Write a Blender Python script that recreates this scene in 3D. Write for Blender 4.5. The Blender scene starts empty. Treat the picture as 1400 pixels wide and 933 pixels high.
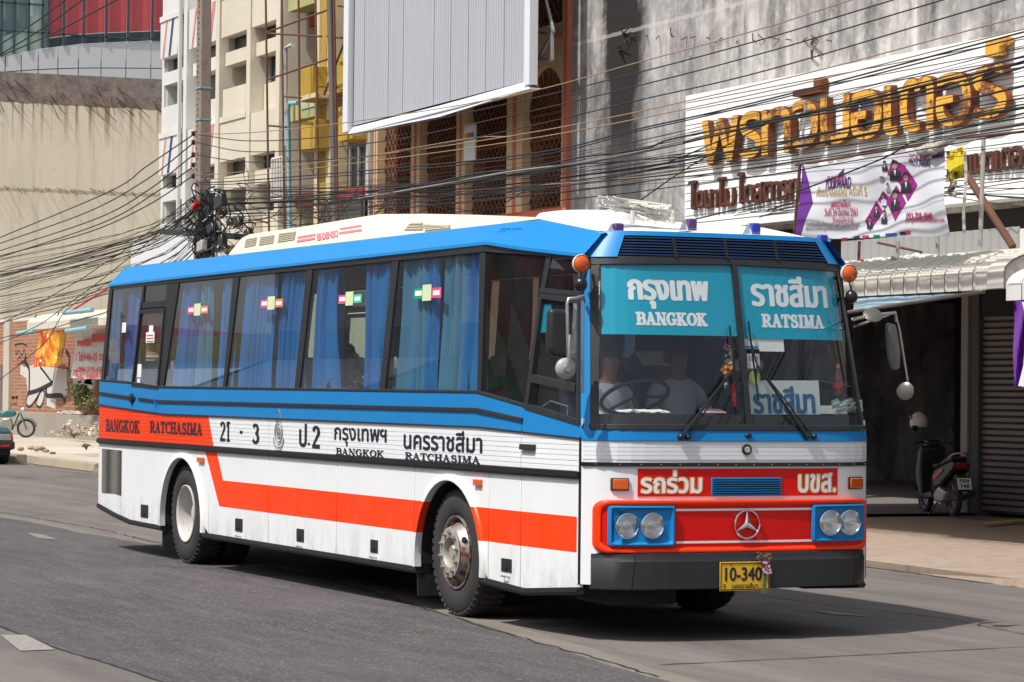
import bpy, bmesh, math, random
import numpy as np
from mathutils import Vector, Matrix
from math import radians, sin, cos, pi, sqrt, atan2
random.seed(7); rng = np.random.RandomState(3)
sc = bpy.context.scene
COL = sc.collection
# ------------------------------------------------------------------ camera
# world frame: the bus front is at x = 0 and it faces +x, its right side is y = -1.25, z up, metres
FPX, CX, CY, CZ, YAW, PITCH, ROLL = 3818.04, 18.4285, -10.1952, 1.8306, .426762, .0180547, .0102614
fw = Vector((-cos(YAW)*cos(PITCH), sin(YAW)*cos(PITCH), sin(PITCH)))
rt = fw.cross(Vector((0, 0, 1))).normalized(); up = rt.cross(fw)
R2 = rt*cos(ROLL)+up*sin(ROLL); U2 = -rt*sin(ROLL)+up*cos(ROLL)
cd = bpy.data.cameras.new('camera'); cam = bpy.data.objects.new('camera', cd); COL.objects.link(cam)
cd.sensor_width = 36; cd.lens = FPX/1400*36; cd.clip_start = .5; cd.clip_end = 3000
mw = Matrix((R2, U2, -fw)).transposed().to_4x4(); mw.translation = Vector((CX, CY, CZ)); cam.matrix_world = mw
sc.camera = cam
def on(px, py, X=None, Y=None, Z=None):
    """point of a real plane (x=, y= or z= constant) that the photograph shows at this pixel"""
    d = (px-700)/FPX*R2+(466.5-py)/FPX*U2+fw
    t = ((X-CX)/d.x if X is not None else (Y-CY)/d.y if Y is not None else (Z-CZ)/d.z)
    return Vector((CX, CY, CZ))+d*t
# ------------------------------------------------------------------ light
SUN = Vector((.17, -.60, 1)).normalized()          # towards the sun
w = bpy.data.worlds.new('World'); sc.world = w; w.use_nodes = True
nt = w.node_tree; bg = nt.nodes['Background']
sky = nt.nodes.new('ShaderNodeTexSky'); sky.sky_type = 'NISHITA'; sky.sun_disc = False
sky.sun_elevation = math.asin(SUN.z); sky.sun_rotation = atan2(SUN.x, SUN.y)
sky.air_density = 1.0; sky.dust_density = 3.0; sky.ozone_density = 1.0
hs = nt.nodes.new('ShaderNodeHueSaturation'); hs.inputs['Saturation'].default_value = .6
nt.links.new(sky.outputs[0], hs.inputs['Color']); nt.links.new(hs.outputs[0], bg.inputs[0]); bg.inputs[1].default_value = .15
sl = bpy.data.lights.new('sun', 'SUN'); so = bpy.data.objects.new('sun', sl); COL.objects.link(so)
sl.energy = 4.6; sl.angle = radians(.6); sl.color = (1, .968, .915)
so.rotation_euler = SUN.to_track_quat('Z', 'Y').to_euler()
sc.view_settings.view_transform = 'Standard'; sc.view_settings.look = 'None'; sc.view_settings.exposure = 0; sc.view_settings.gamma = 1
sc.cycles.max_bounces = 8; sc.cycles.transparent_max_bounces = 24; sc.cycles.glossy_bounces = 3; sc.cycles.diffuse_bounces = 3
sc.cycles.caustics_reflective = False; sc.cycles.caustics_refractive = False
# ------------------------------------------------------------------ objects
ORG = {}
def setp(o, label=None, cat=None, group=None, kind=None, category=None):
    cat = cat or category
    for k, v in (('label', label), ('category', cat), ('group', group), ('kind', kind)):
        if v: o[k] = v
    return o
def thing(name, label, cat, loc=(0, 0, 0), rz=0, group=None):
    o = bpy.data.objects.new(name, None); COL.objects.link(o); o.location = loc; o.rotation_euler = (0, 0, rz)
    o.empty_display_size = .3
    o.matrix_basis = Matrix.Translation(Vector(loc)) @ Matrix.Rotation(rz, 4, 'Z')
    ORG[o.name] = (o.matrix_basis.copy())
    return setp(o, label, cat, group)
class MB:
    """collects shapes in world coordinates, then links them as ONE mesh object"""
    def __init__(s): s.v = []; s.f = []
    def poly(s, pts):
        n = len(s.v); s.v += [tuple(p) for p in pts]; s.f.append(tuple(range(n, n+len(pts)))); return s
    def raw(s, vs, fs):
        n = len(s.v); s.v += [tuple(p) for p in vs]; s.f += [tuple(n+i for i in f) for f in fs]; return s
    def box(s, x0, x1, y0, y1, z0, z1):
        return s.hexa([(x0, y0, z0), (x1, y0, z0), (x1, y1, z0), (x0, y1, z0)], [(x0, y0, z1), (x1, y0, z1), (x1, y1, z1), (x0, y1, z1)])
    def hexa(s, a, b):
        k = len(a)
        return s.raw(list(a)+list(b), [tuple(range(k))[::-1], tuple(range(k, 2*k))]+[(i, (i+1) % k, k+(i+1) % k, k+i) for i in range(k)])
    def slab(s, pts, t):
        """closed plate: outline pts with a thickness vector t"""
        t = Vector(t); return s.hexa([Vector(p)+t for p in pts], [Vector(p) for p in pts])
    def obox(s, c, ax, ay, az):
        c, ax, ay, az = map(Vector, (c, ax, ay, az))
        return s.hexa([c-ax-ay-az, c+ax-ay-az, c+ax+ay-az, c-ax+ay-az], [c-ax-ay+az, c+ax-ay+az, c+ax+ay+az, c-ax+ay+az])
    def beam(s, a, b, wx, wy, upv=(0, 0, 1)):
        a, b = Vector(a), Vector(b); d = (b-a); L = d.length/2; d.normalize(); u = Vector(upv)
        if abs(d.dot(u)) > .95: u = Vector((1, 0, 0))
        sd = d.cross(u).normalized(); u = sd.cross(d)
        return s.obox((a+b)/2, d*L, sd*wx/2, u*wy/2)
    def tube(s, pts, r, n=8, cap=True):
        pts = [Vector(p) for p in pts]; N = len(pts); rr = r if isinstance(r, (list, tuple)) else [r]*N
        vs = []; pu = None
        for i, p in enumerate(pts):
            d = (pts[min(i+1, N-1)]-pts[max(i-1, 0)]).normalized()
            if pu is None:
                u = Vector((0, 0, 1)) if abs(d.z) < .9 else Vector((1, 0, 0))
            else: u = pu
            sd = d.cross(u).normalized(); u = sd.cross(d); pu = u
            for k in range(n):
                a = 2*pi*k/n; vs.append(p+(sd*cos(a)+u*sin(a))*rr[i])
        fs = [(i*n+k, i*n+(k+1) % n, (i+1)*n+(k+1) % n, (i+1)*n+k) for i in range(N-1) for k in range(n)]
        if cap: fs += [tuple(range(n))[::-1], tuple(range((N-1)*n, N*n))]
        return s.raw(vs, fs)
    def lathe(s, prof, c, axis, n=32, a0=0, a1=2*pi):
        """prof: (distance along axis, radius)"""
        c = Vector(c); A = Vector(axis).normalized(); u = Vector((0, 0, 1)) if abs(A.z) < .9 else Vector((1, 0, 0))
        sd = A.cross(u).normalized(); u = sd.cross(A); full = abs(a1-a0-2*pi) < 1e-6; m = n if full else n+1
        vs = [c+A*h+(sd*cos(a0+(a1-a0)*k/n)+u*sin(a0+(a1-a0)*k/n))*r for h, r in prof for k in range(m)]
        fs = [(i*m+k, i*m+(k+1) % m, (i+1)*m+(k+1) % m, (i+1)*m+k) for i in range(len(prof)-1) for k in range(n)]
        return s.raw(vs, fs)
    def grid(s, fn, nu, nv, closed=False):
        vs = [fn(i/nu, j/nv) for i in range(nu+1) for j in range(nv+1)]
        fs = [(i*(nv+1)+j, (i+1)*(nv+1)+j, (i+1)*(nv+1)+j+1, i*(nv+1)+j+1) for i in range(nu) for j in range(nv)]
        return s.raw(vs, fs)
    def ball(s, c, rx, ry=None, rz=None, nu=12, nv=8, z0=0, z1=1):
        ry = ry or rx; rz = rz or rx; c = Vector(c)
        return s.grid(lambda u, v: c+Vector((rx*cos(2*pi*u)*sin(pi*(z0+(z1-z0)*v)), ry*sin(2*pi*u)*sin(pi*(z0+(z1-z0)*v)), rz*cos(pi*(z0+(z1-z0)*v)))), nu, nv)
    def build(s, name, m, parent=None, smooth=None, bev=0, seg=2, weld=True, solid=0, **tags):
        me = bpy.data.meshes.new(name)
        vs = s.v
        if parent is not None:
            Mi = ORG[parent.name].inverted() if parent.name in ORG else None
            if Mi is not None and Mi != Matrix.Identity(4): vs = [tuple(Mi @ Vector(v)) for v in vs]
        me.from_pydata(vs, [], s.f); 
        if weld:
            b = bmesh.new(); b.from_mesh(me); bmesh.ops.remove_doubles(b, verts=b.verts, dist=1e-5)
            bmesh.ops.recalc_face_normals(b, faces=b.faces); b.to_mesh(me); b.free()
        me.validate()
        for mm in (m if isinstance(m, (list, tuple)) else [m]): me.materials.append(mm)
        o = bpy.data.objects.new(name, me); COL.objects.link(o)
        if parent is not None: o.parent = parent; ORG[o.name] = ORG.get(parent.name, Matrix.Identity(4))
        if smooth:
            me.shade_smooth(); me.set_sharp_from_angle(angle=radians(smooth))
        if solid:
            md = o.modifiers.new('s', 'SOLIDIFY'); md.thickness = solid; md.offset = 0
        if bev:
            md = o.modifiers.new('b', 'BEVEL'); md.width = bev; md.segments = seg; md.limit_method = 'ANGLE'; md.angle_limit = radians(35)
            if not smooth: me.shade_smooth(); me.set_sharp_from_angle(angle=radians(50))
            md.harden_normals = False
        return setp(o, **tags)
def copyo(o, loc=None, parent=None, rot=None):
    c = o.copy(); COL.objects.link(c)
    if parent is not None: c.parent = parent
    if loc is not None: c.location = loc
    if rot is not None: c.rotation_euler = rot
    ORG[c.name] = ORG.get(o.name, Matrix.Identity(4))
    return c
KIDS = {}
def copytree(root, loc, rz=0, label=None, parent=None, scale=None):
    r = root.copy(); COL.objects.link(r); r.location = loc; r.rotation_euler = (0, 0, rz)
    if label: r['label'] = label
    if scale: r.scale = scale
    for ch in [o for o in COL.objects if o.parent == root]:
        c = ch.copy(); COL.objects.link(c); c.parent = r
        for g in [o for o in COL.objects if o.parent == ch]:
            d = g.copy(); COL.objects.link(d); d.parent = c
    return r
# ------------------------------------------------------------------ materials
class NT:
    def __init__(s, name):
        s.m = bpy.data.materials.new(name); s.m.use_nodes = True; s.t = s.m.node_tree; s.b = s.t.nodes['Principled BSDF']; s.out = s.t.nodes['Material Output']
        s.tc = None
    def n(s, typ, **kw):
        x = s.t.nodes.new('ShaderNode'+typ)
        for k, v in kw.items():
            if k[0] == '_': setattr(x, k[1:], v)
            else:
                k = int(k[1:]) if k[0] == 'i' and k[1:].isdigit() else k.replace('__', ' ')
                s.put(x.inputs[k], v)
        return x
    def put(s, sock, v):
        if isinstance(v, bpy.types.NodeSocket): s.t.links.new(v, sock)
        elif hasattr(v, 'outputs'): s.t.links.new(v.outputs[0], sock)
        else:
            if isinstance(v, (tuple, list)) and len(v) == 3 and sock.type == 'RGBA': v = (*v, 1)
            sock.default_value = v
    def co(s, scale=(1, 1, 1), world=False):
        if s.tc is None: s.tc = s.n('TexCoord'); s.geo = s.n('NewGeometry')
        return s.n('Mapping', Vector=s.geo.outputs['Position'] if world else s.tc.outputs['Object'], Scale=scale)
    def noise(s, scale, stretch=(1, 1, 1), det=5, rough=.6, world=False, dist=0):
        return s.n('TexNoise', Vector=s.co(stretch, world), Scale=scale, Detail=det, Roughness=rough, Distortion=dist).outputs[0]
    def ramp(s, fac, a, b, ca=(0, 0, 0), cb=(1, 1, 1)):
        r = s.n('ValToRGB', Fac=fac); r.color_ramp.elements[0].position = a; r.color_ramp.elements[1].position = b
        r.color_ramp.elements[0].color = (*ca, 1); r.color_ramp.elements[1].color = (*cb, 1); return r.outputs[0]
    def math(s, op, a, b=0, c=0, clamp=False):
        x = s.n('Math', _operation=op, i0=a, i1=b); s.put(x.inputs[2], c); x.use_clamp = clamp; return x.outputs[0]
    def mix(s, fac, a, b, mode='MIX'):
        x = s.n('MixRGB', _blend_type=mode, Fac=fac, Color1=a, Color2=b); return x.outputs[0]
    def sep(s, world=False):
        return s.n('SeparateXYZ', Vector=s.co((1, 1, 1), world)).outputs
    def bump(s, h, strength=.3, dist=.01):
        b = s.n('Bump', Height=h, Strength=strength, Distance=dist); s.t.links.new(b.outputs[0], s.b.inputs['Normal'])
    def set(s, col=None, rough=None, metal=None, spec=None, coat=None, alpha=None):
        for k, v in (('Base Color', col), ('Roughness', rough), ('Metallic', metal), ('Specular IOR Level', spec), ('Coat Weight', coat), ('Alpha', alpha)):
            if v is not None: s.put(s.b.inputs[k], v)
        return s.m
def mul(c, k): return tuple(min(1, x*k) for x in c)
MATS = {}
def mat(name, col, rough=.5, metal=0, var=.15, scale=3, dirt=None, dcol=(.09, .075, .06), bump=0, bscale=40, spec=.5, coat=0, stretch=(1, 1, 1)):
    """painted / plain surface with uneven tone, optional dirt and fine relief"""
    if name in MATS: return MATS[name]
    n = NT(name); f = n.noise(scale, stretch)
    c = n.mix(f, mul(col, 1-var), mul(col, 1+var))
    if dirt:
        g = n.noise(scale*2.3+1.7, (stretch[0]*1.3, stretch[1]*1.3, stretch[2]*.35), 8, .7)
        c = n.mix(n.ramp(g, .62-dirt*.25, .85, (0, 0, 0), (dirt, dirt, dirt)), c, dcol)
    if bump: n.bump(n.noise(bscale, (1, 1, 1), 4), bump)
    r = n.math('MULTIPLY_ADD', f, .2*rough, rough*.9)
    MATS[name] = n.set(c, r, metal, spec, coat); return MATS[name]
def glass(name, tint, refl=1.0, rough=.0, dirt=.04):
    n = NT(name); n.t.nodes.remove(n.b)
    tr = n.n('BsdfTransparent', Color=tint); gl = n.n('BsdfGlossy', Color=(refl, refl, refl), Roughness=rough)
    df = n.n('BsdfDiffuse', Color=(.35, .36, .36))
    fc = n.n('LayerWeight', Blend=.5).outputs['Facing']; fr = n.math('MULTIPLY_ADD', n.math('POWER', fc, 3.7), .93, .05); m1 = n.n('MixShader', i0=fr, i1=tr.outputs[0], i2=gl.outputs[0])
    d = n.ramp(n.noise(2.2, (1, 1, .5), 8, .7), .35, .8, (dirt*.3,)*3, (dirt*2,)*3)
    m2 = n.n('MixShader', i0=d, i1=m1.outputs[0], i2=df.outputs[0]); n.t.links.new(m2.outputs[0], n.out.inputs[0])
    return n.m
# ------------------------------------------------------------------ lettering: outlines -> distance grid -> mesh
def font_loops(text):
    c = bpy.data.curves.new('t', 'FONT'); c.body = text; c.size = 1; c.fill_mode = 'NONE'; c.resolution_u = 5
    o = bpy.data.objects.new('t', c); COL.objects.link(o); dg = bpy.context.evaluated_depsgraph_get()
    me = bpy.data.meshes.new_from_object(o.evaluated_get(dg)); vs = [(v.co.x, v.co.y) for v in me.vertices]; es = [tuple(e.vertices) for e in me.edges]
    COL.objects.unlink(o); bpy.data.objects.remove(o); bpy.data.curves.remove(c); bpy.data.meshes.remove(me)
    A = np.array([[vs[a], vs[b]] for a, b in es]); return A
def _st(pts, ws):
    """stroke -> CCW quads + joints"""
    out = []
    for i in range(len(pts)-1):
        a = np.array(pts[i]); b = np.array(pts[i+1]); d = b-a; L = np.hypot(*d)
        if L < 1e-6: continue
        d = d/L; nn = np.array((-d[1], d[0])); e = d*.012
        q = [a-e-nn*ws[i]/2, b+e-nn*ws[i+1]/2, b+e+nn*ws[i+1]/2, a-e+nn*ws[i]/2]; out.append(q)
    return out
def _arc(cx, cy, rx, ry, a0, a1, n=12): return [(cx+rx*cos(radians(a0+(a1-a0)*i/n)), cy+ry*sin(radians(a0+(a1-a0)*i/n))) for i in range(n+1)]
def _aw(pts_a0, a1, n=12, thin=.07, thick=.2): return [thin+(thick-thin)*abs(cos(radians(pts_a0+(a1-pts_a0)*i/n)))**1.3 for i in range(n+1)]
def serif_quads(ch):
    T, t, s = .19, .07, .075
    def V(x, w=T, y0=0, y1=1, sf=.1): return _st([(x, y0), (x, y1)], [w, w])+_st([(x-w/2-sf, y0+s/2), (x+w/2+sf, y0+s/2)], [s, s])+_st([(x-w/2-sf, y1-s/2), (x+w/2+sf, y1-s/2)], [s, s])
    def A(*a): return _st(_arc(*a), _aw(a[4], a[5]))
    H = lambda y, x0, x1, w=t: _st([(x0, y), (x1, y)], [w, w])
    if ch == 'B': return V(.22)+H(.965, .2, .5)+H(.52, .2, .5)+H(.035, .2, .5)+A(.48, .745, .2, .22, -90, 90)+A(.48, .28, .24, .245, -90, 90), .84
    if ch == 'R': return V(.22)+H(.965, .2, .5)+H(.5, .2, .5)+A(.48, .735, .2, .23, -90, 90)+_st([(.44, .48), (.74, .04)], [.16, .18])+H(.037, .66, .9, s), .92
    if ch == 'A': return _st([(.16, .03), (.44, .98)], [t, t])+_st([(.42, .98), (.72, .03)], [T, T])+H(.33, .26, .6)+H(.037, .02, .3, s)+H(.037, .56, .9, s), .92
    if ch == 'N': return V(.2, t, sf=.12)+V(.78, t, sf=.12)+_st([(.2, .95), (.74, .05)], [T, T]), .98
    if ch == 'M': return V(.2, t, sf=.1)+V(.86, T, sf=.1)+_st([(.22, .95), (.5, .05)], [T, T])+_st([(.5, .05), (.82, .95)], [t, t]), 1.1
    if ch == 'K': return V(.22)+_st([(.3, .42), (.72, .95)], [t, t])+_st([(.4, .55), (.76, .04)], [T, T])+H(.037, .6, .95, s)+H(.962, .55, .88, s), .98
    if ch == 'H': return V(.22)+V(.74)+H(.5, .2, .74), .96
    if ch == 'I': return V(.25), .5
    if ch == 'T': return _st([(.42, 0), (.42, 1)], [T, T])+H(.037, .24, .6, s)+H(.962, .06, .78, s)+_st([(.08, .99), (.08, .72)], [s, t])+_st([(.76, .99), (.76, .72)], [s, t]), .84
    if ch == 'O': return A(.47, .5, .34, .465, 0, 180)+A(.47, .5, .34, .465, 180, 360), .94
    if ch == 'C': return A(.47, .5, .34, .465, 55, 180)+A(.47, .5, .34, .465, 180, 305)+_st([(.72, .97), (.72, .66)], [s, t]), .84
    if ch == 'G': return A(.47, .5, .34, .465, 55, 180)+A(.47, .5, .34, .465, 180, 315)+_st([(.72, .97), (.72, .68)], [s, t])+_st([(.73, .1), (.73, .42)], [T, T])+H(.43, .56, .9, s), .94
    if ch == 'S': return A(.4, .745, .22, .22, 40, 180)+_st(_arc(.4, .745, .22, .22, 180, 250, 5)+_arc(.4, .26, .26, .24, 70, 0, 5), [.17]*12)+A(.4, .26, .26, .24, 0, -145)+_st([(.6, .97), (.6, .7)], [s, t])+_st([(.16, .03), (.16, .3)], [s, t]), .8
    if ch == '-': return H(.4, .1, .4, .12), .5
    if ch == '1': return V(.3, .16, sf=.1)+_st([(.28, .95), (.1, .8)], [.1, .06]), .6
    if ch == '2': return _st(_arc(.36, .72, .22, .24, 160, -20, 12), _aw(160, -20))+_st([(.57, .65), (.12, .08)], [.16, .08])+H(.06, .08, .66, .13), .76
    if ch == '3': return _st(_arc(.34, .74, .2, .22, 150, -80, 12), _aw(150, -80, 12, .08, .18))+_st(_arc(.34, .27, .24, .24, 85, -150, 12), _aw(85, -150, 12, .08, .19)), .72
    return [], .5
def serif_loops(text):
    x = 0; A = []
    for ch in text:
        q, wd = serif_quads(ch)
        for l in q:
            for i in range(4): A.append([(l[i][0]+x, l[i][1]), (l[(i+1) % 4][0]+x, l[(i+1) % 4][1])])
        x += wd
    return np.array(A, float)
LC = {}
def text_mesh(text, W, H, bold=0, serif=False, aniso=1.0, res=40, depth=0):
    """flat (or extruded) lettering filling a W x H box with its corner at 0,0; returns verts (u,v,d), faces"""
    A = serif_loops(text) if serif else font_loops(text)
    A = A.copy(); mn = A.reshape(-1, 2).min(0); mx = A.reshape(-1, 2).max(0)
    bx, by = bold/aniso, bold
    A = (A-mn)/(mx-mn)*np.array((W-2*bx, H-2*by))+np.array((bx, by))
    h = H/res; nx = int(W/h)+4; ny = res+4
    gx = (np.arange(nx)-1.5)*h; gy = (np.arange(ny)-1.5)*h; P = np.stack(np.meshgrid(gx, gy, indexing='ij'), -1).reshape(-1, 2)+1.3e-5*h
    D = np.full(len(P), 1e9); Wn = np.zeros(len(P), int)
    for a, b in A:
        # winding
        if a[1] != b[1]:
            u = (a[1] <= P[:, 1]) & (P[:, 1] < b[1]); dn = (b[1] <= P[:, 1]) & (P[:, 1] < a[1])
            cr = (b[0]-a[0])*(P[:, 1]-a[1])-(P[:, 0]-a[0])*(b[1]-a[1])
            Wn += (u & (cr > 0)).astype(int)-(dn & (cr < 0)).astype(int)
        sx = np.array((aniso, 1)); d = (b-a)*sx; q = (P-a)*sx; L = (d@d)+1e-18; t = np.clip(q@d/L, 0, 1); e = q-t[:, None]*d; D = np.minimum(D, (e*e).sum(1))
    D = np.sqrt(D); F = (np.where(Wn != 0, -D, D)-bold).reshape(nx, ny)
    vs = []; fs = []; sides = []
    for j in range(ny-1):
        run = None
        for i in range(nx):
            c = [F[i, j], F[i+1, j], F[i+1, j+1], F[i, j+1]] if i < nx-1 else [1]*4
            full = all(x < 0 for x in c)
            if full:
                if run is None: run = i
                continue
            if run is not None:
                k = len(vs); vs += [(gx[run], gy[j]), (gx[i], gy[j]), (gx[i], gy[j+1]), (gx[run], gy[j+1])]; fs.append((k, k+1, k+2, k+3)); run = None
            if i == nx-1 or all(x >= 0 for x in c): continue
            q = [(gx[i], gy[j]), (gx[i+1], gy[j]), (gx[i+1], gy[j+1]), (gx[i], gy[j+1])]; pts = []; cr = []
            for m in range(4):
                a, b = c[m], c[(m+1) % 4]
                if a < 0: pts.append(q[m])
                if (a < 0) != (b < 0):
                    t = a/(a-b); p = (q[m][0]+(q[(m+1) % 4][0]-q[m][0])*t, q[m][1]+(q[(m+1) % 4][1]-q[m][1])*t); pts.append(p); cr.append((p, a < 0))
            if len(pts) >= 3:
                k = len(vs); vs += pts; fs.append(tuple(range(k, k+len(pts))))
            if depth and len(cr) == 2:
                a, b = (cr[0][0], cr[1][0]) if cr[0][1] else (cr[1][0], cr[0][0]); sides.append((a, b))
    V = [(x, y, 0) for x, y in vs]
    for a, b in sides:
        k = len(V); V += [(*a, 0), (*b, 0), (*b, -depth), (*a, -depth)]; fs.append((k, k+3, k+2, k+1))
    return V, fs
def letter(name, text, fn, W, H, m, parent, off=.002, **kw):
    """fn(u, v, d) maps the lettering box onto a surface, d = distance off it"""
    key = (text, round(W, 3), round(H, 3), tuple(sorted(kw.items())))
    if key not in LC: LC[key] = text_mesh(text, W, H, **kw)
    V, fs = LC[key]; b = MB(); b.v = [tuple(fn(u, v, d+off)) for u, v, d in V]; b.f = list(fs)
    return b.build(name, m, parent, weld=False)
# ================================================================== BUS
WHITE = (.80, .815, .825); BLUE = (.008, .20, .50); ORNG = (.86, .065, .012)
m_white = mat('white_paint', WHITE, .3, 0, .04, 2.5, .2, (.5, .48, .45), coat=.2)
m_blue = mat('blue_paint', BLUE, .38, 0, .06, 2, .08, (.1, .25, .45), spec=.3)
m_black = mat('black_rubber', (.018, .018, .02), .5, 0, .3, 4, .25, (.1, .09, .08))
m_trim = mat('black_trim', (.012, .012, .013), .3, 0, .3, 4, .3, (.07, .065, .06))
m_bump = mat('bumper_plastic', (.020, .020, .022), .42, 0, .25, 3, .3, (.09, .085, .08), bump=.1)
m_red = mat('red_paint', (.70, .006, .003), .35, 0, .08, 3, spec=.3)
m_orp = mat('orange_red_paint', (.93, .042, .002), .32, 0, .06, 3, spec=.35)
m_cream = mat('cream_fibreglass', (.68, .62, .48), .45, 0, .08, 2, .3, (.3, .25, .18))
m_dark = mat('dark_cavity', (.006, .006, .007), .8, 0, .2)
m_chrome = mat('chrome', (.75, .76, .78), .12, 1, .05)
m_steel = mat('bare_steel', (.42, .40, .38), .38, .8, .15, 6, .3, (.12, .06, .03))
m_tyre = mat('tyre_rubber', (.028, .027, .027), .85, 0, .3, 6, .45, (.09, .08, .07), bump=.3, bscale=60)
m_amber = mat('amber_lens', (.65, .10, .008), .2, 0, .1, 30, coat=.6)
m_text = mat('black_lettering', (.012, .013, .03), .4)
m_paper = mat('white_paper', (.75, .77, .74), .6)
m_wtext = mat('white_lettering', (.88, .88, .88), .4, var=.02)
m_film = mat('cyan_sun_film', (.0, .34, .50), .5, 0, .08, 1.5, spec=.2)
m_int = mat('interior_lining', (.10, .10, .105), .7)
m_seat = mat('seat_fabric', (.05, .08, .14), .8, 0, .2, 10)
m_head = mat('white_headrest_cover', (.55, .56, .56), .7)
g_side = glass('tinted_window_glass', (.76, .80, .80), .95, dirt=.03)
g_dark = glass('dark_window_glass', (.22, .20, .21), .8, dirt=.03)
g_front = glass('windscreen_glass', (.92, .95, .945), .9, dirt=.02)
n = NT('curtain_cloth'); f = n.noise(3, (1, 1, .3)); _c = n.mix(f, (.008, .15, .48), (.025, .25, .62))
n.bump(n.noise(30, (8, 1, 1)), .2); m_curt = n.set(_c, .75)
n.put(n.b.inputs['Subsurface Weight'], 0)
n = NT('pale_curtain_cloth'); f = n.noise(3, (1, 1, .3)); m_curt2 = n.set(n.mix(f, (.04, .20, .42), (.12, .30, .40)), .75)
# side panels: white with the orange band, its slanted leg and the orange rear top panel
n = NT('side_livery'); S3 = n.sep(); X_, Z_ = S3[0], S3[2]; mt = n.math
def gt(a, b): return mt('GREATER_THAN', a, b)
def lt(a, b): return mt('LESS_THAN', a, b)
topz = gt(Z_, 1.2)
upper = mt('MULTIPLY', topz, lt(X_, mt('MULTIPLY_ADD', Z_, -.6, -8.497+.6*1.249)))
lower = mt('MULTIPLY', mt('SUBTRACT', 1, topz), mt('MULTIPLY', mt('MULTIPLY', gt(Z_, .648), gt(X_, mt('MULTIPLY_ADD', Z_, -.87, -8.753+.87*1.177))),
        mt('MAXIMUM', lt(Z_, .912), lt(X_, mt('MULTIPLY_ADD', Z_, -.755, -8.378+.755*1.17)))))
msk = mt('MAXIMUM', upper, lower); f = n.noise(2, (1, 1, 1)); wv = n.mix(f, (.75, .77, .785), (.81, .825, .83))
ov = n.mix(n.noise(14, (.25, 1, 3)), (.88, .042, .001), (.95, .062, .004))
dz = n.ramp(Z_, .36, .70, (.75, .75, .75), (.09, .09, .09)); dn = n.ramp(n.noise(5, (1, 1, .4), 8, .75), .45, .8)
c = n.mix(mt('MULTIPLY', dz, dn), n.mix(msk, wv, ov), (.30, .26, .22))
n.bump(n.noise(1.6, (1, 1, 1), 2), .25, .02); m_side = n.set(c, .32, spec=.25)
bus = thing('coach_bus', 'blue, white and orange intercity coach driving along the street', 'bus')
def lerp(a, b, t): return a+(b-a)*t
def pw(tab):
    def g(x):
        if x <= tab[0][0]: return tab[0][1]
        for (a, b), (c_, d) in zip(tab, tab[1:]):
            if x <= c_: return lerp(b, d, (x-a)/(c_-a))
        return tab[-1][1]
    return g
def lean(z): return max(0, z-1.5)*.19+max(0, z-2.83)*.15
def wz(z): return 1.22-max(0, min(z, 2.83)-1.5)/1.33*.11-max(0, z-2.83)*.5
def ys(X, z):
    b = 1.25-max(0, z-1.8)*.03-max(0, -12-X)*.05
    xk = -1.0-.9*min(1, max(0, (z-1.3)/.5)); xc = -.054-lean(z)
    if X > xk: t = min(1, (X-xk)/(xc-xk)); b = b*(1-t)+wz(z)*t
    return b
def SP(X, z, off=0, sg=-1): return Vector((X, sg*(ys(X, z)+off), z))
def fcur(Y): return .20-.05*Y*Y-.18*min(1.3, abs(Y)/1.22)**8
def FP(Y, z, off=0): return Vector((fcur(Y*1.22/wz(z))-lean(z)+off, Y, z))
def SX(px, py):
    Y = -1.25
    for _ in range(4): p = on(px, py, Y=Y); Y = -ys(p.x, p.z)
    return p.x, p.z
def FY(px, py, off=0):
    X = .1
    for _ in range(6): p = on(px, py, X=X); X = FP(max(-1.22, min(1.22, p.y)), p.z).x+off
    return p.y, p.z
def plate(b, xs, top, bot, off=0, t=.03, sg=-1, nz=1):
    top = top if callable(top) else (lambda x, v=top: v); bot = bot if callable(bot) else (lambda x, v=bot: v)
    rows = []
    for x in xs:
        zz = [lerp(bot(x), top(x), k/nz) for k in range(nz+1)]
        rows.append([SP(x, z, off, sg) for z in zz]+[SP(x, z, off-t, sg) for z in reversed(zz)])
    m = len(rows[0]); vs = [p for r in rows for p in r]
    fs = [(i*m+k, i*m+(k+1) % m, (i+1)*m+(k+1) % m, (i+1)*m+k) for i in range(len(rows)-1) for k in range(m)]
    for e in (0, len(rows)-1):
        for k in range(nz): fs.append((e*m+k, e*m+k+1, e*m+2*nz-k, e*m+2*nz+1-k))
    b.raw(vs, fs); return b
def splate(b, quad, off=0, t=.03, sg=-1, nu=2, nv=3):
    """plate over four (x, z) corners: top-left, top-right, bottom-right, bottom-left"""
    a, c_, d, e = quad
    P = lambda u, v: (lerp(lerp(a[0], c_[0], u), lerp(e[0], d[0], u), v), lerp(lerp(a[1], c_[1], u), lerp(e[1], d[1], u), v))
    b.grid(lambda u, v: SP(*P(u, v), off, sg), nu, nv)
    if t:
        b.grid(lambda u, v: SP(*P(u, v), off-t, sg), nu, nv)
        for f_ in (lambda u: P(u, 0), lambda u: P(u, 1)): b.grid(lambda u, v: SP(*f_(u), off-t*v, sg), nu, 1)
        for f_ in (lambda v: P(0, v), lambda v: P(1, v)): b.grid(lambda u, v: SP(*f_(u), off-t*v, sg), nv, 1)
    return b
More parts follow.
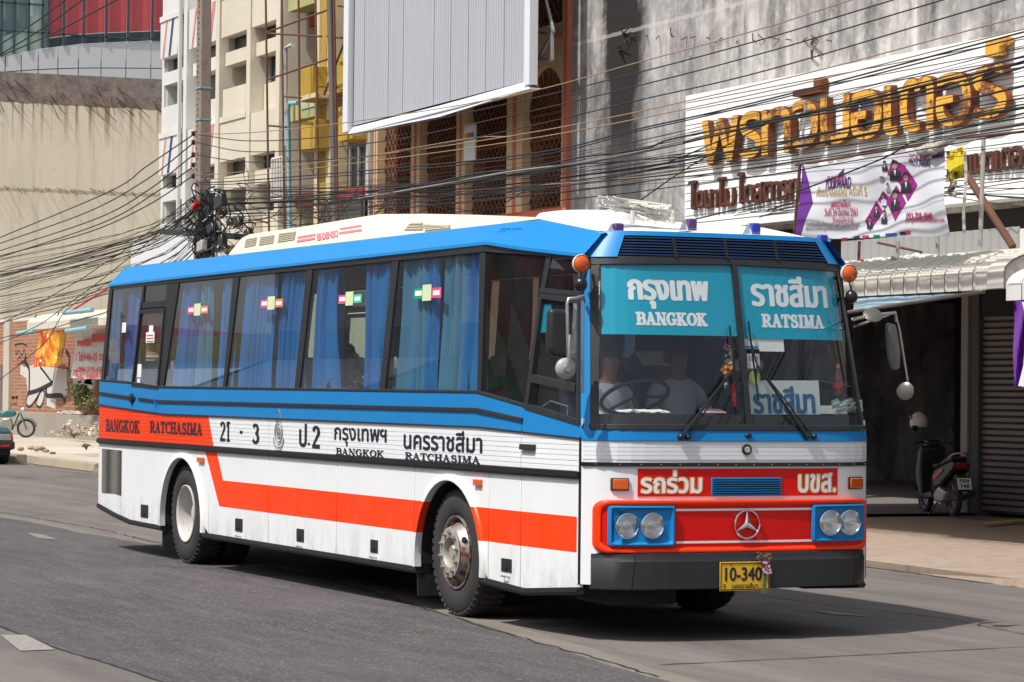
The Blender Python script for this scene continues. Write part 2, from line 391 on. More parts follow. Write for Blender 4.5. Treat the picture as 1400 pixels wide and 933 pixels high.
def fplate(b, y0, y1, z0, z1, off=0, t=.03, n=12, nz=1):
    z0f = z0 if callable(z0) else (lambda y: z0); z1f = z1 if callable(z1) else (lambda y: z1)
    rows = []
    for i in range(n+1):
        y = lerp(y0, y1, i/n); zz = [lerp(z0f(y), z1f(y), k/nz) for k in range(nz+1)]
        rows.append([FP(y, z, off) for z in zz]+[FP(y, z, off-t) for z in reversed(zz)])
    m = len(rows[0]); fs = [(i*m+k, i*m+(k+1) % m, (i+1)*m+(k+1) % m, (i+1)*m+k) for i in range(n) for k in range(m)]
    for e in (0, n):
        for k in range(nz): fs.append((e*m+k, e*m+k+1, e*m+2*nz-k, e*m+2*nz+1-k))
    b.raw([p for r in rows for p in r], fs); return b
def cuts(x0, x1, extra=()): 
    s_ = {x0, x1}; s_ |= {x for x in (-12, -11.365, -10.42, -10.16, -2.0, -1.9, -1.6, -1.3, -1.0, -.954, -.6, -.3) if x0 < x < x1}
    s_ |= {x for x in extra if x0 < x < x1}; return sorted(s_)
z_sk = pw([(-12.8, .50), (-11.365, .372), (-10.16, .36), (-1.756, .36), (-.954, .327), (0, .40)])
z_bb = pw([(-12.79, 1.634), (-10.416, 1.56), (-9.9, 1.546), (-1.858, 1.546), (-.05, 1.49)])
z_wb = pw([(-12.59, 1.903), (-11.4, 1.875), (-10.43, 1.83), (-1.9, 1.815), (-1.055, 1.716), (-.05, 1.585)])
z_md = pw([(-12.79, 1.768), (-10.42, 1.686), (-1.862, 1.682), (-1.04, 1.612)])
z_dr = pw([(-12.5, 2.985), (-1.83, 3.0), (-1.26, 2.935), (-.25, 2.84)])
z_wt = pw([(-12.5, 2.945), (-1.87, 2.94), (-.88, 2.868), (-.2, 2.80)])
AR = [(-9.50, .69), (-2.43, .67)]
def arch(x, grow=0):
    for xc, a in AR:
        u = (x-xc)/(a+grow)
        if abs(u) < 1: return .45+(.655+grow)*sqrt(1-u*u)
    return 0
XE = -.06; XR = -12.78
def busside(sg, full):
    # lower panels; gaps of 8 mm between doors, arches cut out
    cutx = [XR, -11.74, -10.33, -8.635, -6.821, -5.004, -3.189, -1.655, -1.049, XE]
    if not full: cutx = [XR, -10.33, -8.635, -3.189, -1.655, XE]
    for a, b_ in zip(cutx, cutx[1:]):
        xs = cuts(a+.006, b_-.006, [AR[k][0]+AR[k][1]*cos(pi*i/24) for k in (0, 1) for i in range(25)])
        b = MB(); plate(b, xs, 1.195, lambda x: max(z_sk(x), arch(x)), 0, .03, sg)
        b.build('lower_panel', m_side if sg < 0 else m_white, bus, bev=.004)
    b = MB(); plate(b, cuts(XR, XE), 1.246, 1.19, .022, .05, sg); plate(b, cuts(XR, XE), 1.232, 1.206, .034, .02, sg); b.build('black_rubbing_strip', m_trim, bus, smooth=30)
    # ribbed band, one ribbed sheet per body section
    segs = [(XR, -10.42), (-10.414, -6.83), (-6.824, -1.06), (-1.052, XE)]
    for a, b_ in segs:
        b = MB(); z = 1.25; xs = cuts(a, b_, [a+.002+(b_-a)*i/6 for i in range(7)])
        while z < 1.64:
            plate(b, xs, lambda x: min(z+.034, max(z_bb(x), z)), lambda x: min(z, z_bb(x)), 0, .015, sg); z += .0385
        plate(b, xs, lambda x: z_bb(x), 1.24, -.005, .02, sg); b.build('ribbed_panel', m_side if sg < 0 else m_white, bus)
    for a, b_ in ((XR, -10.42), (-10.414, -1.06), (-1.052, XE)):
        b = MB(); plate(b, cuts(a, b_), lambda x: z_wb(x), z_bb, .006, .04, sg); b.build('blue_waist_panel', m_blue, bus, bev=.005)
        b = MB(); plate(b, cuts(a, b_), lambda x: z_bb(x)+.004, lambda x: z_bb(x)-.008, .012, .02, sg); b.build('waist_seam', m_black, bus)
    for a, b_ in ((XR, -11.2), (-11.07, -10.45), (-10.40, -1.04)):
        b = MB(); plate(b, cuts(a, b_), lambda x: z_md(x)+.014, lambda x: z_md(x)-.014, .02, .03, sg); b.build('waist_moulding', m_black, bus)
    b = MB(); splate(b, ((-.085, 1.50), (-.055, 1.50), (-.055, .42), (-.085, .42)), .006, .05, sg, 1, 4); b.build('corner_seam_strip', m_trim, bus)
    # sill moulding along the skirt
    for a, b_ in ((XR, -10.19), (-8.81, -3.10), (-1.76, XE-.02)):
        b = MB(); plate(b, cuts(a, b_), lambda x: z_sk(x)-.003, lambda x: z_sk(x)-.05, .012, .06, sg); plate(b, cuts(a, b_), lambda x: z_sk(x)-.018, lambda x: z_sk(x)-.032, .022, .02, sg)
        b.build('sill_moulding', m_black, bus)
    # wheel arches
    for xc, a in AR:
        for nm, r0, r1, o0, mm in (('wheel_arch_flare', 0, .05, .03, m_side if sg < 0 else m_white),):
            b = MB(); N = 28
            def ring(u, v):
                th = -.13+(pi+.26)*u; k = v*4; gr = [0, 0, .03, .052, .056][int(round(k))]; of = [-.03, .03, .034, .012, -.01][int(round(k))]
                x = xc-(a+gr)*cos(th); z = .45+(.655+gr)*sin(th); return SP(x, z, of, sg)
            b.grid(ring, N, 4); b.build(nm, mm, bus, smooth=60)
        b = MB()  # wheel well
        def well(u, v):
            th = -.1+(pi+.2)*u; return Vector((xc-(a-.002)*cos(th), sg*(1.22-.62*v), .45+.65*sin(th)))
        b.grid(well, 20, 2); b.poly([(xc-a, sg*.6, .4)]+[well(i/12, 1) for i in range(13)]+[(xc+a, sg*.6, .4)]); b.build('wheel_well', m_dark, bus)
        b = MB(); x = xc-a-.02; b.hexa([(x, sg*1.24, .12), (x, sg*.86, .12), (x+.02, sg*.86, .12), (x+.02, sg*1.24, .12)], [(x-.03, sg*1.24, .5), (x-.03, sg*.86, .5), (x, sg*.86, .5), (x, sg*1.24, .5)]); b.build('mud_flap', m_black, bus)
    # window band: pillars and rails
    W = {'q': ((-12.37, 2.945), (-11.12, 2.945), (-11.404, 1.885), (-12.588, 1.903)), 'rs': ((-11.06, 2.94), (-10.24, 2.94), (-10.27, 2.76), (-11.09, 2.76)),
         'rd': ((-11.133, 2.642), (-10.304, 2.64), (-10.427, 1.844), (-11.319, 1.864)), 'w1': ((-9.828, 2.935), (-8.056, 2.935), (-8.242, 1.838), (-10.218, 1.838)),
         'w2': ((-7.876, 2.935), (-5.948, 2.935), (-6.148, 1.838), (-8.151, 1.838)), 'w3': ((-5.793, 2.935), (-3.825, 2.935), (-4.011, 1.838), (-6.01, 1.838)),
         'w4': ((-3.691, 2.935), (-1.967, 2.935), (-1.908, 1.83), (-3.876, 1.838)), 'w5': ((-1.866, 2.93), (-.883, 2.862), (-1.055, 1.725), (-1.836, 1.815)),
         'fs': ((-.80, 2.852), (-.34, 2.82), (-.30, 2.56), (-.85, 2.615)), 'fd': ((-.86, 2.54), (-.29, 2.49), (-.145, 1.63), (-.96, 1.735))}
    order = ['q', 'w1', 'w2', 'w3', 'w4', 'w5']
    for k, wn in W.items():
        if k in ('rd', 'fd'): continue
        b = MB(); splate(b, wn, -.012, 0, sg, 2, 3)
        b.build('window_pane', g_dark if k in ('w5', 'fs', 'rs') else g_side, bus, weld=True)
    def gap(a, c_, name='window_pillar', off=0): b = MB(); splate(b, (a[0], c_[0], c_[1], a[1]), off, .05, sg, 1, 3); return b.build(name, m_black, bus, bev=.004)
    T = lambda q, i: (q[i], q[3] if i == 0 else q[2])
    def edge(q, right): return (q[1], q[2]) if right else (q[0], q[3])
    for a, c_ in (('w1', 'w2'), ('w2', 'w3'), ('w3', 'w4'), ('w4', 'w5')): gap(edge(W[a], True), edge(W[c_], False))
    gap(((-12.52, 2.95), (-12.74, 1.903)), edge(W['q'], False)); gap(edge(W['q'], True), ((-11.2, 2.7), (-11.345, 1.87)))
    gap(((-10.24, 2.94), (-10.40, 1.84)), edge(W['w1'], False)); gap(edge(W['w5'], True), ((-.84, 2.86), (-1.02, 1.72)))
    b = MB(); splate(b, ((-11.12, 2.945), (-11.06, 2.945), (-11.09, 2.7), (-11.17, 2.7)), 0, .05, sg, 1, 1); splate(b, ((-11.2, 2.765), (-10.24, 2.765), (-10.26, 2.70), (-11.2, 2.70)), 0, .05, sg); b.build('window_pillar', m_black, bus)
    b = MB(); xs = cuts(-12.5, -.27, [-.88, -1.83, -1.26]); plate(b, xs, z_dr, z_wt, 0, .05, sg); b.build('top_window_rail', m_black, bus)
    b = MB(); xs = cuts(-12.74, -1.03); plate(b, xs, lambda x: z_wb(x)+.022, lambda x: z_wb(x)-.002, .012, .06, sg); b.build('window_sill_rail', m_black, bus, bev=.004)
    # hinged rear window sash
    sh = MB()
    q = W['rd']; o_ = .045
    O = ((q[0][0]-o_, q[0][1]+o_), (q[1][0]+o_, q[1][1]+o_), (q[2][0]+o_, q[2][1]-.03), (q[3][0]-o_, q[3][1]-.02))
    for i in range(4): splate(sh, (O[i], O[(i+1) % 4], q[(i+1) % 4], q[i]), .012, .04, sg, 1, 1)
    sash = sh.build('rear_door_sash', m_black, bus); b = MB(); splate(b, q, -.005, 0, sg); b.build('window_pane', g_side, sash)
    # front door window
    q = W['fd']; fr = MB(); O = ((-.90, 2.60), (-.27, 2.545), (-.085, 1.585), (-1.025, 1.70))
    for i in range(4): splate(fr, (O[i], O[(i+1) % 4], q[(i+1) % 4], q[i]), .015, .045, sg, 2, 2)
    zc = lambda x: 1.93-.10*(x+.9)
    splate(fr, ((-.93, zc(-.93)+.03), (-.2, zc(-.2)+.03), (-.2, zc(-.2)-.03), (-.93, zc(-.93)-.03)), .018, .04, sg)
    splate(fr, ((-.46, 2.5), (-.44, 2.5), (-.40, 1.9), (-.42, 1.9)), .0, .02, sg)
    dfr = fr.build('cab_door_window_frame', m_black, bus); b = MB(); splate(b, q, -.008, 0, sg); b.build('window_pane', g_side, dfr)
    b = MB(); splate(b, ((-.84, 2.87), (-.80, 2.87), (-.85, 2.60), (-.89, 2.60)), .0, .04, sg, 1, 1); splate(b, ((-.34, 2.83), (-.26, 2.83), (-.24, 2.53), (-.30, 2.53)), .0, .04, sg, 1, 1)
    splate(b, ((-.89, 2.625), (-.25, 2.575), (-.25, 2.545), (-.90, 2.59)), .02, .05, sg); b.build('cab_window_pillar', m_black, bus)
    # curtains hung just inside
    def curtain(xa, xb, xc_, xd, mm=m_curt, zt=2.93, zb=1.83, dep=.042):
        L = abs(xb-xa); nf = max(3, int(L/.095)); b = MB()
        def P(u, v):
            x = lerp(lerp(xa, xb, u), lerp(xd, xc_, u), v**.8); ph = 2*pi*nf*u+1.3*sin(3.1*u*nf*.4+xa)+.8*sin(4*v+xa); return Vector((x, sg*(1.135+dep*sin(ph)*(.7+.5*sin(7*u+xa))), lerp(zt, zb, v)))
        b.grid(P, nf*8, 6); b.build('curtain', mm, bus, smooth=80)
    curtain(-11.75, -11.2, -11.42, -11.95)
    curtain(-12.35, -12.15, -12.4, -12.6)
    curtain(-9.80, -9.30, -9.5, -10.2); curtain(-9.28, -8.85, -8.9, -9.48, m_curt2); curtain(-8.6, -8.1, -8.25, -8.75)
    curtain(-7.86, -6.95, -7.1, -8.12); curtain(-6.76, -5.98, -6.17, -6.95)
    curtain(-5.72, -5.2, -5.25, -5.9); curtain(-4.50, -3.9, -4.08, -4.55)
    curtain(-3.66, -3.12, -3.1, -3.85, m_curt2, dep=.04); curtain(-3.3, -2.9, -2.95, -3.5); curtain(-2.85, -2.3, -2.35, -2.95, m_curt2); curtain(-2.35, -1.98, -1.93, -2.8, dep=.04)
    return W
WIN = busside(-1, True); busside(1, False)
# small side fittings on the visible side
def fit(px0, py0, px1, py1, name, m, proud=.02, bev=.004, parent=bus, off=0):
    (x0, z0), (x1, z1) = SX(px0, py1), SX(px1, py0); b = MB(); splate(b, ((x0, z1), (x1, z1), (x1, z0), (x0, z0)), off+proud, proud+.01, -1, 1, 1)
    return b.build(name, m, parent, bev=bev)
m_mesh = NT('radiator_mesh'); _v = m_mesh.n('TexVoronoi', Vector=m_mesh.co((1, 1, 1)), Scale=55.0, Randomness=.2); m_meshm = m_mesh.set(m_mesh.ramp(_v.outputs['Distance'], .25, .55, (.30, .28, .24), (.03, .03, .03)), .6)
fit(140, 616, 167, 673, 'engine_grille', m_meshm, .012)
for px, py in ((327, 718), (411, 732), (512, 747), (693, 773), (198, 699)):
    wd = 5 if px != 693 else 7
    o = fit(px-wd, py-8, px+wd, py+8, 'hatch_latch', m_black, .008)
    x, z = SX(px, py+4); b = MB(); b.obox(SP(x, z, .012), (.03, 0, 0), (0, .006, 0), (0, 0, .008)); b.build('latch_flap', m_trim, o)
    x, z = SX(px, py+15); b = MB(); b.tube([SP(x-.05, z-.004, 0), SP(x-.04, z, .03), SP(x+.04, z, .03), SP(x+.05, z-.004, 0)], .007, 6); b.build('hatch_hook', m_steel, bus, smooth=60)
for a in ((272, 626, 280, 632), (650, 656, 660, 664)):
    fit(*a, 'side_marker_lamp', m_amber, .025)
fit(714, 608, 733, 615, 'door_handle', m_black, .03)
x, z = SX(182, 545); b = MB(); b.lathe([(0, .055), (.03, .055), (.036, .045), (.03, .0)], SP(x, z, 0), (0, -1, 0), 20); b.build('filler_cap', m_trim, bus, smooth=40)
for px, a, b2 in ((855/4, 0, 0),): pass
b = MB(); x, z = SX(214, 552); b.tube([SP(x, z+.05, .015), SP(x, z-.04, .02)], .008, 6); b.build('hinge', m_blue, bus)
x, z = SX(770, 625)
# stickers on the panes
def sticker(px0, py0, px1, py1, m, off=.004, ink=None):
    (x0, z0), (x1, z1) = SX(px0, py1), SX(px1, py0); b = MB(); splate(b, ((x0, z1), (x1, z1), (x1, z0), (x0, z0)), off-.008, .002, -1, 1, 1)
    o = b.build('window_sticker', m, bus)
    return o
m_pink = mat('pink_sticker', (.75, .07, .22), .5); m_or2 = mat('orange_sticker', (.8, .2, .03), .5); m_teal = mat('teal_sticker', (.03, .55, .40), .5); m_yel = mat('pale_sticker', (.62, .70, .42), .5); m_grn = mat('green_sticker', (.0, .33, .13), .5)
for cx_, cy_, a_, c_, s in ((270, 424, m_pink, m_or2, 1), (371, 415, m_pink, m_or2, 1.1), (478, 409, m_pink, m_teal, 1.15), (584, 401, m_grn, m_pink, 1.35)):
    sticker(cx_-14*s, cy_-5*s, cx_-4*s, cy_+6*s, a_); sticker(cx_+4*s, cy_-6*s, cx_+14*s, cy_+5*s, c_)
    sticker(cx_-12.5*s, cy_-2.6*s, cx_-5.5*s, cy_+3*s, m_paper, .0065); sticker(cx_+5.5*s, cy_-3*s, cx_+12.5*s, cy_+2.4*s, m_paper, .0065)
    sticker(cx_-5*s, cy_-9*s, cx_+4.5*s, cy_+8*s, m_yel, .009)
sticker(203, 445, 209, 456, m_paper); sticker(199, 454, 211, 469, m_paper, .006); sticker(166, 441, 172, 455, m_paper)
sticker(187, 498, 193, 516, m_paper); sticker(187, 518, 191, 524, m_paper)
m_redink = mat('red_ink', (.55, .02, .02), .5)
for yy in (458, 462, 466): (x0, z0), (x1, z1) = SX(200.5, yy+1.4), SX(209.5, yy); b = MB(); splate(b, ((x0, z1), (x1, z1), (x1, z0), (x0, z0)), .002, .001, -1, 1, 1); b.build('sticker_print', m_redink, bus)
sticker(735, 416, 751, 455, m_film, -.01)
# side lettering
def sidetext(txt, px0, py0, px1, py1, m=m_text, name='lettering', **kw):
    (x0, z0), (x1, z1) = SX(px0, (py1)), SX(px1, py0); xm, zb = SX((px0+px1)/2, py1)
    x0, zA = SX(px0, py1); _, zB = SX(px0, py0)
    H = zB-zA; letter(name, txt, lambda u, v, d: SP(x0+u, zA+v, d), x1-x0, H, m, bus, off=.0035, **kw)
sidetext('BANGKOK', 145, 573, 191.5, 590, serif=True, bold=.004); sidetext('RATCHASIMA', 205, 575.5, 277, 592, serif=True, bold=.004)
sidetext('21', 301, 576, 315, 603.5, serif=True, bold=.004, aniso=.7); sidetext('-', 328, 589, 332, 593, serif=True, bold=.01); sidetext('3', 345, 579, 355, 607, serif=True, bold=.006)
sidetext('ป', 409, 579, 420, 611, bold=.007, aniso=.6); sidetext('.', 421, 605, 424, 609, bold=.01); sidetext('2', 427, 582, 438, 613, serif=True, bold=.006)
sidetext('กรุงเทพฯ', 457, 584, 529, 609, bold=.0038, aniso=.55); sidetext('BANGKOK', 459.5, 612, 525.5, 622, serif=True, bold=.002)
sidetext('นครราชสีมา', 552, 586, 660, 614, bold=.0042, aniso=.55); sidetext('RATCHASIMA', 554, 618, 657, 628, serif=True, bold=.002)
# company emblem: crowned oval with ribbon, in thin ink lines
m_ink = mat('faded_emblem_ink', (.16, .19, .20), .5); b = MB()
ex, ez = SX(381.5, 592)
def ink(pts, r=.0035, cl=False):
    pts = [SP(ex+x, ez+z, .005) for x, z in pts]
    if cl: pts.append(pts[0])
    b.tube(pts, r, 4)
ring = lambda rx, rz, x=0, z=0, n=20, a0=0, a1=2*pi: [(x+rx*cos(a0+(a1-a0)*i/n), z+rz*sin(a0+(a1-a0)*i/n)) for i in range(n+1)]
ink(ring(.11, .11, 0, .0)); ink(ring(.085, .085)); ink(ring(.05, .055)); ink(ring(.14, .10, 0, -.04, 20, pi*1.02, 2*pi*.99)); ink(ring(.15, .12, 0, -.045, 20, pi*1.05, 2*pi*.975))
ink([(-.07, .10), (-.055, .18), (-.03, .2), (0, .28), (.03, .2), (.055, .18), (.07, .10)]); ink([(-.03, .12), (-.02, .19), (0, .22), (.02, .19), (.03, .12)]); ink([(-.06, .13), (.06, .13)]); ink([(-.05, .16), (.05, .16)])
for i in range(5): ink([(-.03+.015*i, -.05), (-.03+.015*i, .05)], .002)
ink([(0, -.05), (-.02, -.02), (.02, .01), (0, .05)])
b.build('emblem', m_ink, bus, weld=False)
# ------------------------------------------------------------------ bus front
ZB0, ZB1 = 1.475, 1.545
def yl(px, py, off=0): return FY(px, py, off)[0]
def zl(py, px=1000, off=0): return FY(px, py, off)[1]
def post(b, ya, yb, z0, z1, off=0, t=.04, n=8, sgn=1):
    """strip of the front skin between two y functions of z"""
    for i in range(n):
        za, zb_ = lerp(z0, z1, i/n), lerp(z0, z1, (i+1)/n); q = [(ya(za), za), (yb(za), za), (yb(zb_), zb_), (ya(zb_), zb_)]
        b.hexa([FP(y, z, off-t) for y, z in q], [FP(y, z, off) for y, z in q])
b = MB()
fplate(b, -1.225, 1.225, .42, 1.285, 0, .05, 30, 2); b.build('front_lower_panel', m_white, bus, smooth=40)
b = MB(); z = 1.34
while z < 1.465: fplate(b, -1.215, 1.215, z, min(z+.027, 1.466), .004, .02, 24); z += .0305
fplate(b, -1.22, 1.22, 1.28, 1.475, 0, .03, 24); b.build('front_ribbed_panel', m_white, bus)
b = MB(); fplate(b, -1.22, 1.22, 1.290, 1.318, .02, .04, 24); b.build('front_rubber_strip', m_trim, bus)
b = MB()
for i in range(16): b.lathe([(0, .006), (.004, .005), (.005, 0)], FP(-1.15+i*2.3/15, 1.304, .02), (1, 0, 0), 6)
b.build('strip_screw', m_steel, bus)
b = MB(); fplate(b, -1.222, 1.222, ZB0, 1.56, .012, .05, 24); b.build('front_blue_band', m_blue, bus, bev=.004)
GO = lambda z: 1.175*wz(z)/1.22       # outer edge of the windscreen rubber
GI = lambda z: GO(z)-.045
for s in (-1, 1):
    b = MB(); post(b, lambda z: s*GO(z), lambda z: s*(wz(z)+.002), 1.5, 2.84, 0, .05); b.build('corner_post', m_blue, bus, smooth=40)
    b = MB(); post(b, lambda z: s*GI(z), lambda z: s*GO(z), 1.58, 2.86, .012, .05); b.build('windscreen_gasket', m_black, bus, smooth=40)
b = MB(); fplate(b, -1.175, 1.175, 1.555, 1.60, .02, .06, 24); b.build('windscreen_gasket', m_black, bus, bev=.006)
ztop = lambda y: 2.80-.02*abs(y)
b = MB(); fplate(b, -1.07, 1.07, ztop, lambda y: ztop(y)+.065, .012, .05, 24); b.build('windscreen_gasket', m_black, bus, bev=.006)
yd0, yd1 = yl(1003.5, 366), yl(1023.5, 578); YD = lambda z: lerp(yd1, yd0, (z-1.6)/1.2)
b = MB(); post(b, lambda z: YD(z)-.022, lambda z: YD(z)+.022, 1.58, 2.82, .015, .04); b.build('windscreen_divider', m_black, bus)
def scr(u, v, side, off=0):
    z = lerp(1.585, 2.815, v); a, c_ = ((-GI(z)-.01, YD(z)) if side < 0 else (YD(z), GI(z)+.01)); return FP(lerp(a, c_, u), z, off)
for s in (-1, 1):
    b = MB(); b.grid(lambda u, v: scr(u, v, s, .0), 12, 12); b.build('windscreen_pane', g_front, bus, smooth=60)
zf0, zf1 = zl(458, 900), zl(464, 1080)
for s, zf in ((-1, zf0), (1, zf1)):
    v0 = (zf-1.585)/1.23; b = MB(); b.grid(lambda u, v: scr(.01+.93*u if s > 0 else .03+.96*u, lerp(v0, 1, v), s, -.012), 12, 4); b.build('sun_film', m_film, bus)
# destination wording on the film, sun film behind the glass
def fronttext(txt, px0, py0, px1, py1, m, off, name='lettering', parent=bus, fill=1, **kw):
    y0, zA = FY(px0, py1, off); y1, _ = FY(px1, py1, off); _, zB = FY((px0+px1)/2, py0, off)
    return letter(name, txt, lambda u, v, d: FP(y0+u*fill, zA+v, d), (y1-y0), zB-zA, m, parent, off=off, **kw)
for nm, o_, bo in (('lettering', -.0095, .012),):
    mm = m_wtext if nm == 'lettering' else m_text; dx = .45 if nm != 'lettering' else 0
    fronttext('กรุงเทพ', 860+dx, 383+dx, 971+dx, 422+dx, mm, o_, nm, bold=.006, aniso=.5, res=44)
    fronttext('BANGKOK', 870+dx, 427+dx, 968+dx, 445+dx, mm, o_, nm, serif=True, bold=.005)
    fronttext('ราชสีมา', 1028+dx, 378+dx, 1132+dx, 419+dx, mm, o_, nm, bold=.006, aniso=.5, res=44)
    fronttext('RATSIMA', 1042+dx, 430+dx, 1127+dx, 448+dx, mm, o_, nm, serif=True, bold=.005)
b = MB(); fplate(b, -1.12, 1.12, 1.585, 1.672, -.02, .004, 24); b.build('windscreen_lower_mask', m_dark, bus)
# badge, nozzle
y, z = FY(1021, 615, .01); b = MB(); b.lathe([(0, .04), (.014, .04), (.018, .034), (.016, .026)], FP(y, z, .004), (1, 0, 0), 24); o = b.build('round_badge', m_trim, bus, smooth=40)
b = MB(); b.lathe([(0, .026), (.003, .024), (.006, 0)], FP(y, z, .018), (1, 0, 0), 20); b.build('badge_face', m_chrome, o, smooth=40)
b = MB(); b.ball(FP(yl(1022, 596), 1.52, .012), .02, .03, .02, 10, 6); b.build('washer_nozzle', m_trim, bus, smooth=60)
# red name panel
def fbox(px0, py0, px1, py1, name, m, off=.01, t=.02, n=10, parent=bus, bev=0):
    y0, z0 = FY(px0, py1, off); y1, _ = FY(px1, py1, off); z1 = FY((px0+px1)/2, py0, off)[1]; z0 = FY((px0+px1)/2, py1, off)[1]
    b = MB(); fplate(b, y0, y1, z0, z1, off, t, n); return b.build(name, m, parent, bev=bev), (y0, y1, z0, z1)
fbox(872, 641, 1145, 678.5, 'red_name_panel', m_red, .006, .012)
m_outl = mat('orange_outline', (.75, .28, .03), .4)
for nm, mm, of, bo in (('lettering_outline', m_outl, .008, .012), ('lettering', m_wtext, .0105, .0045)):
    g = 0 if nm == 'lettering' else 1.2
    fronttext('รถร่วม', 876-g, 643-g, 960+g, 675+g, mm, of, nm, bold=bo, aniso=.75, res=44)
    fronttext('บขส.', 1091-g, 647-g, 1143+g, 674+g, mm, of, nm, bold=bo, aniso=.75, res=44)
lou, (y0, y1, z0, z1) = fbox(973, 653.5, 1068, 677.5, 'blue_louvre_frame', m_blue, .014, .02, bev=.003)
for i in range(6):
    za = z0+.014+(z1-z0-.028)*i/6; b = MB()
    b.hexa([FP(y0+.012, za, .012), FP(y1-.012, za, .012), FP(y1-.012, za+.006, .03), FP(y0+.012, za+.006, .03)], [FP(y0+.012, za+.005, .012), FP(y1-.012, za+.005, .012), FP(y1-.012, za+.012, .03), FP(y0+.012, za+.012, .03)])
    b.build('louvre_slat', m_blue, lou)
b = MB(); fplate(b, y0+.01, y1-.01, z0+.01, z1-.01, .0155, .004, 4); b.build('louvre_shadow_gap', m_dark, lou)
for a in ((836, 654, 860, 671), (1161.5, 652.5, 1180, 669)):
    l_, (ya, yb, za, zb_) = fbox(*a, 'front_indicator', m_black, .018, .025, 3, bev=.003)
    b = MB(); fplate(b, ya+.008, yb-.008, za+.008, zb_-.008, .03, .02, 3); b.build('indicator_lens', m_amber, l_, bev=.006)
# orange surround with rounded corners, red centre
def rrect(y0, y1, z0, z1, r, n=6):
    P = []
    for cy_, cz_, a in ((y1-r, z1-r, 0), (y0+r, z1-r, 90), (y0+r, z0+r, 180), (y1-r, z0+r, 270)):
        P += [(cy_+r*cos(radians(a+90*i/n)), cz_+r*sin(radians(a+90*i/n))) for i in range(n+1)]
    return P
za, zb_ = FY(1000, 755.5, .04)[1], FY(1000, 684, .04)[1]
OR = rrect(-1.16, 1.16, za, zb_, .075); b = MB(); N = len(OR)
def dens(P):  # more points along the long edges so that the plate follows the curved front
    out = []
    for i in range(len(P)):
        a, c_ = P[i], P[(i+1) % len(P)]; k = max(1, int(abs(a[0]-c_[0])/.12))
        out += [(lerp(a[0], c_[0], j/k), lerp(a[1], c_[1], j/k)) for j in range(k)]
    return out
OD = dens(OR); INs = [(y*.965 if abs(y) < 2 else y, lerp((za+zb_)/2, z, .78)) for y, z in OD]; N = len(OD)
prof = [(1.0, 1.0, 0), (1.0, 1.0, .035), (.993, .965, .048), (.985, .90, .05), (.972, .83, .044), (.965, .79, .03)]
zc_ = (za+zb_)/2
vs = [FP(y*a, zc_+(z-zc_)*c_, d) for a, c_, d in prof for y, z in OD]
b.raw(vs, [(i*N+k, i*N+(k+1) % N, (i+1)*N+(k+1) % N, (i+1)*N+k) for i in range(len(prof)-1) for k in range(N)]); b.build('orange_headlamp_surround', m_orp, bus, smooth=50)
b = MB(); hz = (zb_-za)/2*.8; fplate(b, -1.125, 1.125, zc_-hz, zc_+hz, .030, .03, 24); b.build('red_grille_panel', m_red, bus)
for py in (697, 741):
    z = FY(1000, py, .03)[1]; b = MB(); fplate(b, yl(924, py, .03), yl(1111, py, .03), z-.008, z+.008, .034, .006, 14); b.build('white_trim_strip', m_white, bus)
m_reflector = mat('lamp_reflector', (.8, .8, .8), .15, 1, .05)
n = NT('headlamp_glass'); n.t.nodes.remove(n.b); tr_ = n.n('BsdfTransparent', Color=(.9, .92, .92)); gl_ = n.n('BsdfGlossy', Roughness=.05)
bm_ = n.n('Bump', Height=n.n('TexWave', Vector=n.co((0, 1, .25)), Scale=14.0).outputs[0], Strength=.8, Distance=.02); n.t.links.new(bm_.outputs[0], gl_.inputs['Normal'])
ms_ = n.n('MixShader', i0=.30, i1=tr_.outputs[0], i2=gl_.outputs[0]); n.t.links.new(ms_.outputs[0], n.out.inputs[0]); g_lamp = n.m
for a, cen in (((832, 692, 922, 747), ((857, 719.5), (891.5, 719))), ((1111, 690, 1181, 740), ((1134.5, 715), (1161, 714.5)))):
    y0, y1 = yl(a[0], 720, .05), yl(a[2], 720, .05); z0, z1 = FY((a[0]+a[2])/2, a[3], .05)[1], FY((a[0]+a[2])/2, a[1], .05)[1]
    b = MB(); ym, zm = (y0+y1)/2, (z0+z1)/2
    pr = [(1, 1, .03), (1, 1, .060), (.95, .92, .066), (.87, .80, .044), (0, 0, .044)]; Rr = dens(rrect(y0, y1, z0, z1, .018, 3)); N = len(Rr)
    b.raw([FP(ym+(y-ym)*k, zm+(z-zm)*q, d) for k, q, d in pr for y, z in Rr], [(i*N+k, i*N+(k+1) % N, (i+1)*N+(k+1) % N, (i+1)*N+k) for i in range(len(pr)-1) for k in range(N)])
    box_ = b.build('blue_headlamp_bezel', m_blue, bus, smooth=35)
    for hx, hy in cen:
        y, z = FY(hx, hy, .05); r = .090; c0 = FP(y, z, .05)
        b = MB(); b.lathe([(.0, r+.006), (.014, r+.006), (.018, r-.002), (.012, r-.006)], c0, (1, 0, 0), 28); hl = b.build('headlamp', m_chrome, bus, smooth=40)
        b = MB(); b.lathe([(.012, r-.004), (.004, r*.85), (-.001, r*.5), (-.003, .03), (.008, .012), (.010, 0)], c0, (1, 0, 0), 28); b.build('reflector', m_reflector, hl, smooth=60)
        b = MB(); b.lathe([(.014, r-.004), (.026, r*.7), (.033, r*.35), (.035, 0)], c0, (1, 0, 0), 28); b.build('headlamp_lens', g_lamp, hl, smooth=60)
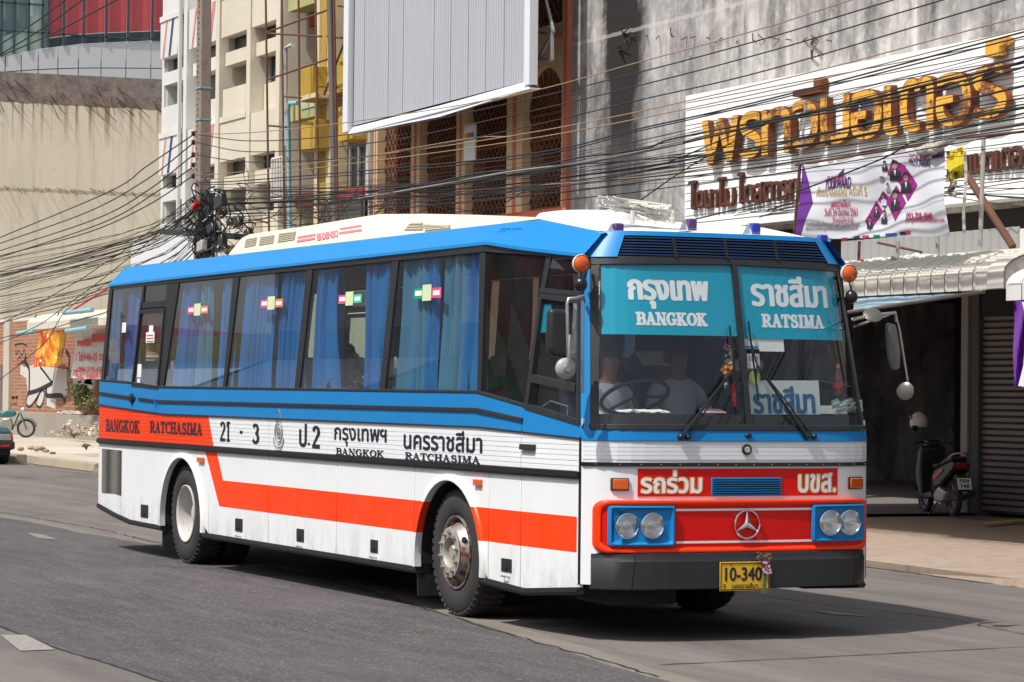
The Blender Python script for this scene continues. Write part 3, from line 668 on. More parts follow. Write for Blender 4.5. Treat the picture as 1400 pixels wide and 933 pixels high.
# star badge
y, z = FY(1021.5, 717, .05); c0 = FP(y, z, .05); R_ = .104
b = MB(); b.tube([c0+Vector((0, R_*cos(2*pi*i/36), R_*sin(2*pi*i/36))) for i in range(37)], .0075, 8)
for k in range(3):
    a = pi/2+2*pi*k/3; d = Vector((0, cos(a), sin(a))); sd = Vector((0, -sin(a), cos(a)))
    b.raw([c0+d*R_, c0+Vector((.012, 0, 0)), c0+(d*.5+sd*.87)*.022, c0+(d*.5-sd*.87)*.022], [(0, 1, 2), (0, 3, 1), (0, 2, 3), (1, 3, 2)])
b.build('star_emblem', m_chrome, bus, smooth=30, weld=False)
# bumper
def bo(y): return .065*(1-min(1, abs(y)/1.16)**8)
zA, zB = .386, .664; prof = [(0, -.12), (0, 0), (.03, .012), (.75, .012), (.80, 0), (.94, -.004), (1, -.03), (1, -.12)]
def bpt(y, q, d): p = FP(max(-1.21, min(1.21, y)), lerp(zA, zB, q)); return Vector((p.x+d+bo(y), y, p.z))
for ya, yb in ((-1.165, -.93), (-.924, .96), (.966, 1.165)):
    b = MB(); nn = max(4, int((yb-ya)/.07)); P = [[bpt(lerp(ya+(.03*q if ya > -1 else 0), yb+(.03*q if yb < 1 else 0), i/nn), q, d) for q, d in prof] for i in range(nn+1)]; m = len(prof)
    b.raw([p for r in P for p in r], [(i*m+k, i*m+(k+1) % m, (i+1)*m+(k+1) % m, (i+1)*m+k) for i in range(nn) for k in range(m)]+[tuple(range(m)), tuple(range(nn*m, nn*m+m))[::-1]])
    b.build('bumper_section', m_bump, bus, smooth=35)
b = MB(); b.box(-1.6, -.1, -1.0, 1.0, .42, .52); b.box(-12.3, -3.1, -.95, .95, .36, .5); b.box(-11.2, -3.2, -.45, .45, .26, .4); b.build('chassis', m_dark, bus)
b = MB(); b.box(-.6, .02, -1.0, -.45, .26, .40); b.build('step_box', m_dark, bus, bev=.03)
# licence plate
m_plate = mat('yellow_plate', (.78, .46, .02), .4, 0, .06, 8)
y0, y1 = yl(985, 790, .1), yl(1053, 790, .1); z0, z1 = FY(1019, 808, .1)[1], FY(1019, 768.5, .1)[1]
xp = bpt((y0+y1)/2, .3, .012).x+.012; b = MB(); b.box(xp-.006, xp, y0, y1, z0, z1); pl = b.build('licence_plate', m_plate, bus, bev=.004)
b = MB()
for u0, u1, v0, v1 in ((.012, .988, .03, .06), (.012, .988, .94, .97), (.012, .025, .03, .97), (.975, .988, .03, .97)): b.box(xp, xp+.003, lerp(y0, y1, u0), lerp(y0, y1, u1), lerp(z0, z1, v0), lerp(z0, z1, v1))
b.lathe([(0, .006), (.004, 0)], (xp+.002, lerp(y0, y1, .22), z0+.9*(z1-z0)), (1, 0, 0), 8); b.build('plate_rim', m_text, pl)
PP = lambda u, v, d: Vector((xp+d, lerp(y0, y1, u), lerp(z0, z1, v)))
PW, PH = y1-y0, z1-z0
def plt(txt, u0, v0, u1, v1, **kw): letter('plate_lettering', txt, lambda u, v, d: Vector((xp+d, y0+u0*PW+u, z0+v0*PH+v)), (u1-u0)*PW, (v1-v0)*PH, m_text, pl, off=.0022, **kw)
plt('10-340', .10, .34, .84, .82, bold=.003); plt('นครราชสีมา', .24, .08, .76, .27, bold=.001); plt('ง', .06, .09, .12, .24, bold=.001)
# ------------------------------------------------------------------ roof
YF = pw([(-12.5, 1.05), (-1.25, 1.05), (-.27, .985)])
ZF = pw([(-12.5, 3.195), (-1.3, 3.165), (-.27, 3.012)])
YDr = lambda x: ys(x, 2.99) if x < -1.83 else lerp(ys(-1.83, 2.99), 1.115, (x+1.83)/1.56)
xsr = [-12.5+.0, -12.2, -9, -6, -3, -1.83, -1.26, -.9, -.6, -.235]
xf = lambda x, k: x+(.12 if x < -12.3 else 0)*k
for s in (-1, 1):
    b = MB(); pr = lambda x: [Vector((x, s*(YDr(x)-.02), z_dr(x)-.02)), Vector((x, s*(YDr(x)+.015), z_dr(x)-.005)), Vector((x, s*(YDr(x)+.012), z_dr(x)+.02)), Vector((xf(x, .7), s*lerp(YDr(x), YF(x), .75), lerp(z_dr(x), ZF(x), .78))), Vector((xf(x, 1), s*YF(x), ZF(x))), Vector((xf(x, 1), s*(YF(x)-.05), ZF(x)+.012))]
    R = [pr(x) for x in xsr]; m = 6; b.raw([p for r in R for p in r], [(i*m+k, i*m+k+1, (i+1)*m+k+1, (i+1)*m+k) for i in range(len(R)-1) for k in range(m-1)]); b.build('roof_cove', m_blue, bus, smooth=28)
    # cove vent
    for i, xo in [(i, xo) for i in range(4) for xo in (0, .21)]:
        cv = lambda x, k: Vector((x, s*(lerp(YDr(x), YF(x), k*.96)+.004), lerp(z_dr(x), ZF(x), k)+.004)); p, q = cv(-1.83+xo+.015*i, .30+.13*i), cv(-1.66+xo+.01*i, .30+.13*i)
        b = MB(); b.beam(p, q, .012, .014); b.build('cove_vent_slat', m_blue, bus)
# rear cap
b = MB(); b.poly([(-12.5, -1.18, 2.98), (-12.38, -1.05, 3.2), (-12.38, 1.05, 3.2), (-12.5, 1.18, 2.98)]); b.build('rear_roof_cap', m_blue, bus)
def roofz(x, y): return ZF(x)+.012+.028*(1-(y/1.02)**2)*min(1, max(.12, (-x-.15)/1.6))
b = MB(); xr = [-12.38, -9, -6, -3, -1.9, -1.3, -.9, -.6]
rows = [[Vector((x, y*(YF(x)-.05), roofz(x, y*(YF(x)-.05)))) for y in [k/8-1 for k in range(17)]] for x in xr]
yy = [k/8-1 for k in range(17)]; rows.append([Vector((FP(y*.93, 3.03).x-.03, y*.93, 3.028+.0*(1-y*y))) for y in yy])
b.raw([p for r in rows for p in r], [(i*17+k, i*17+k+1, (i+1)*17+k+1, (i+1)*17+k) for i in range(len(rows)-1) for k in range(16)]); b.build('roof', mat('roof_paint', (.74, .74, .72), .5, 0, .05, 2, .35, (.35, .33, .3)), bus, smooth=50)
# front cap above the windscreen with the louvred grille
b = MB(); zt0 = lambda y: ztop(y)+.06
ye = lambda z: 1.105-max(0, z-2.85)*.72
def capgrid(ya, yb, z0f, z1, off, n=10):
    b = MB(); b.grid(lambda u, v: (lambda y, z: FP(y, z, off))(lerp(ya(lerp(z0f, z1, v)), yb(lerp(z0f, z1, v)), u), lerp(z0f, z1, v)), n, 4); return b
GL = lambda z: .905-(z-2.845)*.50
for s in (-1, 1):
    b = capgrid(lambda z: s*GL(z), lambda z: s*ye(z), 2.84, 3.03, .02, 8); b.build('front_roof_corner', m_blue, bus, smooth=50)
b = MB(); fplate(b, -.95, .95, 3.005, 3.04, .02, .06, 20); b.build('front_roof_edge', m_blue, bus, smooth=50)
b = capgrid(lambda z: -GL(z), lambda z: GL(z), 2.84, 3.01, -.05, 20); b.build('grille_back', m_dark, bus)
m_gr = mat('dark_blue_grille', (.012, .03, .09), .35)
for i in range(7):
    z = 2.858+i*.0215; b = MB(); yg = GL(z)-.01
    rows = []
    for k in range(17):
        y = lerp(-yg, yg, k/16); rows.append([FP(y, z, -.03), FP(y, z-.002, .018), FP(y, z+.008, .02), FP(y, z+.01, -.03)])
    b.raw([p for r in rows for p in r], [(k*4+j, k*4+(j+1) % 4, (k+1)*4+(j+1) % 4, (k+1)*4+j) for k in range(16) for j in range(4)]); b.build('grille_slat', m_gr, bus)
for y in (-.45, -.02, .42):
    b = MB(); b.hexa([FP(y-.01, 2.845, .0), FP(y+.01, 2.845, .0), FP(y+.01, 3.0, .0), FP(y-.01, 3.0, .0)], [FP(y-.01, 2.845, .022), FP(y+.01, 2.845, .022), FP(y+.01, 3.0, .022), FP(y-.01, 3.0, .022)]); b.build('grille_bar', m_dark, bus)
# roof marker lamps
m_blens = mat('blue_lens', (.02, .03, .35), .15, 0, .2, 10, coat=.5); m_plens = mat('purple_lens', (.10, .04, .16), .15, 0, .2, 10, coat=.5)
for (px, py), ml, hgt in (((842, 322), m_plens, .07), ((942, 313), m_plens, .075), ((1029, 318), m_blens, .07), ((1121, 333), m_blens, .065)):
    p = on(px, py, X=-.33); p.z = max(p.z, 3.03 if abs(p.y) < .9 else 3.0)
    b = MB(); b.hexa([(p.x-.10, p.y-.045, p.z-.02), (p.x+.06, p.y-.045, p.z-.02), (p.x+.06, p.y+.045, p.z-.02), (p.x-.10, p.y+.045, p.z-.02)], [(p.x-.02, p.y-.035, p.z+hgt), (p.x+.0, p.y-.035, p.z+hgt), (p.x+.0, p.y+.035, p.z+hgt), (p.x-.02, p.y+.035, p.z+hgt)])
    l = b.build('roof_lamp', m_chrome, bus, bev=.008); b = MB(); b.box(p.x+.0, p.x+.065, p.y-.038, p.y+.038, p.z-.01, p.z+hgt); b.build('roof_lamp_lens', ml, l, bev=.012)
# air conditioning pod
def pod(sections, m, name, **k):
    b = MB(); n_ = len(sections[0]); b.raw([p for r in sections for p in r], [(i*n_+k_, i*n_+(k_+1) % n_, (i+1)*n_+(k_+1) % n_, (i+1)*n_+k_) for i in range(len(sections)-1) for k_ in range(n_)]+[tuple(range(n_)), tuple(range((len(sections)-1)*n_, len(sections)*n_))[::-1]]); return b.build(name, m, bus, **k)
def psec(x, hw, hw2, z1, zt): return [(x, -hw, 3.18), (x, -hw, 3.235), (x, -hw2, z1), (x, -hw2+.08, zt), (x, hw2-.08, zt), (x, hw2, z1), (x, hw, 3.235), (x, hw, 3.18)]
ac = pod([psec(-9.25, .86, .80, 3.27, 3.29), psec(-9.0, .93, .80, 3.39, 3.43), psec(-7.4, .93, .80, 3.39, 3.43), psec(-5.4, .93, .80, 3.405, 3.445), psec(-4.75, .74, .62, 3.385, 3.42), psec(-3.6, .74, .62, 3.32, 3.35), psec(-2.7, .70, .58, 3.215, 3.235)], m_cream, 'air_conditioner', bev=.015)
m_vent = mat('vent_slots', (.22, .19, .12), .7)
def acp(px, py): # point on the sloping right flank of the pod
    Y = -.86
    for _ in range(5):
        p = on(px, py, Y=Y); h = .93 if p.x < -5.2 else .74; k = (p.z-3.235)/(.155); Y = -(h-.13*min(1.2, max(0, k)))
    return Vector((p.x, Y-.006, p.z))
for q in (((357, 324), (376, 321.5), (374, 333), (355, 336)), ((382.5, 319.5), (405.5, 316.5), (403.5, 328.5), (380.5, 332)), ((337, 327), (352, 324.5), (350, 336), (335, 339)), ((537.5, 305), (577, 304.5), (578, 315), (540, 315.5)), ((580, 307), (614, 308), (616, 312), (582, 316))):
    P = [acp(*a) for a in q]; b = MB(); b.slab([p+Vector((0, -.001, 0)) for p in P], (0, .02, 0)); v = b.build('pod_vent', m_vent, ac)
    nv_ = 5 if q[3][1]-q[0][1] > 11 else 3
    for i in range(nv_):
        t0 = (i+.5)/nv_; a0 = P[0].lerp(P[3], t0); a1 = P[1].lerp(P[2], t0); b = MB(); b.beam(a0+Vector((0, -.008, 0)), a1+Vector((0, -.008, 0)), .005, .006); b.build('vent_slat', m_cream, v)
m_pk = mat('faded_pink_print', (.62, .16, .20), .5); b = MB()
for (a0, a1, h) in (((408, 324), (433, 320), 3), ((407, 329), (432, 325), 3), ((466, 312.5), (495.5, 307.8), 3), ((465, 318), (495.5, 313.5), 3), ((434.5, 323.5), (440, 322.6), 9)):
    P = [acp(a0[0], a0[1]-h/2+1), acp(a1[0], a1[1]-h/2+1), acp(a1[0], a1[1]+h/2+1), acp(a0[0], a0[1]+h/2+1)]; b.poly([p+Vector((0, -.004, 0)) for p in P])
b.build('pod_stripe', m_pk, ac, weld=False)
p0, p1 = acp(441.5, 328), acp(464, 324); p2 = acp(441.5, 318.5); letter('pod_lettering', 'DENSO', lambda u, v, d: p0.lerp(p1, u/(p1-p0).length)+(p2-p0)*(v/(p2-p0).length)+Vector((0, -.004, 0)), (p1-p0).length, (p2-p0).length, m_pk, ac, bold=.008)
# round roof hatch
b = MB(); hc = on(808, 308, Z=3.21)+Vector((0, 0, -.01)); b.lathe([(0, .47), (.07, .46), (.10, .43), (.115, .33), (.125, .15), (.13, 0)], hc, (0, 0, 1), 40); b.build('roof_dome', mat('dome_fibreglass', (.72, .72, .70), .4, 0, .05, 2, .5, (.3, .22, .15)), bus, smooth=40)
# folded bundle of weathered aerial rods on the roof
m_rod = mat('weathered_rods', (.6, .58, .53), .6, 0, .2, 20, .5, (.15, .08, .05)); rr_ = random.Random(5)
RX = -.75
def rod(name, pts, r=.010): b = MB(); b.tube([on(px, py, X=RX+dx) for px, py, dx in pts], r, 6); return b.build(name, m_rod, bus, smooth=60)
for i in range(16):
    x0 = 815+rr_.random()*25; y0 = 269+rr_.random()*16; x1 = 885+rr_.random()*38; y1 = y0+12+rr_.random()*12-i*.3
    rod('aerial_rod', [(x0, y0, -.25+.03*i), ((x0+x1)/2, (y0+y1)/2-1.5+rr_.random()*3, -.1), (x1, y1, .1)])
for i in range(8):
    x0 = 828+i*3; rod('aerial_wire', [(x0, 280+rr_.random()*10, -.1), (x0+25+rr_.random()*30, 278+rr_.random()*14, 0), (x0+60+rr_.random()*40, 290+rr_.random()*12, 0)], .006)
for px in (865, 920): rod('rod_bracket', [(px, 306, 0), (px, 288, 0)], .02)
# bus body rear wall, floor, ceiling, far details
b = MB(); b.box(-12.74, -.3, -1.13, 1.13, 1.10, 1.22); b.build('saloon_floor', m_int, bus)
b = MB(); b.box(-12.4, -1.85, -1.12, 1.12, 2.965, 2.99); b.box(-1.85, -.45, -.95, .95, 2.90, 2.93); b.build('saloon_ceiling', m_int, bus)
b = MB(); b.hexa([(-12.78, -1.2, .5), (-12.74, -1.2, .5), (-12.74, 1.2, .5), (-12.78, 1.2, .5)], [(-12.5, -1.18, 3.0), (-12.46, -1.18, 3.0), (-12.46, 1.18, 3.0), (-12.5, 1.18, 3.0)]); b.build('rear_wall', m_white, bus)
b = MB(); fplate(b, -1.1, 1.1, 1.50, 1.555, -.03, .02, 16); b.grid(lambda u, v: Vector((lerp(FP(lerp(-1.1, 1.1, u), 1.56).x-.05, -.75, v), lerp(-1.1, 1.1, u), 1.60-.06*v)), 16, 2); b.box(-.8, -.74, -1.1, 1.1, 1.15, 1.54); b.build('dashboard', m_int, bus)
# seats
def seat(x, y, wdt, mm=m_seat, cover=True, hb=2.12):
    b = MB(); b.box(x, x+.45, y-wdt/2, y+wdt/2, 1.46, 1.60); b.hexa([(x-.02, y-wdt/2, 1.5), (x+.12, y-wdt/2, 1.5), (x+.12, y+wdt/2, 1.5), (x-.02, y+wdt/2, 1.5)], [(x-.2, y-wdt/2+.03, hb), (x-.1, y-wdt/2+.03, hb), (x-.1, y+wdt/2-.03, hb), (x-.2, y+wdt/2-.03, hb)]); b.box(x, x+.4, y-wdt/2+.05, y+wdt/2-.05, 1.2, 1.46)
    s_ = b.build('seat', mm, bus, bev=.05, seg=3)
    if cover:
        b = MB(); b.hexa([(x-.185, y-wdt/2+.05, hb-.2), (x-.05, y-wdt/2+.05, hb-.2), (x-.05, y+wdt/2-.05, hb-.2), (x-.185, y+wdt/2-.05, hb-.2)], [(x-.215, y-wdt/2+.06, hb+.015), (x-.085, y-wdt/2+.06, hb+.015), (x-.085, y+wdt/2-.06, hb+.015), (x-.215, y+wdt/2-.06, hb+.015)]); b.build('headrest_cover', m_head, s_, bev=.04, seg=3)
for i in range(11):
    for y in (-.82, -.38, .38, .82): seat(-11.7+i*.86, y, .42)
seat(-1.15, -.62, .5, m_seat, True, 2.12); seat(-1.3, .1, .5, m_seat, True, 2.15); seat(-1.2, .85, .45, m_seat, True, 2.1)
# steering wheel
c0 = Vector((-.42, -.60, 1.80)); ax = Vector((-.55, 0, 1)).normalized(); e1 = Vector((0, 1, 0)); e2 = ax.cross(e1); b = MB()
b.tube([c0+(e1*cos(2*pi*i/32)+e2*sin(2*pi*i/32))*.26 for i in range(33)], .016, 8)
for a in (0, 2.1, 4.2): b.tube([c0, c0+(e1*cos(a)+e2*sin(a))*.25], .012, 6)
b.tube([c0, c0-ax*.4], .03, 8); b.build('steering_wheel', m_black, bus, smooth=60)
# things stuck behind the windscreen
def dash(px0, py0, px1, py1, m, X=.02, name='windscreen_paper'):
    a, c_ = on(px0, py1, X=X), on(px1, py0, X=X); b = MB(); b.box(a.x, a.x+.003, a.y, c_.y, a.z, c_.z); return b.build(name, m, bus)
def wpap(px0, py0, px1, py1, m=m_paper, off=-.02):
    (y0, z0), (y1, z1) = FY(px0, py1, off), FY(px1, py0, off); b = MB(); fplate(b, y0, y1, z0, z1, off, .002, 3); return b.build('windscreen_paper', m, bus)
wpap(1016, 453, 1037, 477); wpap(1038.5, 453.5, 1070, 480.5); wpap(1022.5, 484, 1038, 504)
wpap(1017, 473.5, 1036, 476, mat('blue_print', (.03, .2, .45), .5), -.0175); wpap(1025, 487, 1036, 493, mat('violet_print', (.35, .35, .6), .5), -.0175)
y, z = FY(1031.5, 516, -.02); b = MB(); b.lathe([(0, .05), (.003, .05), (.003, 0)], FP(y, z, -.02), (1, 0, 0), 24); b.build('round_sticker', mat('lime_sticker', (.55, .62, .12), .5), bus)
# wipers
def wiper(p0, p1, q0, q1):
    b = MB(); P = lambda p, o: FP(*FY(*p, o), o)
    b.tube([P(p0, .03), P((lerp(p0[0], p1[0], .3), lerp(p0[1], p1[1], .3)), .05), P(p1, .05)], [.016, .012, .008], 6); b.tube([P((p0[0]+9, p0[1]+1), .03), P((lerp(p0[0]+10, p1[0], .5), lerp(p0[1], p1[1], .5)), .045), P(p1, .05)], .006, 6)
    b.ball(P(p0, .02), .03, .028, .028, 8, 6); b.ball(P((p0[0]+10, p0[1]), .02), .026, .024, .024, 8, 6); wv_ = b.build('wiper_arm', m_trim, bus, smooth=50)
    b = MB(); n_ = 8; pts = [P((lerp(q0[0], q1[0], i/n_), lerp(q0[1], q1[1], i/n_)), .028) for i in range(n_+1)]; b.tube(pts, .009, 6); b.tube([pts[2], P(p1, .05), pts[-3]], .007, 6); b.build('wiper_blade', m_trim, wv_, smooth=50)
wiper((931, 598), (1003, 504), (997.5, 446), (1010.5, 566)); wiper((1103, 597), (1035, 499), (1023, 440), (1037, 548))
# side lamps and mirrors
for px, py, X_, s in ((795, 361, -.1, -1), (1161, 374, -.1, 1)):
    p = on(px, py, X=X_); b = MB(); b.lathe([(-.05, 0), (-.05, .05), (-.02, .068), (.0, .072), (.008, .068)], p, (1, -.25*0+s*-.0, 0), 24); l = b.build('round_marker_lamp', m_rod, bus, smooth=45); b = MB(); b.lathe([(.0, .066), (.02, .05), (.028, .02), (.03, 0)], p, (1, 0, 0), 20); b.build('marker_lens', m_amber, l, smooth=50)
    p2 = on(px-1 if s < 0 else px+3, py+28 if s < 0 else py+32, X=X_); b = MB(); b.ball(p2, .05, .05, .055, 14, 10); b.tube([p2, Vector((p2.x-.1, s*1.13, p2.z))], .015, 6); b.tube([p+Vector((0, 0, -.06)), p2+Vector((0, 0, .05))], .008, 6); b.tube([p, Vector((p.x-.1, s*1.1, p.z-.02))], .012, 6); b.build('horn', m_trim, bus, smooth=60)
X_ = .12
def mp(px, py, dx=0): return on(px, py, X=X_+dx)
b = MB(); b.tube([Vector((-.2, -1.14, 2.50)), mp(797, 405), mp(788, 408), mp(777, 409), mp(775.5, 416), mp(776, 470), mp(777, 492)], .014, 8); b.tube([mp(797, 412), mp(796.5, 538)], .012, 8)
arm = b.build('mirror_arm', m_steel, bus, smooth=60)
def shell(P4, dep, m, name, parent, bev):
    b = MB(); b.slab(P4, (-dep, 0, 0)); return b.build(name, m, parent, bev=bev, seg=4)
mh = shell([mp(753, 422), mp(781, 424), mp(779, 492), mp(757, 488), mp(751, 478)], .09, m_bump, 'mirror_head', bus, .03)
b = MB(); c0 = mp(773, 504, .03); b.lathe([(-.02, .0), (-.015, .05), (.0, .078), (.01, .078), (.03, .055), (.04, .02), (.04, 0)], c0, (1, -.1, 0), 28); cm = b.build('convex_mirror', mat('grey_mirror_shell', (.33, .33, .33), .35), bus, smooth=50)
b = MB(); b.tube([c0+Vector((.03, 0, 0)), c0+Vector((.05, 0, .02)), mp(779, 458, .03)], .009, 6); b.lathe([(.035, .03), (.055, .025), (.055, 0)], c0, (1, -.1, 0), 14); b.build('mirror_stalk', m_steel, cm, smooth=50)
b = MB(); b.tube([Vector((-.15, 1.16, 2.42)), mp(1166, 437), mp(1180, 434), mp(1206, 430), mp(1224, 428), mp(1226, 440)], .013, 8); b.tube([Vector((-.15, 1.16, 2.36)), mp(1200, 436), mp(1215, 431)], .009, 6); b.tube([mp(1224, 428), mp(1230, 452), mp(1242, 528)], .009, 6); b.build('mirror_arm', m_steel, bus, smooth=60)
mg = mat('mirror_shell_dark', (.10, .10, .10), .3, coat=.4)
shell([mp(1215, 441), mp(1226, 444), mp(1233, 480), mp(1232, 504), mp(1222, 507), mp(1217, 490), mp(1214, 455)], .05, mg, 'mirror_head', bus, .02)
for px, py, ra, ax in ((1193, 431.5, .075, (.55, -.15, .55)), (1238, 535, .07, (.6, -.8, .1))):
    b = MB(); b.lathe([(-.02, .0), (-.012, ra*.7), (.0, ra), (.008, ra), (.016, ra*.8), (.022, ra*.4), (.024, 0)], mp(px, py), ax, 24); b.build('convex_mirror', mat('grey_mirror_back', (.12, .115, .10), .3, .3), bus, smooth=50)
# grab handle in the cab
b = MB(); b.tube([SP(-.84, 1.70, -.03), SP(-.7, 1.76, -.05), SP(-.4, 1.72, -.05), SP(-.36, 1.64, -.03)], .010, 6); b.build('grab_handle', m_chrome, bus, smooth=60)
# ------------------------------------------------------------------ wheels
n = NT('rusty_rim_paint'); f = n.noise(9, det=8); rf = n.ramp(f, .48, .58); m_rimr = n.set(n.mix(rf, (.30, .285, .26), (.20, .055, .025)), .45, .5)
m_hubst = mat('hub_metal', (.42, .39, .34), .5, .35, .2, 10, .45, (.12, .06, .03)); m_rimw = mat('cream_rim', (.50, .48, .45), .5, 0, .1, 5, .45, (.14, .11, .09))
def tyre(b, x, y, s, wd=.27):
    # s = direction of the outer face
    P = [(-.20, .30), (-.03, .298), (-.012, .315), (0, .36), (.004, .42), (-.012, .475), (-.03, .50), (-.045, .515), (-.135, .52), (-.225, .515), (-.24, .50), (-.258, .475), (-.27, .42), (-.26, .36), (-.25, .31)]
    b.lathe(P, (x, y, .52), (0, s, 0), 56)
    for k in range(46):
        a = 2*pi*k/46; r = Vector((cos(a), 0, sin(a))); t = Vector((-sin(a), 0, cos(a))); c = Vector((x, y-s*.040, .52))+r*.497
        b.obox(c, t*.021, Vector((0, s*.020, 0))-r*.008, r*.017+Vector((0, s*.008, 0))); c = Vector((x, y-s*.235, .52))+r*.500; b.obox(c, t*.02, Vector((0, .03, 0)), r*.022)
        for q in (-.09, -.135, -.18): b.obox(Vector((x, y+s*q, .52))+r*.520, t*.026+Vector((0, .004, 0)), Vector((0, .017, 0)), r*.006)
def wheel(x, s, front):
    y = s*1.205; b = MB(); tyre(b, x, y, s); wh = b.build('wheel', m_tyre, bus, smooth=35); A = (0, s, 0); c = (x, y, .52)
    if front:
        b = MB(); b.lathe([(-.03, .300), (-.004, .300), (.0, .292), (-.008, .280), (-.05, .270), (-.06, .262), (-.045, .245), (.02, .215), (.04, .20), (.045, .185), (.045, .125), (.035, .118), (-.03, .112), (-.05, .10)], c, A, 48); rim = b.build('rim', m_rimr, wh, smooth=40)
        b = MB(); b.lathe([(.046, .205), (.050, .19), (.050, .122), (.04, .115), (-.02, .112)], c, A, 40); b.lathe([(-.05, .112), (-.02, .08), (.02, .06), (.03, .05), (.03, 0)], c, A, 24); b.build('hub', m_hubst, wh, smooth=40)
        for k in range(10):
            a = 2*pi*k/10+.2; b = MB(); p = Vector((x+.165*cos(a), y+s*.05, .52+.165*sin(a))); b.lathe([(0, .020), (.016, .020), (.017, .012), (.028, .011), (.030, 0)], p, A, 6); b.build('wheel_nut', m_steel, wh)
            if k % 2 == 0:
                a += .31; rr = .228; b = MB(); p = Vector((x+rr*cos(a), y+s*.0035, .52+rr*sin(a))); ra = Vector((cos(a), 0, sin(a))); axn = (Vector((0, s, 0))*.85+ra*.5).normalized(); b.lathe([(0, .025), (.010, .024), (.011, 0)], p, axn, 16); b.build('hand_hole', m_dark, wh)
    else:
        b = MB(); b.lathe([(-.03, .300), (-.004, .300), (.0, .292), (-.008, .278), (-.03, .268), (-.10, .262), (-.165, .245), (-.17, .20), (-.155, .13), (-.15, .10), (-.10, .095), (-.09, .06), (-.09, 0)], c, A, 48); rim = b.build('rim', m_rimw, wh, smooth=40)
        for k in range(10):
            a = 2*pi*k/10; b = MB(); p = Vector((x+.165*cos(a), y-s*.165, .52+.165*sin(a))); b.lathe([(0, .018), (.03, .016), (.03, 0)], p, A, 6); b.build('wheel_nut', m_steel, wh)
        b = MB(); tyre(b, x, y-s*.32, s); b.build('inner_wheel', m_tyre, bus, smooth=35)
for s in (-1, 1): wheel(-2.42, s, True); wheel(-9.55, s, False)
b = MB(); b.tube([(-2.42, -.95, .5), (-2.42, .95, .5)], .08, 10); b.tube([(-9.55, -.95, .52), (-9.55, .95, .52)], .1, 10); b.ball((-9.55, 0, .5), .25, .25, .22); b.build('axle', m_dark, bus)
# ================================================================== SETTING
n = NT('asphalt'); P_ = n.sep(True); X_, Y_ = P_[0], P_[1]; mt = n.math
wob = mt('MULTIPLY', mt('SUBTRACT', n.noise(.5, (1, 1, 1), 4, world=True), .5), .35)
edge_ = mt('ADD', mt('MULTIPLY_ADD', mt('MAXIMUM', mt('ADD', X_, 7), 0), -.15, -.5), wob)
dk = mt('LESS_THAN', Y_, edge_); dkn = mt('MULTIPLY', dk, mt('GREATER_THAN', Y_, -4.93))
strip = mt('MULTIPLY', mt('SUBTRACT', 1, dk), mt('LESS_THAN', Y_, mt('ADD', edge_, .22)))
fine = n.noise(70, det=3, world=True); agg = n.n('TexVoronoi', Vector=n.co((1, 1, 1), True), Scale=60.0).outputs['Color']; aggv = n.n('SeparateColor', Color=agg).outputs[0]
big = n.noise(.35, (.45, 1.6, 1), 6, .65, world=True); mid = n.noise(2.2, (.35, 2.2, 1), 7, .7, world=True)
base = n.mix(n.ramp(big, .3, .7), (.120, .104, .095), (.20, .178, .162)); base = n.mix(n.ramp(mid, .4, .7, (0,)*3, (.6,)*3), base, (.235, .21, .185))
old = n.mix(n.ramp(big, .3, .7), (.050, .046, .051), (.105, .098, .100)); old = n.mix(n.ramp(mid, .42, .72, (0,)*3, (.6,)*3), old, (.15, .135, .125))
c = n.mix(dkn, base, old); c = n.mix(mt('MULTIPLY', strip, .4), c, (.30, .26, .21))
c = n.mix(n.ramp(n.noise(1.3, (.02, 1, 1), 3, .5, world=True), .42, .62, (0,)*3, (.35,)*3), c, (.075, .07, .068)); spk = n.ramp(aggv, .80, .98); c = n.mix(mt('MULTIPLY', spk, mt('MULTIPLY_ADD', dkn, .30, .15)), c, (.30, .28, .26)); c = n.mix(n.ramp(fine, .3, .7, (.30,)*3, (0,)*3), c, (.03, .03, .03))
oil = n.ramp(n.noise(.9, (.25, 1.2, 1), 5, .6, world=True), .54, .72, (0,)*3, (.5,)*3); c = n.mix(oil, c, (.05, .045, .045))
n.bump(mt('ADD', fine, mt('MULTIPLY', aggv, .6)), .35, .006); m_asph = n.set(c, .88, spec=.25)
KB = [(60, 4.2), (20, 4.6), (0, 5.15), (-4, 5.35), (-7.5, 5.62), (-14, 5.9), (-25, 6.1), (-40, 6.5), (-47, 6.75), (-75, 7.0), (-160, 8)]
kz = pw(sorted(KB))
b = MB(); b.poly([(-1500, -900, 0), (300, -900, 0), (300, 900, 0), (-1500, 900, 0)]); b.build('road', m_asph, kind='structure')
def conc(name, a, b2, sc_=1.2, dirt=.4, dc=(.10, .08, .06), **k): return mat(name, a, .9, 0, .18, sc_, dirt, dc, bump=.3, bscale=30, spec=.2, **k)
m_walk = conc('brown_concrete', (.34, .265, .205), 0, .6, .7, (.13, .10, .08)); m_walk2 = conc('pale_lot_concrete', (.46, .41, .34), 0, .25, .5, (.25, .21, .17))
m_kerb = conc('kerb_concrete', (.36, .30, .22), 0)
b = MB(); xs = sorted({x for x, _ in KB} | {-30, -10, -2, 5}); xs1 = [x for x in xs if x >= -40]; xs2 = [x for x in xs if x <= -40]
b.hexa([(x, kz(x), -.05) for x in xs1]+[(60, 40, -.05), (-40, 40, -.05)], [(x, kz(x)+.02+.04*sin(x), .075) for x in xs1]+[(60, 40, .12), (-40, 40, .12)]); b.build('pavement', m_walk, kind='structure')
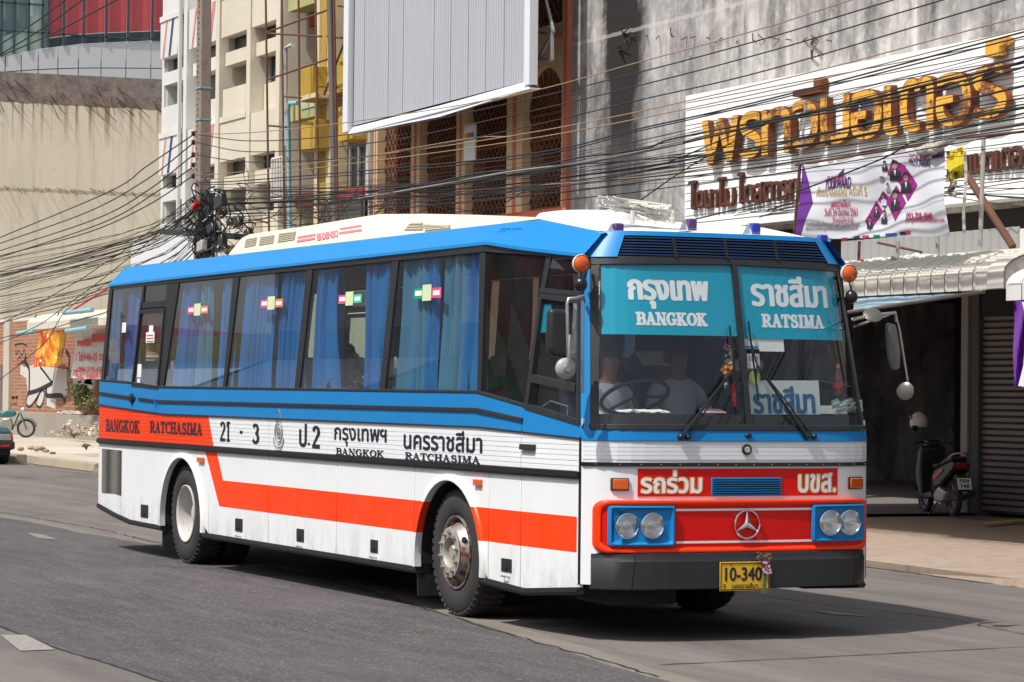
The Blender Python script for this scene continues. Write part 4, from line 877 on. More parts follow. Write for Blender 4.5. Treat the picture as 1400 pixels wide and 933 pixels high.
b = MB(); b.hexa([(x, kz(x)+.3, -.05) for x in xs2]+[(-40, 60, -.05), (-160, 60, -.05)], [(x, kz(x)+.3, .17) for x in xs2]+[(-40, 60, .2), (-160, 60, .2)]); b.build('vacant_lot_ground', m_walk2, kind='structure')
kerb_root = thing('far_kerb', 'raised concrete kerb with a drain gap at the edge of the vacant lot', 'kerb', (-60, 7, 0))
x = -40.0
while x > -110:
    x1 = x-1.9
    if not (-46.9 < x < -45.2): b = MB(); b.hexa([(x, kz(x), 0), (x, kz(x)+.3, 0), (x1, kz(x1)+.3, 0), (x1, kz(x1), 0)], [(x, kz(x)+.03, .2), (x, kz(x)+.3, .2), (x1, kz(x1)+.3, .2), (x1, kz(x1)+.03, .2)]); b.build('kerb_stone', m_kerb, kerb_root, bev=.02)
    x = x1-.02
# a worn joint line and cracks, white lane dashes
b = MB(); b.poly([on(x, y, Z=.006) for x, y in ((36, 728), (60, 731), (78, 738), (52, 736))]); b.build('worn_lane_marking', mat('faint_lane_paint', (.19, .175, .16), .9, 0, .2, 5), kind='structure', weld=False)
m_crack = mat('crack_filler', (.02, .018, .017), .9); m_lane = mat('worn_lane_paint', (.30, .275, .245), .85, 0, .2, 6, 1.0, (.12, .11, .10))
def crack(px, wd=.025, jit=.03, nm='road_crack', seed=1):
    r_ = random.Random(seed); P = [on(x, y, Z=.004) for x, y in px]; out = []
    for a, c_ in zip(P, P[1:]):
        k = max(2, int((c_-a).length/.15)); out += [a.lerp(c_, i/k)+Vector((r_.uniform(-jit, jit), r_.uniform(-jit, jit), 0)) for i in range(k)]
    out.append(P[-1]); b = MB(); vs = []
    for i, p in enumerate(out):
        d = (out[min(i+1, len(out)-1)]-out[max(i-1, 0)]); nn = Vector((-d.y, d.x, 0)).normalized(); w_ = wd*r_.uniform(.3, 1)/2; vs += [p-nn*w_, p+nn*w_]
    b.raw(vs, [(2*i, 2*i+1, 2*i+3, 2*i+2) for i in range(len(out)-1)]); b.build(nm, m_crack, kind='structure', weld=False)
crack([(-10, 852), (75, 885), (150, 908), (225, 933), (330, 975)], .04, .012, seed=1); crack([(900, 909), (1150, 897), (1400, 884)], .03, .012, seed=2); crack([(1000, 808), (1140, 828), (1290, 845), (1400, 867)], .022, .012, seed=3)
crack([(0, 700), (130, 722), (230, 745), (450, 793), (640, 850), (760, 885), (900, 925)], .03, .03, seed=4); crack([(100, 770), (300, 778)], .02, .02, seed=5); crack([(980, 829), (1080, 826)], .018, .01, seed=6)
crack([(1160, 772), (1240, 782), (1300, 791), (1400, 803)], .10, .03, seed=8); crack([(1180, 745), (1400, 762)], .02, .02, seed=9)
for q in (((0, 868), (35, 868), (76, 888), (28, 890)), ((1105, 834), (1150, 838), (1190, 843), (1140, 840))):
    b = MB(); b.poly([on(x, y, Z=.006) for x, y in q]); o = b.build('lane_marking', m_lane, kind='structure', weld=False)
m_tarm = mat('worn_patch', (.26, .22, .18), .9, 0, .2, 5, .6, (.08, .07, .07))
# ------------------------------------------------------------------ facade tools
FYP = 12.85
def fx(px, y=250, Y=FYP): return on(px, y, Y=Y).x
def fz(px, py, Y=FYP): return on(px, py, Y=Y).z
def fb(parent, name, m, x0, x1, z0, z1, y0=FYP, y1=FYP+.2, bev=0, **k): b = MB(); b.box(x0, x1, y0, y1, z0, z1); return b.build(name, m, parent, bev=bev, **k)
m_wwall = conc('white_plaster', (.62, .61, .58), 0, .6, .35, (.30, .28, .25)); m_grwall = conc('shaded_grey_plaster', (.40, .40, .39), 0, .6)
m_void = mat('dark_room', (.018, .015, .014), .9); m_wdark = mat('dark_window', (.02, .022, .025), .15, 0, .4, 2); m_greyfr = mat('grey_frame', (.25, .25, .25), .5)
# --- grey stained concrete building
n = NT('stained_concrete'); P_ = n.sep(True); mt = n.math
v1 = mt('MULTIPLY_ADD', n.noise(1.4, (1, 1, .16), 9, .68, world=True), .55, mt('MULTIPLY', n.noise(.9, (1, 1, .8), 9, .75, world=True, dist=.8), .45)); v2 = n.noise(.35, (1, 1, .5), 6, .6, world=True, dist=.6); v3 = n.noise(4, (1, 1, .10), 6, .7, world=True); v4 = n.noise(2.5, (1, 1, 1), 9, .75, world=True)
c = n.mix(n.ramp(v1, .40, .58), (.085, .083, .083), (.68, .65, .62)); c = n.mix(n.ramp(v2, .42, .56, (.8,)*3, (0,)*3), c, n.mix(n.ramp(v1, .4, .65), (.13, .13, .135), (.42, .41, .41))); c = n.mix(n.ramp(v3, .36, .62, (.5,)*3, (0,)*3), c, (.20, .18, .17))
c = n.mix(n.ramp(v4, .52, .66, (0,)*3, (.5,)*3), c, (.68, .65, .62))
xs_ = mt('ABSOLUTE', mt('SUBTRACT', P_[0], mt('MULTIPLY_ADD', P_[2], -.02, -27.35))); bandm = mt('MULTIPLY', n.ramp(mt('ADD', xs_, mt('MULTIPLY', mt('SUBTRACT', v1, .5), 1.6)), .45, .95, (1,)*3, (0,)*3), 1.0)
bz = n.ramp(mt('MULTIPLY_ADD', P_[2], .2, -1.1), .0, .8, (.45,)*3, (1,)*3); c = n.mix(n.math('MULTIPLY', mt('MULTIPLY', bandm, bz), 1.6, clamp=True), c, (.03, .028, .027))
seam = mt('LESS_THAN', mt('ABSOLUTE', mt('SUBTRACT', mt('ADD', P_[2], mt('MULTIPLY', v4, .12)), 8.52)), .035); c = n.mix(mt('MULTIPLY', seam, .35), c, (.62, .59, .55))
n.bump(n.noise(12, det=8, world=True), .3, .02); m_stain = n.set(c, .95, spec=.15)
G = thing('motor_shop_building', 'tall grey stained concrete shop building with a blank upper wall above the white sign', 'building', (-20, 13, 0))
fb(G, 'upper_wall', m_stain, -29.62, 6, 4.56, 16, FYP, FYP+.3); fb(G, 'lintel_recess', m_void, -29.62, 6, 3.95, 4.56, FYP+.25, FYP+.3); fb(G, 'side_wall', m_stain, -29.60, -29.3, 0, 3.95, FYP, FYP+9)
m_dkwall = conc('dim_plaster', (.045, .042, .04), 0, .7); m_shadefl = conc('shade_dark_shop_floor', (.16, .14, .125), 0, .9)  # walls and floor toned down, so their colour carries the shop's shade
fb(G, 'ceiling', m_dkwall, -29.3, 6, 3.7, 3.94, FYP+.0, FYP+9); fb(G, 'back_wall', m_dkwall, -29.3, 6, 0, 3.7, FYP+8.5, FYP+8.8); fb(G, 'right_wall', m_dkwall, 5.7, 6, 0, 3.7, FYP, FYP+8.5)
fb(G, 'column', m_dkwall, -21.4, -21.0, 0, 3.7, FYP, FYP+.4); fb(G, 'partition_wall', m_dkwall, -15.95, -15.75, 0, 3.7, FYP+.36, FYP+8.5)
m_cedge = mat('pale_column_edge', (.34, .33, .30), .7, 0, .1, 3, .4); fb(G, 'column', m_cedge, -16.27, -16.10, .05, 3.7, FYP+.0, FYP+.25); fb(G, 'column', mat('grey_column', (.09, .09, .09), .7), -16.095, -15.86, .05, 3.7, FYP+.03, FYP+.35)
m_shut = mat('grey_shutter_paint', (.24, .22, .205), .5, .2, .1, 2, .45, (.14, .12, .10))
x0, x1 = -15.85, -11.4; z = .16; k = 0
shr = fb(G, 'roller_shutter', mat('shutter_back', (.12, .115, .11), .7), x0, x1, .14, 3.6, FYP+.16, FYP+.19)
while z < 3.55:
    b = MB(); b.hexa([(x0, FYP+.15, z), (x1, FYP+.15, z), (x1, FYP+.10, z+.02), (x0, FYP+.10, z+.02)], [(x0, FYP+.15, z+.088), (x1, FYP+.15, z+.088), (x1, FYP+.10, z+.07), (x0, FYP+.10, z+.07)]); b.build('shutter_slat', m_shut, shr); z += .092
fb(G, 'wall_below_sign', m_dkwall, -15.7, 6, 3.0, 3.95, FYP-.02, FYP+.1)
# barbed rebar stubs along the wall
m_rust = mat('rusty_iron', (.12, .05, .03), .85, 0, .4, 12); r_ = random.Random(2); b = MB()
for i in range(16):
    px = 860+i*18+r_.random()*8; py = 45+i*.9+r_.random()*3 if px < 1050 else 54+(px-1050)*.03; p = on(px, py, Y=FYP); q = p+Vector((r_.uniform(-.3, .35), -.10, r_.uniform(-.12, .12))); b.tube([p, q], .010, 5)
for px, py in ((845, 68), (1110, 82), (1108, 60), (852, 46)):
    for i in range(3): p = on(px, py, Y=FYP); b.tube([p, p+Vector((.45*r_.random()+.15, -.15, r_.uniform(-.12, .15)))], .012, 5)
b.build('rebar_stub', m_rust, G, kind='stuff')
# --- white slatted sign with rusty letters
m_sign = mat('sign_white_paint', (.80, .80, .78), .5, 0, .04, 1.5, .35, (.42, .36, .28), stretch=(1, 1, .3))
SY = 12.42; sg_ = thing('shop_sign', 'long white slatted sign board with rusty orange lettering on the grey concrete wall', 'shop sign', (-18, SY, 4.5))
sx0, sx1, sz0, sz1 = -24.17, -6.0, 4.55, 6.97; zb_s = lambda x: 4.77 if x < -13 else 4.5
ns = 18; h_ = (sz1-4.62)/ns
for i in range(ns):
    z = 4.62+i*h_; b = MB(); b.hexa([(sx0, SY, z+.004), (sx1, SY, z+.004), (sx1, SY+.03, z+.004), (sx0, SY+.03, z+.004)], [(sx0, SY+.010, z+h_-.006), (sx1, SY+.010, z+h_-.006), (sx1, SY+.04, z+h_-.006), (sx0, SY+.04, z+h_-.006)]); b.build('sign_slat', m_sign, sg_)
fb(sg_, 'sign_backing', m_sign, sx0, sx1, 4.62, sz1, SY+.045, SY+.40)
n = NT('rusty_orange_face'); f1 = n.noise(1.5, det=8, rough=.75, world=True); f2 = n.noise(14, det=6, rough=.7, world=True); P_ = n.sep(True)
c = n.mix(n.noise(3, world=True), (.62, .30, .03), (.80, .44, .06)); c = n.mix(n.ramp(n.math('ADD', f1, n.math('MULTIPLY', f2, .5)), .73, .83), c, (.19, .06, .02)); n.bump(f2, .3); m_lface = n.set(c, .65)
n = NT('rust_brown'); c = n.mix(n.noise(5, det=8, world=True), (.09, .025, .012), (.26, .075, .028)); n.bump(n.noise(20, det=6, world=True), .4); m_lrust = n.set(c, .9, spec=.2)
def signtext(txt, px0, pyb0, pyt0, px1, Yp, bold, depth, mf, ms, par, lab=None, aniso=.9, face=True):
    A, Bq = on(px0, pyb0, Y=Yp), on(px1, pyb0, Y=Yp); zt = on(px0, pyt0, Y=Yp).z; W_ = Bq.x-A.x; H_ = zt-A.z
    f_ = lambda u, v, d: Vector((A.x+u, Yp-d, A.z+v))
    letter('sign_letter', txt, f_, W_, H_, ms, par, off=0, bold=bold, depth=depth, aniso=aniso, res=34)
    if face: letter('sign_letter_face', txt, lambda u, v, d: f_(u+.012, v+.012, d), W_-.024, H_-.024, mf, par, off=.008, bold=max(.004, bold-.012), aniso=aniso, res=34)
m_lrust2 = mat('dark_rust', (.085, .025, .014), .9, 0, .5, 5)
# (text, left px, baseline py at left, top py at left, right px)
top_row = [('พ', 959, 227, 166, 1009.5), ('ร', 1010.5, 219, 155, 1041), ('ท', 1041, 214, 150, 1081.5), ('ว', 1083, 207, 139, 1119), ('ม', 1121, 201, 134, 1162), ('อ', 1162.5, 195, 126, 1206), ('เ', 1207.5, 188, 118, 1228), ('ต', 1230, 184, 110, 1277), ('อ', 1279, 177, 103, 1328), ('ร', 1329, 166, 91, 1377)]
for t_, a, pb, pt, c_ in top_row: signtext(t_, a, pb, pt, c_, SY-.16, .026, .10, m_lface, m_lrust, sg_)
for a, z0_, z1_, c_, (sx_a, sx_b) in ((1084, 0, 0, 1121, (0, 0)),):
    p = [on(1083, 131, Y=SY-.16), on(1121.5, 122, Y=SY-.16)]; zt = p[0].z; b = MB(); b.box(p[0].x, p[1].x-.01, SY-.15, SY-.02, zt-.02, zt+.075); b.box(p[1].x-.22, p[1].x, SY-.155, SY-.02, zt+.07, zt+.21); b.build('sign_letter', m_lrust, sg_)
p = on(1347, 78, Y=SY-.16); b = MB(); b.box(p.x, p.x+.50, SY-.16, SY-.02, p.z+.12, p.z+.23); b.box(p.x, p.x+.34, SY-.163, SY-.02, p.z-.01, p.z+.13); b.build('sign_letter', m_lface, sg_)
row2 = [('ไ', 940, 288, 248, 950.5), ('ด', 951, 286, 261, 961), ('น', 962, 286, 260, 972), ('า', 973, 285, 260, 980), ('โ', 980, 284, 243, 990), ('ม', 990, 283, 258, 1003), ('ไ', 1007, 280, 237, 1015), ('ด', 1016.5, 279, 253, 1029), ('ส', 1030, 279, 250, 1042), ('ต', 1043, 277, 249, 1056), ('า', 1057, 276, 248, 1064), ('ร', 1066, 275, 247, 1076), ('ท', 1078, 274, 245, 1092),
        ('แ', 1319, 240, 212, 1330), ('บ', 1331, 238, 210, 1343), ('ต', 1344, 237, 208, 1358), ('เ', 1359, 236, 206, 1366), ('ต', 1367, 234, 203, 1381), ('อ', 1382, 232, 200, 1397), ('รี่', 1400, 228, 180, 1418)]
for t_, a, pb, pt, c_ in row2: signtext(t_, a, pb, pt, c_, SY-.07, .006, .05, m_lrust2, m_lrust2, sg_, face=False)
# --- peach shophouse with rusty lattice grilles
m_peach = conc('peach_plaster', (.62, .46, .28), 0, .5, .35, (.25, .18, .12)); m_pink = conc('salmon_trim', (.52, .17, .10), 0, .8, .3); m_latt = mat('rusty_lattice', (.17, .062, .028), .8, 0, .4, 6)
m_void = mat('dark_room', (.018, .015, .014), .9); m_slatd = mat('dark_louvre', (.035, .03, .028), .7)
Pb = thing('peach_shophouse', 'peach shophouse with rusty lattice window grilles behind the large blank billboard', 'building', (-35, 13, 0))
px_edges = [(515, 520), (566, 578), (628, 640), (697, 718), (772, 780)]
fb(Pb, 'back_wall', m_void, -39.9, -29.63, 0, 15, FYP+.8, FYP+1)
fb(Pb, 'lower_wall', m_pink, -39.9, -29.63, 4.3, 5.38, FYP-.05, FYP+.8); fb(Pb, 'ledge', m_pink, -39.9, -29.63, 5.05, 5.2, FYP-.25, FYP-.05); fb(Pb, 'ground_floor_wall', m_peach, -39.9, -29.63, 0, 4.3, FYP+.1, FYP+.5)
for a, c_ in px_edges:
    x0_, x1_ = fx(a), fx(c_); fb(Pb, 'pilaster', m_peach, x0_, x1_, 5.38, 15, FYP-.08, FYP+.8)
    fb(Pb, 'pilaster_stripe', m_pink, lerp(x0_, x1_, .42), lerp(x0_, x1_, .62), 5.38, 15, FYP-.095, FYP-.07)
fb(Pb, 'corner_strip', m_pink, fx(775), -29.62, 5.2, 15, FYP-.10, FYP+.1)
m_wcol = conc('worn_white_column', (.52, .48, .44), 0, .8); fb(Pb, 'downpipe', m_wcol, fx(508), fx(513), 4, 9, FYP-.15, FYP+.1)
def lattice(x0_, x1_, z0_, z1_, par, nb, name='window_grille', arch_=False):
    g = MB(); w_ = (x1_-x0_); hd = w_/nb*1.1; r0 = w_/2; y = FYP+.10; t_ = .018
    def top(x): return z1_ if not arch_ else z1_-r0+sqrt(max(0, r0*r0-(x-(x0_+r0))**2))
    for i in range(nb*2+1):
        x = x0_+w_*i/(nb*2)
        if top(x)-z0_ > .1: g.box(x-.008, x+.008, y+.02, y+.035, z0_, top(x))
    # diamond band rows, folding-gate pattern
    z = z0_+.05; k = 0
    while z < z1_-.1:
        for i in range(nb):
            xa, xb = x0_+w_*i/nb, x0_+w_*(i+1)/nb; xm = (xa+xb)/2
            if top(xm) > z+hd and top(xa+.02) > z: 
                for p, q in (((xa, z+hd/2), (xm, z+hd)), ((xm, z+hd), (xb, z+hd/2)), ((xb, z+hd/2), (xm, z)), ((xm, z), (xa, z+hd/2))): g.beam((p[0], y, p[1]), (q[0], y, q[1]), t_, t_)
        z += hd*1.02 if k % 5 not in (2,) else hd*2.6; k += 1
    for zz in (z0_+.02, (z0_+z1_)/2): g.box(x0_, x1_, y-.01, y+.01, zz-.02, zz+.02)
    gr = g.build(name, m_latt, par, weld=False); 
    s_ = MB(); z = z0_
    while z < z1_-(.9 if arch_ else 0): s_.hexa([(x0_, y+.25, z), (x1_, y+.25, z), (x1_, y+.32, z+.06), (x0_, y+.32, z+.06)], [(x0_, y+.25, z+.012), (x1_, y+.25, z+.012), (x1_, y+.32, z+.072), (x0_, y+.32, z+.072)]); z += .11
    s_.build('louvre_shutter', m_slatd, par)
for (a, c_), nb in (((520, 566), 9), ((578, 628), 10), ((640, 697), 10)):
    lattice(fx(a), fx(c_), 5.4, 8.2, Pb, nb); fb(Pb, 'lintel', m_peach, fx(a), fx(c_), 8.25, 9.0, FYP-.02, FYP+.8)
xa, xb = fx(718), fx(772); za_top = fz(745, 92); lattice(xa+.02, xb-.02, 5.4, za_top-.03, Pb, 8, arch_=True)
# arched head: wall with a semicircular opening, sunburst bars
b = MB(); r0 = (xb-xa)/2; xm = (xa+xb)/2; za_ = za_top-r0; NN = 16
for i in range(NN):
    a0, a1 = pi*i/NN, pi*(i+1)/NN; p, q = (xm-r0*cos(a0), za_+r0*sin(a0)), (xm-r0*cos(a1), za_+r0*sin(a1)); b.hexa([(p[0], FYP-.02, p[1]), (q[0], FYP-.02, q[1]), (q[0], FYP-.02, za_top+.8), (p[0], FYP-.02, za_top+.8)], [(p[0], FYP+.6, p[1]), (q[0], FYP+.6, q[1]), (q[0], FYP+.6, za_top+.8), (p[0], FYP+.6, za_top+.8)])
b.build('arched_wall', m_peach, Pb); b = MB()
for i in range(1, 12): a0 = pi*i/12; b.beam((xm-.12*cos(a0), FYP+.09, za_+.12*sin(a0)), (xm-r0*.98*cos(a0), FYP+.09, za_+r0*.98*sin(a0)), .02, .02)
b.tube([(xm-r0*.97*cos(pi*i/16), FYP+.09, za_+r0*.97*sin(pi*i/16)) for i in range(17)], .02, 5); b.box(xa, xb, FYP+.07, FYP+.10, za_-.03, za_+.02); b.build('sunburst_grille', m_latt, Pb, weld=False)
zl_ = za_top+.8; fb(Pb, 'floor_band', m_pink, fx(757), fx(776), fz(765, 54), fz(765, 44), FYP-.12, FYP-.0); fb(Pb, 'spandrel_wall', m_peach, xa, xb, za_top+.55, fz(765, 46), FYP-.01, FYP+.7)
lattice(fx(718), fx(771), fz(760, 42), 11.5, Pb, 8); 
b = MB()
for a, c_ in (((733, 0), (733, 118)), ((746, 0), (757, 45)), ((737, 45), (755, 46)), ((737, 80), (755, 82)), ((755, 46), (755, 82)), ((738, 78), (753, 50)), ((724, 5), (733, 5)), ((724, 22), (733, 22)), ((724, 84), (733, 84)), ((724, 117), (735, 117))):
    b.beam(on(*a, Y=12.2), on(*c_, Y=12.2), .05, .05)
b.build('grey_support_frame', mat('grey_galvanised', (.42, .43, .45), .4, .3), Pb)
b = MB(); p = on(644, 195, Y=12.5); b.box(p.x-.27, p.x+.27, 12.46, 12.5, p.z-.38, p.z+.38); hsg = b.build('small_signboard', m_paper, label='small white notice board with coloured figures fixed between the grilles', category='sign')
b = MB(); ORG['small_signboard'] = Matrix.Identity(4)
for i, mm in enumerate(((.5, .4, .02), (.5, .03, .03), (.02, .1, .4))):
    b = MB(); b.lathe([(0, .08), (.01, .08), (.01, 0)], (p.x-.16+.16*i, 12.46, p.z+.12), (0, -1, 0), 10); b.build('sign_figure', mat('sign_dot_%d' % i, mm, .5), hsg)
# --- billboard
m_sheet = mat('grey_metal_sheet', (.50, .52, .555), .45, .25, .06, 1.2, .25, (.36, .36, .38), stretch=(1, 1, .2)); m_flash = mat('white_flashing', (.74, .76, .80), .4, .1, .04)
BY = 11.6; bt = thing('billboard', 'huge blank billboard of grey ribbed metal sheets mounted on the peach shophouse', 'billboard', (-36, BY, 7))
bx0, bx1 = on(481, 100, Y=BY).x, on(718, 100, Y=BY).x; bzl, bzr = on(484, 172, Y=BY).z, on(716, 112, Y=BY).z
sheets = [484, 498, 531, 551, 593, 616, 640, 664, 689, 717]; BT = 13.5
zbot = lambda x: lerp(bzl, bzr, (x-bx0)/(bx1-bx0))
for a, c_ in zip(sheets, sheets[1:]):
    x0_, x1_ = on(a, 100, Y=BY).x, on(c_, 100, Y=BY).x; k = max(3, round((x1_-x0_)/.115)); b = MB(); xs_ = []
    for i in range(k):
        w_ = (x1_-x0_-.02)/k; xx = x0_+.012+i*w_; xs_ += [(xx, 0), (xx+w_*.62, 0), (xx+w_*.70, .022), (xx+w_*.92, .022)]
    xs_.append((x1_-.008, 0))
    b.raw([(x, BY+d, zbot(x)) for x, d in xs_]+[(x, BY+d, BT) for x, d in xs_], [(i, i+1, len(xs_)+i+1, len(xs_)+i) for i in range(len(xs_)-1)]); b.build('metal_sheet', m_sheet, bt)
b = MB(); b.box(bx0, bx1, BY+.03, BY+.12, min(bzl, bzr), BT); b.build('backing_board', m_dark, bt)
fb(bt, 'side_flashing', m_flash, on(475, 100, Y=BY).x, on(481.5, 100, Y=BY).x, bzl-.12, BT, BY-.10, BY+.3)
b = MB(); a0, a1, a2, a3 = on(475, 184, Y=BY-.1), on(724, 121, Y=BY-.1), on(718, 112, Y=BY), on(483, 174, Y=BY)
b.slab([a0, on(600, 160, Y=BY-.1), a1, a2, on(600, 145, Y=BY), a3], (0, .05, .0)); b.build('bottom_flashing', m_flash, bt)
b = MB(); q0, q1 = on(475, 185, Y=BY-.1), on(724, 122, Y=BY-.1); b.slab([q0, q1, (q1.x, BY+.12, q1.z), (q0.x, BY+.12, q0.z)], (0, 0, .03)); b.build('soffit_sheet', m_flash, bt)
xr0 = on(724, 60, Y=BY-.1).x; fb(bt, 'side_flashing', m_flash, on(716.5, 60, Y=BY-.1).x, xr0, bzr-.1, BT, BY-.10, BY+.0); fb(bt, 'end_panel', m_flash, xr0-.04, xr0, bzr-.1, BT, BY, BY+.07)
# --- yellow and red shophouse
Yb = thing('yellow_shophouse', 'mustard yellow and dark red shophouse with box balconies left of the billboard', 'building', (-43, 13, 0))
m_yell = conc('mustard_paint', (.43, .28, .05), 0, .8, .5, (.2, .13, .05)); m_dred = conc('dark_red_paint', (.13, .028, .022), 0, .8); m_red2 = conc('faded_red_paint', (.34, .075, .05), 0, .8); m_yg = conc('yellow_green_plaster', (.42, .40, .18), 0, .8, .6, (.06, .06, .03)); m_gry = conc('pale_green_plaster', (.45, .50, .36), 0, .8)
fb(Yb, 'back_wall', m_dred, -45.5, -39.9, 0, 16, FYP+1.1, FYP+1.3); fb(Yb, 'ground_floor_wall', m_gry, -45.5, -39.9, 0, 5.7, FYP, FYP+1.1)
def yb(name, m, px0, px1, py0, py1, Ya=FYP, dep=.3, **k):
    x0_, x1_ = fx(px0, 100, Ya), fx(px1, 100, Ya); pm = px0; return fb(Yb, name, m, x0_, x1_, fz(pm, py1, Ya), fz(pm, py0, Ya), Ya, Ya+dep, **k)
yb('fascia', m_yg, 393, 431, -80, 17, FYP-.1, .5); yb('red_panel', m_red2, 400, 431, 28, 44, FYP+.5, .3)
for a in ((431, 436), (447, 453)): yb('pilaster', mat('cream_pilaster', (.62, .53, .33), .7, 0, .1, 2, .4), *a, -80, 320, FYP-.12, .6)
yb('pilaster', m_yell, 436, 447, -80, 320, FYP-.05, .6); yb('balcony_box', m_yell, 411, 427, 95, 140, FYP-.5, .6, bev=.01); yb('floor_slab', mat('cream_pilaster', (.5, .5, .5)), 411, 432, 132, 138, FYP-.55, .9)
yb('fascia', m_yg, 393, 431, 140, 168, FYP-.08, .4); yb('fascia_light', m_gry, 412, 453, 140, 150, FYP-.1, .3)
yb('balcony_box', m_yell, 411, 431, 168, 207, FYP-.5, .6, bev=.01); yb('balcony_box', m_yell, 463, 483, 147, 194, FYP-.5, .6, bev=.01); yb('balcony_box', m_yell, 461, 474, 76, 124, FYP-.5, .6, bev=.01)
yb('floor_slab', m_yell, 450, 483, 120, 130, FYP-.2, .6); yb('red_panel', m_red2, 455, 500, 5, 26, FYP+.3, .3); yb('dark_window', m_wdark, 453, 500, 26, 76, FYP+.5, .1); yb('dark_window', m_wdark, 456, 508, 190, 262, FYP+.3, .1)
for a in (466, 478, 490): yb('window_mullion', m_greyfr, a, a+2, 200, 262, FYP+.25, .06)
yb('ledge', m_red2, 455, 508, 262, 278, FYP-.1, .5); yb('stained_wall', conc('black_stained_plaster', (.08, .075, .065), 0, 1.5), 440, 505, 278, 330, FYP-.15, .4)
yb('red_panel', m_red2, 400, 432, 268, 285, FYP+.2, .3)
# --- white shophouse
Wb = thing('white_shophouse', 'white concrete shophouse with striped balcony fascias behind the utility pole', 'building', (-50, 13, 0))
m_blstr = mat('navy_stripe', (.03, .05, .16), .6); m_rdstr = mat('faded_red_stripe', (.60, .12, .10), .7, 0, .2, 3, .9, (.6, .55, .5)); m_crm = conc('cream_plaster', (.60, .55, .44), 0, .6, .3, (.3, .26, .2))
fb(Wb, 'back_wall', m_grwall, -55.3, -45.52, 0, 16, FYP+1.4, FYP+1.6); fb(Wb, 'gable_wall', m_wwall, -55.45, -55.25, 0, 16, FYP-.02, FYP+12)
zf_ = [4.4, 7.55, 10.75, 13.95]
bays = [(-55.3, -53.2), (-52.75, -50.45), (-50.05, -48.0), (-47.65, -45.75)]
for x in (-52.98, -50.25, -47.82, -45.63): fb(Wb, 'fin', m_crm if x > -51 else m_wwall, x-.14, x+.14, 0, 16, FYP-.25, FYP+1.4)
fb(Wb, 'fin', m_wwall, -55.5, -55.3, 0, 16, FYP-.1, FYP+1.4); fb(Wb, 'downpipe', m_wwall, -53.30, -53.2, 0, 16, FYP-.35, FYP-.26)
for bi, (x0_, x1_) in enumerate(bays):
    wm = m_wwall if bi < 2 else m_crm
    for fi, z in enumerate(zf_):
        p_ = fb(Wb, 'striped_fascia' if bi < 2 else 'fascia', wm, x0_, x1_, z+.10, z+1.15, FYP-.22, FYP+.1)
        if bi < 2 and fi > 0:
            for k_, mm, wd in ((.12, m_rdstr, .13), (.42, m_blstr, .18), (.85, m_rdstr, .24)):
                xa_ = lerp(x0_, x1_, k_*.85); b = MB(); b.slab([(xa_, FYP-.225, z+.12), (xa_+wd, FYP-.225, z+.12), (xa_+wd+.32, FYP-.225, z+1.13), (xa_+.32, FYP-.225, z+1.13)], (0, -.004, 0)); b.build('painted_stripe', mm, p_)
        fb(Wb, 'dark_transom', m_wdark, x0_, x1_, z-.28, z+.10, FYP+.15, FYP+.2); fb(Wb, 'beam', wm, x0_, x1_, z-.62, z-.28, FYP-.1, FYP+.25)
        if bi in (0, 2): # recessed balcony with a parapet
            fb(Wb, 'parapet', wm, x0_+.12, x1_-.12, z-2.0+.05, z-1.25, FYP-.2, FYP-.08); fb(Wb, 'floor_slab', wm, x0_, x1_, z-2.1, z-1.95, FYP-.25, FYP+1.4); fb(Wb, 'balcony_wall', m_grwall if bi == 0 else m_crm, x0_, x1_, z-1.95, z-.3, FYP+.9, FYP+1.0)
        else:
            fb(Wb, 'wall', wm, x0_, x1_, z-2.05, z-1.3, FYP+.12, FYP+.3); fr_ = fb(Wb, 'window', m_wdark, x0_+.15, x1_-.15, z-1.3, z-.62, FYP+.25, FYP+.3)
            for q in (.0, .5, 1): xx = lerp(x0_+.15, x1_-.15, q); fb(Wb, 'window_frame', m_greyfr, xx-.03, xx+.03, z-1.3, z-.62, FYP+.2, FYP+.26)
# low white sheet annex beside it
an = fb(None, 'white_annex_wall', mat('white_sheet_wall', (.66, .67, .68), .5, 0, .04, 1, .3, (.4, .4, .38)), on(179, 340, Y=12.2).x, on(300, 340, Y=12.2).x, 1, on(220, 328, Y=12.2).z, 12.2, 12.4); setp(an, 'low white sheet wall at the foot of the white shophouse, left of the utility pole', 'wall')
# rusty scaffold poles and pipes in front
m_rpole = mat('rusty_grey_pole', (.14, .12, .12), .7, .2, .3, 3, .5, (.16, .06, .03)); m_bpipe = mat('pale_blue_pipe', (.22, .42, .47), .5)
def pole_(name, lab, pts, r, m, Yp=12.2, cat='pole', grp=None): b = MB(); b.tube([on(x, y, Y=Yp) for x, y in pts], r, 8); o = b.build(name, m, smooth=60); return setp(o, lab, cat, grp)
pole_('scaffold_pole', 'thick rusty grey scaffold pole just left of the billboard', [(450, -30), (458, 310)], .075, m_rpole, 11.9); pole_('scaffold_pole', 'thin rusty pole right beside the thick scaffold pole', [(456, -30), (462, 310)], .03, m_rust, 11.8)
for i, (a, c_) in enumerate((((363, -20), (368, 330)), ((385, -20), (389, 330)), ((408, -20), (411, 330)), ((431, -20), (436, 330)))):
    pole_('scaffold_pole', 'thin dark iron upright in front of the yellow and white shophouses, %s from the left' % ('first', 'second', 'third', 'fourth')[i], [a, c_], .028, m_rust, 12.0)
sf = thing('scaffold_braces', 'thin rusty iron braces joining the dark uprights by the yellow shophouse', 'scaffold', on(400, 200, Y=12))
